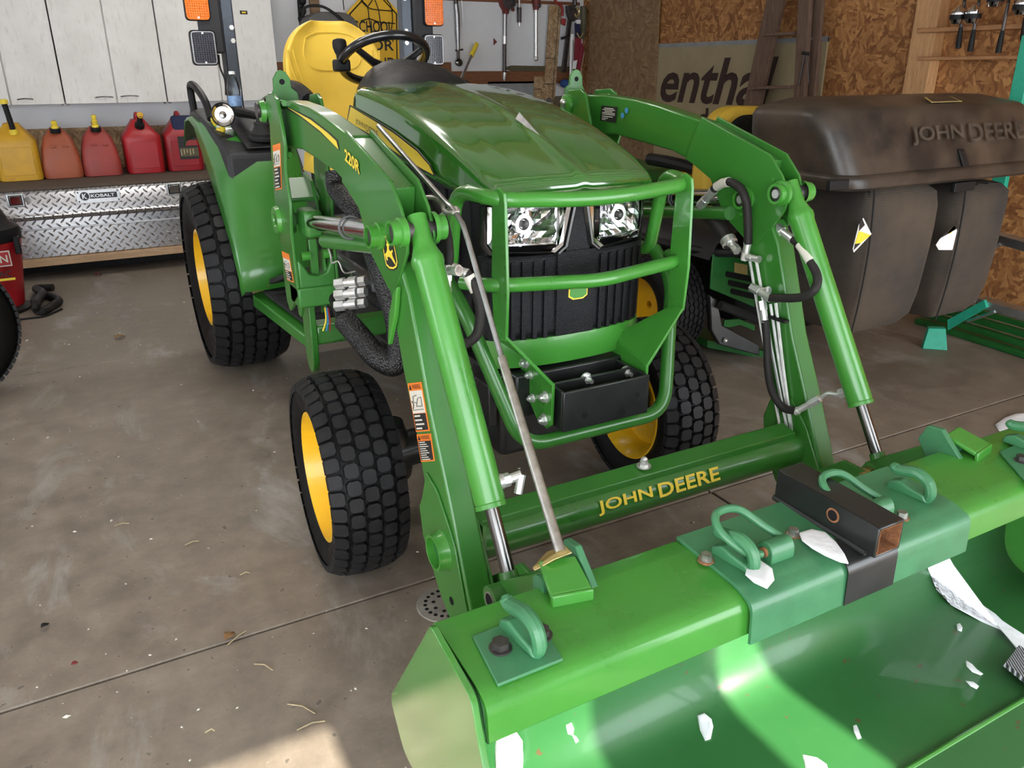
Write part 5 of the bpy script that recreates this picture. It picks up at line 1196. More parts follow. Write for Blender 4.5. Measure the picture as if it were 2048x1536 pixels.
yf = TY+.44
def nx(px, yfr): return at(px, 350, 'y', yfr).x
t, n0, cx, y0 = can(44, 'yellow plastic fuel can with a tall black ribbed spout', MT['yellow_can'], 'square', .28, .26, .40, 0, yf)
s0 = at(27, 262, 'y', y0+.03); s1 = at(8, 206, 'y', y0+.01)
obj('collar', MB().lathe(s0-(s1-s0)*.12, s1-s0, [(0, .028), (.03, .028), (.034, .024)], 16), MT['decal_yellow'], t)
d = (s1-s0).normalized(); rib = []
for k in range(13): rib += [(k*(s1-s0).length/13, .017), ((k+.5)*(s1-s0).length/13, .0190)]
obj('spout', MB().lathe(s0, d, rib, 14), MT['plastic'], t); obj('spout_cap', MB().lathe(s1-d*.004, d, [(0, .027), (.022, .026), (.028, .020), (.03, .001)], 14), MT['decal_yellow'], t)
for px, lb, ml, yy in ((131, 'faded orange-red fuel can next to the yellow can', 'orange_faded', yf+.02), (211, 'faded dark-red fuel can with the longer yellow nozzle', 'red_faded', yf+.02)):
    t, n0, cx, y0 = can(px, lb, MT[ml], 'round', .262, .27, .355, 0, yy)
    lng = .05 if ml == 'orange_faded' else .085
    obj('collar', MB().lathe(n0, V((0, -.25, 1)), [(0, .034), (.012, .036), (.03, .034), (.034, .02)], 20), MT['plastic'], t)
    obj('nozzle', MB().lathe(n0+V((0, -.006, .03)), V((0, -.22, 1)), [(0, .026), (.012, .024), (.018, .018), (.03, .021), (.034, .017), (.044, .020), (.05, .016), (lng-.008, .018), (lng, .015), (lng+.002, .001)], 16), MT['decal_yellow'], t)
for px, lb, ml, yy in ((298, 'glossy red fuel can with a stub black spout', 'red_plastic', yf+.05), (378, 'red fuel can with a picture label, half hidden by the fender', 'red_dark', yf+.07)):
    t, n0, cx, y0 = can(px, lb, MT[ml], 'square', .268, .28, .40, 0, yy)
    if ml == 'red_plastic':
        obj('collar', MB().lathe(n0, V((.1, -.55, 1)), [(0, .034), (.03, .034), (.034, .022)], 20), MT['plastic'], t)
        obj('spout', MB().lathe(n0+V((.003, -.015, .028)), V((.15, -.45, 1)), [(0, .022), (.05, .018), (.052, .024), (.066, .024), (.068, .001)], 16), MT['plastic'], t)
        obj('spout_cap', MB().lathe(n0+V((.012, -.045, .085)), V((.1, -1, .4)), [(0, .022), (.008, .024), (.012, .02), (.013, .001)], 16), MT['yellow_can'], t)
    else:
        x0, x1 = cx-.04, cx+.10
        obj('can_label', MB().box((x0, y0-.0075, SZ+.09), (x1, y0-.0055, SZ+.26)), MT['decal_black'], t, smooth=0)
        obj('label_picture', MB().box((x0+.008, y0-.0085, SZ+.11), (x1, y0-.0070, SZ+.175)), MT['olive'], t, smooth=0)
        obj('label_band', MB().box((x0+.05, y0-.0085, SZ+.19), (x1, y0-.0070, SZ+.23)), MT['red_paint'], t, smooth=0)
        for k in range(5): obj('label_print', MB().box((x0+.01+.022*k, y0-.0095, SZ+.12+.008*(k % 3)), (x0+.018+.022*k, y0-.0080, SZ+.165)), MT['straw'], t, smooth=0)
        obj('can_cloth', MB().box((cx-.06, y0+.02, SZ+.28), (cx+.10, y0+.10, SZ+.41)), MT['navy'], t, bevel=.02)

# ---- shop vacuum with its hose at the far left
vc = V((-.535, 5.62, 0))
v = thing('shop_vacuum', 'red shop vacuum drum at the left edge', 'vacuum')
obj('vac_drum', MB().lathe(vc+Z_*.03, Z_, [(0, .15), (.01, .165), (.36, .215), (.40, .222), (.405, .20)], 40), MT['red_plastic'], v)
obj('vac_head', MB().lathe(vc+Z_*.435, Z_, [(0, .225), (.03, .23), (.07, .22), (.10, .18), (.17, .15), (.19, .02)], 40), MT['plastic'], v)
obj('vac_latch', MB().box((vc.x+.185, vc.y-.16, .36), (vc.x+.215, vc.y-.08, .46)), MT['plastic'], v, bevel=.006)
obj('vac_base', MB().lathe(vc+Z_*.002, Z_, [(0, .19), (.02, .20), (.035, .17)], 32), MT['plastic'], v)
tl = at(-75, 505, 'y', vc.y-.20); tr = at(17, 516, 'y', vc.y-.185); 
n_ = V((-.28, -1, 0)).normalized()
lx = V((1, -.12, .0)).normalized()
o3 = V((vc.x-.26, vc.y-.215+.02, .235)); wv_ = .36
lb_ = obj('vac_label', MB().plate([V((tr.x+.012, tr.y-.01, tr.z+.045)), V((tr.x+.012, tr.y-.01, tr.z-.045)), V((tr.x-.36, tr.y-.045, tr.z-.045)), V((tr.x-.36, tr.y-.045, tr.z+.045))], (0, .004, 0)), MT['decal_white'], v, smooth=0)
obj('vac_label_field', MB().plate([V((tr.x+.006, tr.y-.012, tr.z+.038)), V((tr.x+.006, tr.y-.012, tr.z-.038)), V((tr.x-.35, tr.y-.0465, tr.z-.038)), V((tr.x-.35, tr.y-.0465, tr.z+.038))], (0, .003, 0)), MT['red_plastic'], v, smooth=0)
text('vac_lettering', 'CRAFTSMAN', V((tr.x-.34, tr.y-.049, tr.z-.022)), V((1, .095, 0)), Z_, .338, .044, MT['decal_white'], v, .001, off=.02)
text('vac_lettering', 'VAC', V((tr.x-.10, tr.y-.026, tr.z-.105)), V((1, .095, 0)), Z_, .10, .035, MT['decal_black'], v, .001, off=.01)
obj('vac_bar', MB().box((tr.x-.10, tr.y-.028, tr.z-.125), (tr.x+.012, tr.y-.020, tr.z-.112)), MT['decal_yellow'], v, smooth=0)
g = lambda a, b, z=.025: at(a, b, 'z', z)
hp_ = [g(74, 608), g(70, 598), g(80, 590), g(100, 592), g(118, 602), g(100, 614), g(86, 622), g(74, 621), g(72, 610, .07), g(76, 600, .075), g(85, 585, .07), g(72, 577, .03), g(106, 575, .03)]
vh = tag(obj('vacuum_hose', MB().tube(spline(hp_, 6), .024, 10), MT['hose']), 'coiled black vacuum hose lying on the floor', 'hose')
tag(obj('power_cord', MB().tube(spline([g(30, 640, .006), g(55, 637, .006), g(90, 632, .006), g(124, 618, .006)], 5), .006, 6), MT['plastic']), 'thin black cord along the vacuum hose', 'cord')
# ---- spoked wheel at the left edge
wc = V((-.655, 4.02, .345)); wn = V((.18, -1, .06)).normalized()
wt = thing('car_wheel', 'black tyre with a spoked rim standing at the left edge', 'wheel')
obj('tyre', MB().lathe(wc+wn*-.11, wn, [(0, .20), (.0, .27), (.02, .315), (.06, .343), (.15, .343), (.19, .315), (.22, .27), (.22, .225), (.20, .20)], 56, False), MT['rubber_side'], wt)
stp_ = MB()
for k in range(70):
    a = 2*PI*k/70
    for off in (.045, .11, .165): stp_.merge(MB().box((-.010, -.022, .335), (.012, .022, .348)).moved(Matrix.Translation(wc+wn*(off-.11)) @ wn.to_track_quat('Y', 'Z').to_matrix().to_4x4() @ Matrix.Rotation(a, 4, 'Y')))
stuff(obj('tread', stp_, MT['rubber'], wt, smooth=0))
obj('rim', MB().lathe(wc+wn*-.05, wn, [(0, .21), (.10, .215), (.155, .225), (.16, .215), (.14, .20), (.08, .195)], 48, False), MT['black_gloss'], wt)
for k in range(10):
    a = 2*PI*k/10; u_ = wn.cross(Z_).normalized(); v_ = u_.cross(wn)
    e = wc+wn*.09+(u_*math.cos(a)+v_*math.sin(a))*.205
    obj('spoke', MB().tube([wc+wn*.10, e], [.024, .014], 6), MT['chrome_dark'], wt)
obj('hub', MB().lathe(wc+wn*.06, wn, [(0, .06), (.05, .055), (.06, .03), (.062, .001)], 24), MT['chrome_dark'], wt)

# ---- speaker, school sign, net, cable
sy = WY-.55
a, b = at(610, 22, 'y', sy), at(723, 125, 'y', sy)
sp_ = thing('speaker', 'grey and black speaker with a silver rimmed mesh front behind the seat', 'speaker')
def rbox_poly(x0, x1, z0, z1, y, r): return rounded([V((x0, y, z0)), V((x1, y, z0)), V((x1, y, z1)), V((x0, y, z1))], [.01, .01, r, r], 6, True)
zlo = 0.75
obj('speaker_case', MB().plate(rbox_poly(a.x, b.x, zlo, a.z, sy, .16), (0, .25, 0)), MT['speaker_grey'], sp_, bevel=.03, seg=3)
obj('speaker_bezel', MB().plate(rbox_poly(a.x+.17, b.x-.01, zlo, a.z-.075, sy-.012, .11), (0, .02, 0)), MT['aluminium'], sp_, bevel=.008)
obj('speaker_mesh', MB().plate(rbox_poly(a.x+.20, b.x-.04, zlo, a.z-.11, sy-.016, .09), (0, .01, 0)), MT['grille'], sp_, bevel=.003)
obj('speaker_stand', MB().box((a.x+.1, sy+.02, 0), (b.x-.1, sy+.20, zlo)), MT['mat_dark'], sp_)
tag(obj('black_cable', MB().tube(spline([W(606, 30, .25), at(612, 14, 'y', sy+.05), at(640, 12, 'y', sy), at(665, 24, 'y', sy-.02), at(690, 48, 'y', sy-.03), at(705, 90, 'y', sy-.03)], 6), .011, 8), MT['plastic']), 'black cable curving over the grey speaker', 'cable')
tp = thing('cable_post', 'black clamp post on the wall left of the grey speaker', 'post')
obj('post_bar', MB().tube([W(598, -40, .12), W(604, 45, .12)], .028, 8), MT['plastic'], tp)
for yy in (2, 22, 38): obj('post_clamp', MB().sphere(W(604, yy, .14), .036, 10, 6), MT['plastic'], tp)
obj('post_foot', MB().tube([W(604, 45, .12), V((W(604, 45, .12).x, WY-.06, .0))], .026, 8), MT['plastic'], tp)
gy_ = WY-.08
pent = [at(p_, q_, 'y', gy_) for p_, q_ in ((694, 24), (746, -32), (798, 24), (799, 148), (697, 148))]
sg = thing('school_sign', 'yellow pentagon school sign with black lettering behind the steering wheel', 'sign')
obj('sign_panel', MB().plate(pent, (0, .006, 0)), MT['sign_yellow'], sg, smooth=0)
cpt = sum(pent, V((0, 0, 0)))/5
bd = [p_.lerp(cpt, .10)-Y_*.002 for p_ in pent]
obj('sign_border', MB().tube(bd, .0065, 4, closed=True), MT['decal_black'], sg, smooth=0)
def sgn(body, a0, a1, y0, y1):
    p_ = at(a0, y1, 'y', gy_-.001); q_ = at(a1, y1, 'y', gy_-.001); r_ = at(a0, y0, 'y', gy_-.001)
    text('sign_lettering', body, p_, X_, Z_, q_.x-p_.x, r_.z-p_.z, MT['decal_black'], sg, .002, off=.015)
sgn('SCHOOL', 710, 785.5, 41, 64); sgn('FOR', 728, 788, 79, 101); sgn('BLIND', 727, 791, 115, 137)
nt_ = tag(obj('net', MB(), MT['plastic']), 'black cord net hanging over the yellow school sign', 'net')
mb = MB()
for pts in (((722, 0), (735, 14), (738, 38), (742, 62), (744, 80)), ((750, 0), (757, 20), (760, 40), (763, 62), (768, 84)), ((770, -5), (782, 14), (785, 40), (782, 66), (786, 84)), ((722, 2), (738, 16), (758, 20), (786, 22)), ((738, 37), (758, 44), (775, 46), (790, 47)), ((722, 42), (738, 37)), ((744, 62), (763, 66), (782, 66), (792, 68)), ((745, 0), (735, 14)), ((685, -10), (687, 10), (688, 20))):
    mb.tube(spline([at(a_, b_, 'y', gy_-.03) for a_, b_ in pts], 4), .0045, 5)
nt_.data = (lambda o_: o_.data)(obj('net_tmp', mb, MT['plastic'])); bpy.data.objects.remove(bpy.data.objects['net_tmp'])

# ---- tools hanging on the wall
def tl(name, label, cat): return thing(name, label, cat, 'tools hanging on the back wall')
t = tl('torque_wrench', 'chrome torque wrench hanging head down at the left of the tools', 'wrench')
obj('handle', MB().tube([W(911, -30), W(912, 10)], .020, 12), MT['steel_dark'], t)
obj('shaft', MB().tube([W(912, 8), W(914, 30), W(915, 62), W(916, 100)], [.022, .026, .024, .016], 14), MT['steel'], t)
obj('neck', MB().tube([W(916, 100), W(916.5, 118)], [.013, .015], 12), MT['steel_dark'], t)
p = W(916.5, 125, .05); obj('ratchet_head', MB().lathe(p, -Y_, [(0, .034), (.02, .034), (.024, .026), (.026, .012), (.034, .012)], 24), MT['chrome_dark'], t)
obj('selector', MB().tube([W(911, 101), W(926, 99)], .008, 8), MT['steel_dark'], t)
obj('hang_wire', MB().tube(spline([W(923, 0), W(926, 30), W(925, 48), W(921, 56)], 4), .002, 5), MT['zinc'], t)
t = tl('pipe_threader', 'red-headed ratchet pipe threader with a long steel handle', 'tool')
obj('threader_head', MB().lathe(W(1011, 12, .02), V((0, 0, -1)), [(-.16, .075), (-.06, .080), (0, .06), (.04, .034), (.07, .030), (.072, .02)], 18), MT['red_tool'], t)
obj('die_ring', MB().lathe(W(1018, 4, .10), -Y_, [(0, .062), (.03, .062), (.03, .04), (.01, .038)], 20), MT['steel_dark'], t)
obj('threader_knob', MB().sphere(W(1026, 19, .06), .018), MT['red_tool'], t)
obj('handle', MB().tube([W(1010, 28), W(1009.5, 74)], .020, 12), MT['steel'], t)
obj('handle_sleeve', MB().tube([W(1009.5, 72), W(1009, 88)], .024, 12), MT['zinc'], t)
obj('handle_grip', MB().tube([W(1009, 88), W(1009, 146)], .018, 12), MT['steel_dark'], t)
obj('handle_end', MB().tube([W(1009, 145), W(1008.5, 157), W(1008.5, 162)], [.020, .018, .010], 12), MT['zinc'], t)
t = tl('breaker_bar', 'short steel bar with a knurled grey grip', 'tool')
obj('shaft', MB().tube([W(1039, -20), W(1038.5, 18)], .013, 10), MT['zinc'], t)
obj('grip', MB().tube([W(1038.5, 15), W(1038.5, 45)], .021, 12), MT['steel_dark'], t); obj('tip', MB().tube([W(1038.5, 44), W(1039, 52)], .012, 8), MT['zinc'], t)
t = tl('pipe_cutter', 'steel tool bar with a ball end and dark red head', 'tool')
obj('shaft', MB().tube([W(1072, 18), W(1072, 116)], .019, 12), MT['zinc'], t); obj('ball_end', MB().sphere(W(1072, 117), .026), MT['zinc'], t)
obj('head', MB().lathe(W(1072, 20, .03), Z_, [(0, .026), (.05, .034), (.09, .045), (.18, .05)], 16), MT['red_tool'], t); obj('head_knob', MB().sphere(W(1078, 11, .05), .022), MT['steel_dark'], t)
t = tl('bar_clamp', 'dark iron bar clamp with a crossbar beside the OSB strip', 'clamp')
obj('bar', MB().plate([W(1136, 30, .02), W(1143, 30, .02), W(1130, 145, .02), W(1122, 145, .02)], (0, -.02, 0)), MT['steel_dark'], t, bevel=.003)
obj('jaw', MB().plate([W(1130, 12, .02), W(1148, 10, .02), W(1150, 42, .02), W(1138, 44, .02), W(1132, 30, .02)], (0, -.05, 0)), MT['steel_dark'], t, bevel=.005)
obj('cross_handle', MB().tube([W(1123, 77, .06), W(1146, 69, .06)], .012, 10), MT['steel_dark'], t)
obj('jaw_arm', MB().tube([W(1150, -10, .03), W(1148, 30, .03)], .022, 8), MT['steel_dark'], t)
t = tl('spring_clamp', 'red handled pliers clamp at the top of the OSB strip', 'clamp')
obj('grip', MB().tube(spline([W(1108, -8, .11), W(1112, 4, .11), W(1124, 14, .11), W(1125, 32, .10)], 4), .013, 10), MT['red_paint'], t)
obj('grip_end', MB().plate([W(1122, 36, .09), W(1131, 38, .09), W(1129, 52, .09), W(1121, 48, .09)], (0, -.02, 0)), MT['red_paint'], t, bevel=.006)
t = tl('brass_hook', 'brass snap hooks hanging beside the folded flag', 'hook')
obj('hook_body', MB().tube(spline([W(1152, 14, .25), W(1158, 22, .25), W(1154, 34, .25), W(1150, 28, .25)], 4), .010, 8), MT['brass'], t)
obj('hook_eye', MB().tube(spline([W(1154, 66, .25), W(1160, 76, .25), W(1166, 66, .25)], 4), .008, 8), MT['brass'], t)
fl = thing('folded_flag', 'folded red, white and blue flag on a white pole', 'flag')
obj('flag_pole', MB().tube([W(1143, 75, .17), W(1141, 165, .17), V((W(1139, 165, .17).x, WY-.17, .004))], .013, 10), MT['white'], fl)
obj('pole_cap', MB().tube([W(1145, 68, .17), W(1144, 80, .17)], .018, 10), MT['white'], fl)
obj('flag_blue', MB().plate([W(1148, 46, .16), W(1158, 46, .16), W(1160, 78, .16), W(1149, 74, .16)], (0, -.025, 0)), MT['navy'], fl, bevel=.006)
obj('flag_white', MB().plate([W(1150, 40, .16), W(1159, 40, .16), W(1158, 48, .16), W(1150, 48, .16)], (0, -.03, 0)), MT['white'], fl, bevel=.005)
obj('flag_red', MB().plate([W(1149, 74, .16), W(1160, 78, .16), W(1156, 130, .16), W(1148, 172, .16), W(1144, 172, .16)], (0, -.035, 0)), MT['red_cloth'], fl, bevel=.008)
obj('flag_fold', MB().plate([W(1161, 86, .17), W(1166, 96, .17), W(1156, 150, .17), W(1149, 172, .17), W(1150, 150, .17)], (0, -.035, 0)), MT['red_cloth'], fl, bevel=.008)
obj('flag_stripe', MB().plate([W(1146, 122, .20), W(1154, 120, .20), W(1151, 138, .20), W(1144, 138, .20)], (0, -.01, 0)), MT['white'], fl, bevel=.003)
ol = tag(obj('cloth_sleeve', MB().tube([W(1167, 12, .11), W(1168, 40, .11), W(1165, 78, .11)], [.03, .035, .02], 10), MT['olive']), 'olive green cloth sleeve hanging next to the plywood', 'sleeve')
tag(obj('wood_slat', MB().plate([W(1170, 12, .03), W(1182, 12, .03), W(1179, 190, .03), W(1167, 190, .03)], (0, -.03, 0)), MT['wood_plank'], bevel=.002), 'upright tan wood slat at the edge of the plywood sheet', 'slat')
tag(obj('leaning_stick', MB().tube([W(1168, 105, .07), W(1153, 180, .07)], .010, 8), MT['wood_plank']), 'thin pale stick leaning beside the flag', 'stick')
# OSB strips, grey sheet, saw blade, cap, shovel
def strip(pts, off, t_, mt, nm, lb, ct): return tag(obj(nm, MB().plate([W(a_, b_, off) for a_, b_ in pts], (0, -t_, 0)), MT[mt], bevel=.002), lb, ct)
o1 = strip(((1098, 10), (1122, 12), (1106, 222), (1084, 222)), .04, .018, 'osb_strip', 'osb_strip', 'tall leaning OSB strip with black marker lines', 'board')
mk = MB()
for a_, b_ in (((1118, 14), (1103, 220)), ((1092, 116), (1112, 117)), ((1087, 168), (1108, 168))): mk.tube([W(*a_, .0595), W(*b_, .0595)], .0035, 4)
obj('marker_line', mk, MT['decal_black'], o1, smooth=0)
o2 = strip(((1068, 153), (1090, 153), (1084, 222), (1066, 222)), .02, .015, 'osb_strip', 'osb_offcut', 'short OSB offcut in front of the grey sheet', 'board')
mk = MB(); mk.tube([W(1070, 178, .0365), W(1084, 178, .0365), W(1083, 190, .0365)], .003, 4); obj('marker_line', mk, MT['decal_black'], o2, smooth=0)
strip(((975, 163), (1068, 162), (1066, 222), (974, 222)), .012, .006, 'grey_paint', 'metal_sheet', 'grey metal sheet leaning low on the back wall', 'sheet')
o3 = strip(((1003, 137), (1022, 131), (1140, 133), (1140, 143), (1022, 142)), .03, .006, 'olive', 'saw_blade', 'long greenish steel blade lying on the brown wall rail', 'blade')
tag(obj('blue_cap', MB().sphere(W(1130, 167, .10), .055, 14, 8, (1, 1, .75)), MT['blue_cloth']), 'small blue cap beside the right loader boom', 'cap')
bp = tag(obj('ball_rod', MB().tube([W(1098, 202, .12), V((W(1098, 222, .12).x, WY-.12, .002))], .010, 8).sphere(W(1098, 200, .12), .024), MT['lead_grey']), 'grey ball-topped rod in front of the OSB strip', 'rod')
bp2 = bp
sh_ = thing('shovel', 'snow shovel with a yellow grip and black scoop', 'shovel')
obj('shaft', MB().tube([W(944, 108, .10), W(921, 160, .22)], .014, 10), MT['aluminium'], sh_)
obj('grip', MB().tube([W(954, 87, .08), W(942, 113, .10)], [.020, .023], 12), MT['decal_yellow'], sh_)
obj('scoop', MB().plate([W(908, 168, .25), W(916, 159, .25), W(930, 160, .25), W(946, 172, .22), W(952, 179, .2), V((W(952, 179, .2).x, WY-.2, .004)), V((W(906, 168, .25).x, WY-.25, .004))], (0, -.05, 0)), MT['plastic'], sh_, bevel=.012)
wn_ = tag(obj('torn_patch', MB().plate([W(987, 76, .001), W(994, 84, .001), W(987, 91, .001)], (0, -.002, 0)), MT['red_tool'], smooth=0), 'small torn brown patch on the white wall', 'patch')
# ================================================================ the right wall
RX = WX-.02
# ---- big sheet of board in the corner
tag(obj('board_sheet', MB().plate([at(1183, -60, 'x', RX), at(1325, -60, 'x', RX), V((RX, at(1313, 202, 'x', RX).y, .01)), V((RX, at(1180, 180, 'x', RX).y, .01))], (-.016, 0, 0)), MT['osb_board'], bevel=.002), 'tall OSB sheet leaning in the corner behind the right boom', 'board')
# ---- painted sign leaning on the wall
sxp = RX+.001
tlp, trp = at(1310, 89, 'x', sxp), at(1600, 80, 'x', sxp)
sg2 = thing('painted_sign', 'cream painted sign with dark brown lettering behind the ladder', 'sign')
obj('sign_board', MB().box((sxp, trp.y-.25, .35), (sxp+.017, tlp.y, tlp.z)), MT['sign_cream'], sg2, bevel=.002)
obj('sign_cap', MB().box((sxp-.0004, trp.y-.25, tlp.z-.03), (sxp+.018, tlp.y, tlp.z+.004)), MT['grey_paint'], sg2)
def stext(body, a, b, y0, y1, sh):
    p_ = at(a, y1, 'x', sxp-.001); q_ = at(b, y1, 'x', sxp-.001); r_ = at(a, y0, 'x', sxp-.001)
    text('sign_lettering', body, p_, -Y_, Z_, p_.y-q_.y, r_.z-p_.z, MT['sign_brown'], sg2, .002, shear=sh, off=.02)
stext('enthal', 1320, 1548, 118, 204, .25); stext('and Ins', 1357, 1480, 213, 250, 0)
# ---- old wooden ladder
lx = RX-.16
ld_ = thing('wooden_ladder', 'weathered wooden stepladder leaning in front of the painted sign', 'ladder')
def rail(nm, pts, x0, t_): 
    return obj(nm, MB().plate([at(a, b, 'x', x0) for a, b in pts], (t_, 0, 0)), MT['wood_old'], ld_, bevel=.004)
rail('rail', ((1541, -40), (1575, -40), (1512, 240), (1480, 240)), lx, .035)
rail('rail', ((1598, -40), (1622, -40), (1605, 240), (1584, 240)), lx-.05, .035)
rail('back_leg', ((1624, -40), (1648, -40), (1625, 240), (1612, 240)), lx+.02, .03)
for a, b, c_, d_ in ((1537, 66, 1592, 63), (1510, 173, 1590, 170), (1478, 300, 1585, 296)):
    p_, q_ = at(a, b, 'x', lx), at(c_, d_, 'x', lx-.04)
    obj('rung', MB().plate([V((lx-.07, p_.y, p_.z)), V((lx-.07, q_.y, q_.z)), V((lx+.04, q_.y, q_.z)), V((lx+.04, p_.y, p_.z))], (0, 0, -.022)), MT['wood_old'], ld_, bevel=.003)
br = MB().tube([at(1610, 107, 'x', lx-.06), at(1598, 170, 'x', lx-.06)], .006, 6).tube([at(1614, 107, 'x', lx-.06), at(1618, 165, 'x', lx-.06)], .006, 6).tube([at(1605, 106, 'x', lx-.062), at(1620, 108, 'x', lx-.062)], .012, 6)
obj('spreader', br, MT['steel_dark'], ld_)
p_ = at(1622, 77, 'x', lx+.015); obj('ladder_bolt', MB().cyl(p_, p_-X_*.012, .014, n=14), MT['zinc_dull'], ld_)
# ---- rod rack: two shelves
def shelf(pts, th, nm, lb):
    x0 = RX-.105; p_ = at(*pts[0], 'x', x0); q_ = at(*pts[1], 'x', x0)
    return tag(obj(nm, MB().box((x0, q_.y-.5, p_.z-th), (x0+.10 if th < .03 else WX, p_.y, p_.z)), MT['wood_shelf'], bevel=.003), lb, 'shelf')
shelf(((1834, 57), (2048, 57)), .026, 'rod_shelf', 'upper wooden shelf holding the fishing rods')
shelf(((1836, 114), (2048, 114)), .020, 'rod_shelf', 'lower wooden shelf under the fishing rod butts')
# ---- fishing rods
def rod(bx, by, tx, ty, rx, ry, lb, reel=True, rs=.040):
    x0 = RX-.135
    t = thing('fishing_rod', lb, 'fishing rod', 'fishing rods in the rack')
    p_ = at(bx, by, 'x', x0); q_ = at(tx, ty, 'x', x0); d = (q_-p_).normalized()
    L_ = (q_-p_).length
    obj('butt', MB().tube([p_, p_+d*.02, p_+d*.09, p_+d*.115], [.015, .016, .013, .010], 12), MT['plastic'], t)
    obj('reel_seat', MB().tube([p_+d*.11, p_+d*min(.26, L_*.8)], .0095, 10), MT['steel_dark'], t)
    obj('blank', MB().tube([p_+d*.2, p_+d*L_, V((q_.x, q_.y, 2.5))], [.009, .006, .004], 8), MT['plastic'], t)
    if reel:
        c = at(rx, ry, 'x', x0-.045); 
        obj('reel', MB().lathe(c-Z_*.048, Z_, [(0, .012), (.005, .030), (.03, rs), (.034, rs+.003), (.05, rs+.003), (.052, rs), (.064, rs), (.066, rs+.002), (.072, rs+.001), (.096, .014), (.104, .006), (.105, .001)], 24), MT['chrome'], t)
        obj('reel_band', MB().lathe(c-Z_*.02, Z_, [(0, rs+.004), (.026, rs+.004)], 24, False), MT['plastic'], t)
        obj('reel_handle', MB().tube([c+V((-.02, -.02, -.03)), c+V((-.045, -.03, -.04))], .006, 8), MT['plastic'], t)
rod(1916, 97, 1932, -20, 1916, 32, 'leftmost fishing rod with a silver spincast reel')
rod(1940, 103, 1962, -20, 1946, 30, 'second fishing rod from the left with a silver spincast reel')
rod(1996, 106, 2022, -20, 1992, -4, 'long black handled fishing rod right of the two reels')
rod(2046, 80, 2058, -20, 2044, 12, 'fishing rod cut by the right edge of the picture')
# ---- green fibreglass stepladder behind the mower, with aluminium steps
gl = thing('green_stepladder', 'green fibreglass stepladder with aluminium steps by the right wall', 'ladder')
gx = 4.09
def bar(a, b, w_, x0, x1, mt, nm): 
    p_, q_ = at(*a, 'x', x0), at(*b, 'x', x1); 
    return obj(nm, MB().plate([p_+Y_*w_, p_-Y_*w_, q_-Y_*w_, q_+Y_*w_], (.03, 0, 0)), MT[mt], gl, bevel=.004)
bar((2058, 70), (1985, 420), .035, gx-.02, gx-.02, 'green_teal', 'rail')
bar((2058, 215), (2022, 300), .012, gx-.05, gx-.05, 'green_teal', 'rail_web')
for a, b in (((1972, 463), (2070, 490)), ((1952, 596), (2075, 632))):
    p_, q_ = at(*a, 'x', gx-.10), at(*b, 'x', gx-.10)
    obj('step', MB().plate([p_, q_, q_-Z_*.045, p_-Z_*.045], (.08, 0, 0)), MT['aluminium'], gl, bevel=.003)
    obj('step_brace', MB().tube([p_.lerp(q_, .35)-Z_*.04, p_.lerp(q_, -.05)-Z_*.13], .009, 6), MT['aluminium'], gl)
p_ = at(1870, 697, 'z', .002)
obj('foot', MB().plate([V((p_.x-.06, p_.y+.03, .001)), V((p_.x+.03, p_.y-.05, .001)), V((p_.x+.06, p_.y+.0, .10)), V((p_.x-.01, p_.y+.05, .10))], (.03, .03, 0)), MT['green_teal'], gl, bevel=.003)
obj('foot', MB().plate([at(2038, 620, 'x', gx-.03), at(2060, 620, 'x', gx-.03), at(2070, 660, 'x', gx-.03), at(2052, 655, 'x', gx-.03)], (.03, 0, 0)), MT['green_teal'], gl)
obj('low_rail', MB().plate([at(1895, 640, 'x', gx-.12), at(1968, 600, 'x', gx-.12), at(1972, 615, 'x', gx-.12), at(1895, 660, 'x', gx-.12)], (.02, 0, 0)), MT['green_teal'], gl)
# ---- ridged green ramp lying along the wall
gr_ = thing('ridged_ramp', 'dark green ridged ramp lying on the floor along the right wall', 'ramp')
A = at(1905, 672, 'z', 0); B = at(2048, 718, 'z', 0); dv = (B-A).normalized(); nv = V((1, .0, 0))
L0 = A-dv*.25; L1 = B+dv*.6
for k in range(4):
    a0_ = L0+nv*(.0+.045*k)+Z_*(.001+.036*k); a1_ = L1+nv*(.045*k)+Z_*(.001+.036*k)
    obj('ramp_ridge', MB().plate([a0_, a1_, a1_+nv*.05, a0_+nv*.05], (0, 0, .030)), MT['green_dark'], gr_, bevel=.004)
# ---- black box hanging by the rack end
b0_ = at(1995, 362, 'x', gx-.3)
tag(obj('black_crate', MB().box((4.10, b0_.y-.35, b0_.z-.20), (4.45, b0_.y, b0_.z+.03)), MT['black_gloss'], bevel=.02), 'glossy black crate on the wall right of the grass bags', 'crate')

# ================================================================ riding mower with rear bagger
MW = thing('riding_mower', 'green riding mower with yellow seat and a dusty black twin bagger', 'mower')
BY = 2.05
Bp = lambda a, b, y=BY: at(a, b, 'y', y)
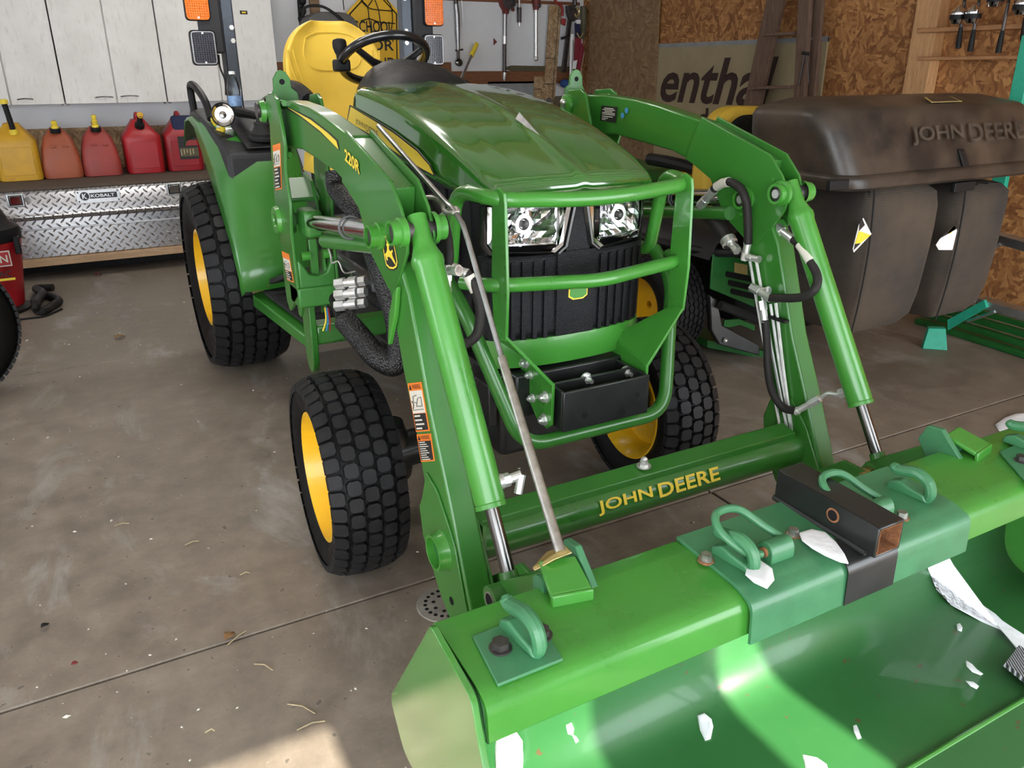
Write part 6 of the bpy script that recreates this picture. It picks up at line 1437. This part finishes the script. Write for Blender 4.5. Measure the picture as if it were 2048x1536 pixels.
# lid: lofted dome, rear edge toward the camera
lid_rows = []
xl, xr_ = Bp(1668, 340).x, Bp(2066, 300).x+.13
def lid_ring(z, inx, y0, y1, r): return rounded([V((xl+inx, y0, z)), V((xr_-inx, y0, z)), V((xr_-inx, y1, z)), V((xl+inx, y1, z))], r, 7, True)
zl = Bp(1830, 372).z
for z, inx, y0, y1, r in ((zl, .075, BY+.0, BY+.52, .13), (zl+.012, .06, BY-.02, BY+.54, .14), (zl+.045, .052, BY-.022, BY+.54, .14), (zl+.055, .058, BY-.012, BY+.53, .13), (zl+.060, .066, BY+.006, BY+.52, .12), (zl+.10, .055, BY+.020, BY+.52, .12), (zl+.20, .030, BY+.060, BY+.52, .12), (zl+.262, .020, BY+.088, BY+.51, .11), (zl+.285, .028, BY+.105, BY+.50, .11), (zl+.296, .045, BY+.130, BY+.48, .10), (zl+.325, .16, BY+.24, BY+.42, .07)):
    lid_rows.append(lid_ring(z, inx, y0, y1, r))
mb = MB().grid(lid_rows, wrap=True); n = len(lid_rows[0]); mb.f.append(tuple(range(len(mb.v)-n, len(mb.v))))
lidm = obj('bagger_lid', mb, MT['lid'], MW, smooth=50)
p_ = Bp(1818, 276, BY+.05); q_ = Bp(2040, 270, BY+.05); r_ = Bp(1818, 245, BY+.05)
tilt = V((0, .40, 1)).normalized(); zt_ = (r_.z-p_.z)*.95
for k, wd in enumerate(('JOHN', 'DEERE')):
    u0_, u1_ = ((0, .44), (.49, 1.0))[k]; L_ = q_.x-p_.x
    text('lid_lettering', wd, V((p_.x+L_*u0_, BY+.020+.4*.045, zl+.145)), X_, tilt, L_*(u1_-u0_), .075, MT['lid_letter'], lidm, .016, off=.02)
p4 = Bp(1921, 288, BY+.03)
obj('lid_latch', MB().plate([V((p4.x-.018, BY+.030, zl+.125)), V((p4.x+.018, BY+.030, zl+.125)), V((p4.x+.040, BY+.004, zl+.055)), V((p4.x-.002, BY+.004, zl+.055))], (0, -.012, -.004)), MT['plastic'], lidm, bevel=.003)
tl4, tr4, br4, bl4 = Bp(1850, 184, BY+.2), Bp(1905, 184, BY+.2), Bp(1932, 200, BY+.12), Bp(1870, 200, BY+.12)
q4 = [V((tl4.x, BY+.20, zl+.318)), V((tr4.x, BY+.20, zl+.318)), V((br4.x, BY+.135, zl+.3015)), V((bl4.x, BY+.135, zl+.3015))]
lo4 = obj('lid_label', MB().plate(q4, (0, 0, .002)), MT['decal_tan'], lidm, smooth=0)
c4 = sum(q4, V((0, 0, 0)))/4
obj('lid_label_print', MB().plate([v.lerp(c4, .16)+Z_*.002 for v in q4], (0, 0, .001)), MT['lid'], lidm, smooth=0)
# bags: front face toward the camera, the left face seen at a slant
def bag(pl, pr, y0, dep):
    rows = []; n = len(pl)
    for k in range(n):
        a = Bp(*pl[k], y0); b = Bp(*pr[k], y0); z = (a.z+b.z)/2; t_ = k/(n-1); bul = .030*math.sin(PI*t_)
        base = rounded([V((a.x, y0, z)), V((b.x, y0, z)), V((b.x, y0+dep, z)), V((a.x+.01, y0+dep, z))], .045, 3, True)
        c_ = V(((a.x+b.x)/2, y0+dep/2, z)); row = []
        den = []
        m2 = len(base)
        for i in range(m2):
            p0_ = base[i]; p1_ = base[(i+1) % m2]
            for q in range(3 if (p1_-p0_).length > .1 else 1):
                den.append(p0_.lerp(p1_, q/3) if (p1_-p0_).length > .1 else p0_)
        for i, p_ in enumerate(den):
            d_ = (p_-c_); d_.z = 0; wob = .010*math.sin(i*1.9+k*1.1)*math.sin(PI*t_)
            row.append(p_+d_.normalized()*(bul+wob))
        rows.append(row)
    mb = MB().grid(rows, wrap=True); m2 = len(rows[0]); mb.f.append(tuple(range(len(mb.v)-m2, len(mb.v)))); mb.f.append(tuple(range(m2)))
    o_ = obj('grass_bag', mb, MT['bag_fabric'], MW, smooth=60)
    m_ = o_.modifiers.new('s', 'SUBSURF'); m_.levels = 1; m_.render_levels = 1
    sm = [Bp(*pl[k], y0)+V((.004, -.012-.02*math.sin(PI*k/(n-1)), 0)) for k in range(n)]; sm[-1] = sm[-2].lerp(sm[-1], .72)
    obj('bag_seam', MB().tube(spline(sm, 4), .0035, 6), MT['mat_dark'], o_)
    return o_
b1 = bag([(1742, 352), (1735, 400), (1722, 500), (1706, 600), (1690, 690)], [(1885, 372), (1872, 420), (1850, 510), (1832, 600), (1815, 672)], BY+.03, .42)
b2 = bag([(1925, 372), (1915, 410), (1896, 500), (1875, 590), (1858, 658)], [(2040, 350), (2010, 400), (1990, 480), (1972, 560), (1952, 640)], BY+.05, .42)
# torn labels
def torn(pts, par, y, cells):
    q_ = [Bp(a, b, y) for a, b in pts]; o_ = obj('torn_label', MB().plate(q_, (0, .002, 0)), MT['white'], par, smooth=0)
    for c_, mtn in cells: obj('label_print', MB().plate([Bp(a, b, y-.002) for a, b in c_], (0, .001, 0)), MT[mtn], par, smooth=0)
torn(((1727, 436), (1743, 468), (1708, 505), (1706, 498), (1718, 450)), b1, BY-.035, ((((1725, 438), (1730, 450), (1718, 462), (1720, 445)), 'decal_black'), (((1718, 462), (1742, 470), (1722, 486), (1710, 488)), 'decal_yellow'), (((1710, 488), (1722, 486), (1708, 500)), 'decal_black')))
torn(((1872, 490), (1880, 478), (1912, 445), (1914, 462), (1905, 500), (1878, 500)), b2, BY+.005, ((((1882, 476), (1915, 440), (1917, 456), (1896, 468)), 'decal_black'), (((1895, 466), (1908, 452), (1912, 455), (1900, 468)), 'decal_yellow')))
obj('bag_buckle', MB().box(tuple(Bp(1662, 362, BY-.03)), tuple(Bp(1688, 377, BY-.01))), MT['plastic'], b1, bevel=.003)
obj('bag_buckle', MB().box(tuple(Bp(1912, 366, BY-.0)), tuple(Bp(1940, 380, BY+.02))), MT['plastic'], b2, bevel=.004)
# seat
sx0, sx1 = at(1424, 240, 'y', 3.2).x, at(1580, 240, 'y', 3.2).x
sp2 = [V((sx0, 3.2, .62)), V((sx0, 3.2, .95)), V((sx0+.06, 3.2, 1.13)), V((sx0+.15, 3.2, 1.185)), V((sx1-.12, 3.2, 1.18)), V((sx1, 3.2, 1.10)), V((sx1+.02, 3.2, .62))]
obj('mower_seat', MB().plate(rounded(sp2, .08, 6, True), (0, .14, 0)), MT['yellow_seat'], MW, bevel=.035, seg=3)
sp3 = [V((sx0+.05, 3.185, .62)), V((sx0+.05, 3.185, .93)), V((sx0+.10, 3.185, 1.09)), V((sx0+.18, 3.185, 1.145)), V((sx1-.12, 3.185, 1.145)), V((sx1+.0, 3.185, 1.08)), V((sx1+.02, 3.185, .62))]
obj('seat_shell', MB().plate(rounded(sp3, .07, 6, True), (0, .05, 0)), MT['seat_black'], MW, bevel=.02)
# body: fender, rear panel with slots, frame, fuel door
obj('mower_fender', MB().grid([[V((x, y, z)) for x, z in ((2.56, .53), (2.60, .60), (2.75, .66), (3.2, .70), (3.6, .70))] for y in (2.78, 2.86, 3.1, 3.35, 3.6)]), MT['plastic'], MW, smooth=60)
obj('fender_skirt', MB().tube(spline([V((2.56, 3.55, .56)), V((2.55, 3.2, .555)), V((2.58, 2.90, .555)), V((2.70, 2.77, .555)), V((3.1, 2.76, .555))], 5), .022, 8), MT['plastic'], MW)
pn = [at(1426, 508, 'y', 2.80), at(1510, 520, 'y', 2.80), at(1510, 615, 'y', 2.80), at(1421, 578, 'y', 2.80)]
rp_ = obj('rear_panel', MB().plate(pn, (0, .01, 0)), MT['green_dark'], MW, bevel=.003)
for k in range(3): 
    a = at(1452+5*k, 548+17*k, 'y', 2.795); b = at(1510, 560+17*k, 'y', 2.795)
    obj('panel_slot', MB().plate(rounded([a+Z_*.014, b+Z_*.014, b-Z_*.014, a-Z_*.014], .012, 4, True), (0, .004, 0)), MT['black_void'], rp_, smooth=0)
q_ = [at(a, b, 'y', 2.797) for a, b in ((1469, 525), (1495, 530), (1495, 550), (1469, 545))]
obj('panel_decal', MB().plate(q_, (0, .002, 0)), MT['decal_tan'], rp_, smooth=0)
obj('mower_frame', MB().box((2.80, 2.83, .18), (3.55, 3.9, .50)), MT['black_void'], MW)
bb = MB().tube([at(1440, 610, 'y', 2.74), at(1520, 640, 'y', 2.70)], .022, 10)
obj('hitch_bar', bb, MT['mat_dark'], MW)
lo_ = [at(1420, 590, 'y', 2.78), at(1435, 600, 'y', 2.78), at(1445, 650, 'y', 2.75), at(1520, 690, 'y', 2.70), at(1520, 712, 'y', 2.70), at(1440, 690, 'y', 2.74), at(1422, 660, 'y', 2.78)]
obj('deck_plate', MB().plate(lo_, (0, .03, 0)), MT['black_metal'], MW, bevel=.006)
gp_ = [at(1447, 655, 'y', 2.765), at(1450, 640, 'y', 2.765), at(1480, 638, 'y', 2.765), at(1510, 650, 'y', 2.765), at(1510, 662, 'y', 2.765), at(1480, 650, 'y', 2.765), at(1462, 655, 'y', 2.765)]
obj('deck_bracket', MB().plate(gp_, (0, .012, 0)), MT['green_dark'], MW, bevel=.003)
obj('deck_skirt', MB().plate([at(1415, 680, 'y', 2.9), at(1540, 705, 'y', 2.72), at(1540, 720, 'y', 2.72), at(1415, 695, 'y', 2.9)], (0, .5, 0)), MT['green_dark'], MW)
p_ = at(1451, 681, 'y', 2.73); obj('deck_bolt', MB().sphere(p_, .012), MT['zinc'], MW)
yb_ = [at(a, b, 'y', 3.55) for a, b in ((1372, 345), (1414, 352), (1408, 386), (1372, 384))]
obj('yellow_cover', MB().plate(yb_, (0, .1, 0)), MT['yellow'], MW, bevel=.006)
obj('control_arm', MB().tube(spline([at(1300, 318, 'y', 3.9), at(1340, 325, 'y', 3.7), at(1380, 335, 'y', 3.55), at(1425, 350, 'y', 3.4)], 5), .035, 10), MT['plastic'], MW)
obj('hood_block', MB().box((2.85, 3.9, .35), (3.45, 4.9, .80)), MT['green_dark'], MW, bevel=.05)
# wheels
def mtyre(x0, x1, yc, R, nrow, npitch):
    c = V(((x0+x1)/2, yc, R)); hw = (x1-x0)/2
    t_ = obj('tyre', MB().lathe(c, X_, [(-.8*hw, R*.55), (-hw, R*.7), (-hw, R*.85), (-.85*hw, R*.955), (-.5*hw, R*.975), (.5*hw, R*.975), (.85*hw, R*.955), (hw, R*.85), (hw, R*.7), (.8*hw, R*.55)], 48, False), MT['rubber_side'], MW)
    tr = MB(); da = 2*PI/npitch; cw = 2*.92/nrow
    for k in range(npitch):
        for j in range(nrow):
            u0 = -.92+j*cw; a0 = (k+.5*(j % 2))*da; pts = []
            for q in range(6):
                an = PI/3*q; pts.append((u0+cw*.5+cw*.46*math.cos(an), a0+da*.50*math.sin(an)))
            top = [c+V((u*hw, R*(1-.03*abs(u)**4)*math.cos(a), R*(1-.03*abs(u)**4)*math.sin(a))) for u, a in pts]; bot = [c+(v_-c)*1.0 for v_ in top]
            bot = [c+V((v_.x-c.x, (v_.y-c.y)*.95, (v_.z-c.z)*.95)) for v_ in top]
            tr.add(bot+top, [(6, 7, 8, 9, 10, 11)]+[(i, (i+1) % 6, 6+(i+1) % 6, 6+i) for i in range(6)])
    stuff(obj('tread', tr, MT['rubber'], t_, smooth=0))
    obj('rim', MB().lathe(c, X_, [(-.8*hw, R*.55), (-.4*hw, R*.5), (-.3*hw, .02), (.3*hw, .02), (.8*hw, R*.55)], 32, False), MT['yellow'], t_)
mtyre(2.36, 2.605, 3.06, .262, 8, 44); mtyre(3.34, 3.58, 3.06, .262, 8, 44)

# ================================================================ loose things
# ---- water bottle on the console
bt = thing('water_bottle', 'clear plastic water bottle with a blue label on the fender console', 'bottle')
wb0 = V((.745, 4.06, 1.186))
obj('bottle_body', MB().lathe(wb0, Z_, [(0, .02), (.002, .029), (.01, .031), (.05, .030), (.055, .0285), (.08, .0305), (.10, .031), (.12, .028), (.145, .020), (.155, .0135), (.162, .0125)], 28), MT['clear_plastic'], bt)
obj('bottle_label', MB().lathe(wb0+Z_*.022, Z_, [(0, .0318), (.045, .0318)], 28, False), MT['label_blue'], bt)
obj('bottle_cap', MB().lathe(wb0+Z_*.160, Z_, [(0, .014), (.012, .014), (.013, .012), (.014, .001)], 20), MT['white'], bt)
# ---- drain cover
dc = at(893, 1208, 'z', 0)
dr = thing('drain_cover', 'round perforated drain cover in the floor beside the bucket', 'drain')
obj('drain_plate', MB().lathe((dc.x, dc.y, .0005), Z_, [(0, .082), (.003, .080), (.004, .07), (.004, .001)], 40), MT['drain'], dr)
ho = obj('drain_hole', MB().cyl((dc.x+.058, dc.y, .0040), (dc.x+.058, dc.y, .0048), .0055, n=12), MT['black_void'], dr, smooth=0)
for k in range(1, 20):
    a = 2*PI*k/20; share(ho, dr, Matrix.Translation((dc.x, dc.y, 0)) @ Matrix.Rotation(a, 4, 'Z') @ Matrix.Translation((-dc.x, -dc.y, 0)))
for k in range(8):
    a = 2*PI*k/8+.2; share(ho, dr, Matrix.Translation((dc.x, dc.y, 0)) @ Matrix.Rotation(a, 4, 'Z') @ Matrix.Translation((-dc.x-.022, -dc.y, 0)))
# ---- snow: melting patches in and on the bucket and on the floor
def snow(outline, surf, th, label, grp='melting snow patches', nm='snow_patch'):
    # outline in pixels, surf(px,py)->point on the surface; built as a fan of rings so that it bulges
    pts = [surf(a, b) for a, b in outline]; n = len(pts)
    cxm = sum(a for a, b in outline)/n; cym = sum(b for a, b in outline)/n
    rings = []
    for f_, h in ((1.0, 0), (.97, .55), (.85, .85), (.6, 1.0), (.3, 1.0)):
        rings.append([surf(cxm+(a-cxm)*f_, cym+(b-cym)*f_)+surf.n*(th*h*(1+.25*math.sin(i*2.1+f_*5))) for i, (a, b) in enumerate(outline)])
    mb = MB().grid(rings, wrap=True); mb.f.append(tuple(range(4*n, 5*n))); mb.f.append(tuple(range(n)))
    return tag(obj(nm, mb, MT['snow'], smooth=70), label, 'snow', grp)
class Zs:
    def __init__(s, z, n=Z_): s.z = z; s.n = n
    def __call__(s, a, b): return at(a, b, 'z', s.z)
class Prof:                                              # the bucket's inner face, hit by the pixel's ray
    n = V((0, -.55, .83))
    def __call__(s, a, b):
        best = None
        for (y0, z0), (y1, z1) in zip(prof, prof[1:]):
            o_ = at(a, b, 'z', 0); d = o_-CAM
            # ray: CAM+d*t ; segment plane
            ny, nz = (z1-z0), -(y1-y0); den = d.y*ny+d.z*nz
            if abs(den) < 1e-9: continue
            t_ = ((y0-CAM.y)*ny+(z0-CAM.z)*nz)/den; p_ = CAM+d*t_
            if min(y0, y1)-1e-4 <= p_.y <= max(y0, y1)+1e-4 and min(z0, z1)-1e-4 <= p_.z <= max(z0, z1)+1e-4 and t_ > 0 and p_.z < .34:
                if best is None or t_ < best[0]: best = (t_, p_)
        return best[1]+s.n*.005 if best else at(a, b, 'z', .03)
XF = KM; MX = XC                                        # the next ones lie in the bucket
pf = Prof()
snow(((1598, 1066), (1622, 1060), (1650, 1066), (1672, 1085), (1690, 1112), (1697, 1128), (1680, 1125), (1650, 1112), (1625, 1098), (1604, 1082)), Zs(.452), .006, 'snow patch against the black receiver tube')
snow(((1497, 1123), (1522, 1124), (1545, 1140), (1549, 1160), (1534, 1178), (1508, 1166), (1490, 1150)), Zs(.452), .006, 'small snow patch beside the hook on the hitch plate')
snow(((1008, 1446), (1022, 1462), (1040, 1490), (1043, 1520), (1040, 1545), (990, 1545), (988, 1500), (990, 1470), (996, 1452)), pf, .028, 'bright white snow lump at the left corner of the bucket')
snow(((1842, 1112), (1880, 1098), (1895, 1130), (1925, 1165), (1948, 1205), (1990, 1235), (2020, 1262), (2060, 1285), (2060, 1340), (2030, 1300), (2000, 1262), (1960, 1245), (1900, 1212), (1870, 1180), (1858, 1150)), pf, .008, 'long streak of snow down the back of the bucket')
snow(((1392, 1432), (1405, 1427), (1420, 1440), (1424, 1455), (1418, 1480), (1408, 1483), (1398, 1462)), pf, .006, 'oval snow blob in the shaded middle of the bucket')
snow(((1130, 1452), (1140, 1447), (1146, 1460), (1144, 1472), (1134, 1470)), pf, .005, 'small snow drop in the sunlit left of the bucket')
snow(((1142, 1470), (1150, 1474), (1156, 1484), (1150, 1488)), pf, .003, 'tiny snow drop below another in the sunlit left of the bucket')
snow(((1602, 1510), (1630, 1516), (1650, 1530), (1655, 1545), (1610, 1545)), pf, .004, 'flat snow patch at the bottom of the bright strip in the bucket')
snow(((1910, 1250), (1916, 1248), (1921, 1258), (1920, 1265), (1912, 1262)), pf, .004, 'small snow crumb below the long streak')
snow(((1928, 1322), (1940, 1330), (1950, 1342), (1963, 1350), (1958, 1352), (1942, 1346), (1930, 1334)), pf, .004, 'curved snow fleck right of the bucket middle')
snow(((1928, 1363), (1942, 1365), (1954, 1375), (1950, 1380), (1938, 1374)), pf, .004, 'lower pointed snow fleck right of the bucket middle')
snow(((1703, 1452), (1709, 1450), (1714, 1462), (1720, 1478), (1712, 1480), (1705, 1466)), pf, .003, 'wet snow fleck on the edge of the bright strip')
snow(((1287, 1310), (1306, 1305), (1309, 1310), (1298, 1320)), pf, .003, 'snow speck under the rim of the bucket top')
XF = None; MX = XW
snow(((1990, 850), (2008, 838), (2030, 830), (2060, 826), (2075, 850), (2050, 866), (2020, 868), (1998, 862)), Zs(.001), .012, 'patch of grainy snow on the floor right of the tractor', nm='floor_snow')
XF = KM; MX = XC
bq = [pf(1992, 1336), pf(2020, 1300), pf(2075, 1345), pf(2060, 1392)]
bz = tag(obj('scraper_mat', MB().plate([v_+V((0, -.01, .012)) for v_ in bq], (0, -.004, .012)), MT['bristle']), 'grey ribbed scraper mat at the right end of the bucket', 'mat')
XF = None; MX = XW
# ---- leaves and crumbs on the floor
def leaf(px, py, s_, mt, lb, rot):
    c = at(px, py, 'z', .004); u_ = V((math.cos(rot), math.sin(rot), 0)); v_ = V((-math.sin(rot), math.cos(rot), 0))
    rows = []
    for i in range(7):
        t_ = i/6; w_ = s_*.42*math.sin(PI*min(1, t_*1.02))**.8+.0006
        rows.append([c+u_*(s_*(t_-.5))+v_*(w_*k)+Z_*(.004+.010*s_/.05*(abs(k)*.6+.5*math.sin(t_*4))) for k in (-1, -.5, 0, .5, 1)])
    o_ = obj('leaf', MB().grid(rows), MT[mt], smooth=40); m2 = o_.modifiers.new('t', 'SOLIDIFY'); m2.thickness = .0008
    return tag(o_, lb, 'leaf', 'fallen leaves')
leaf(240, 676, .055, 'leaf_brown', 'curled brown leaf on the floor left of the rear tyre', .4)
leaf(197, 550, .06, 'leaf_red', 'dark red leaf on the floor in front of the tool chest', 1.0)
leaf(460, 1275, .035, 'leaf_brown', 'tan leaf fragment on the floor joint', .7)
leaf(150, 1330, .016, 'leaf_red', 'small red leaf crumb near the lower left joint', .2)
leaf(91, 1254, .022, 'mat_dark', 'dark flattened leaf near the left edge of the floor', .6)
db = MB(); rnd = random.Random(3)
for k in range(420):
    x = rnd.uniform(-.9, 2.45); y = rnd.uniform(1.0, 5.5); s_ = rnd.uniform(.0015, .006) if rnd.random() < .9 else rnd.uniform(.006, .011); a = rnd.uniform(0, 6.28)
    u_ = V((math.cos(a)*s_, math.sin(a)*s_, 0)); v_ = V((-math.sin(a)*s_*.6, math.cos(a)*s_*.6, 0)); c = V((x, y, .0008))
    db.add([c-u_, c-v_, c+u_, c+v_, c+Z_*s_*.5], [(0, 1, 4), (1, 2, 4), (2, 3, 4), (3, 0, 4), (3, 2, 1, 0)])
stuff(tag(obj('floor_crumbs', db, MT['decal_white'], smooth=0), 'scattered pale salt and snow crumbs over the floor', 'debris'))
db = MB()
for (a, b, c_, d_) in ((370, 1090, 398, 1082), (228, 1052, 258, 1047), (455, 1290, 492, 1262), (508, 1328, 545, 1340), (575, 1408, 630, 1427), (594, 1460, 650, 1442), (410, 1465, 430, 1462), (480, 1150, 500, 1146), (1765, 630, 1800, 640)):
    p_, q_ = at(a, b, 'z', .003), at(c_, d_, 'z', .003); db.tube([p_, (p_+q_)/2+V((.004, .004, .003)), q_], .0016, 5)
stuff(tag(obj('floor_straw', db, MT['straw']), 'a few straws lying on the concrete floor', 'straw'))
# ---------------------------------------------------------------- put each thing's Empty at its base
bpy.context.view_layer.update()
for o in list(col.objects):
    if o.type == 'EMPTY' and o.parent is None:
        lo = V((1e9,)*3); hi = V((-1e9,)*3)
        for c in o.children_recursive:
            if c.type != 'MESH': continue
            for b in c.bound_box:
                p = c.matrix_world @ V(b)
                for i in range(3): lo[i] = min(lo[i], p[i]); hi[i] = max(hi[i], p[i])
        base = V(((lo.x+hi.x)/2, (lo.y+hi.y)/2, lo.z)); o.location = base
        for c in o.children: c.matrix_parent_inverse = Matrix.Translation(-base) @ c.matrix_parent_inverse
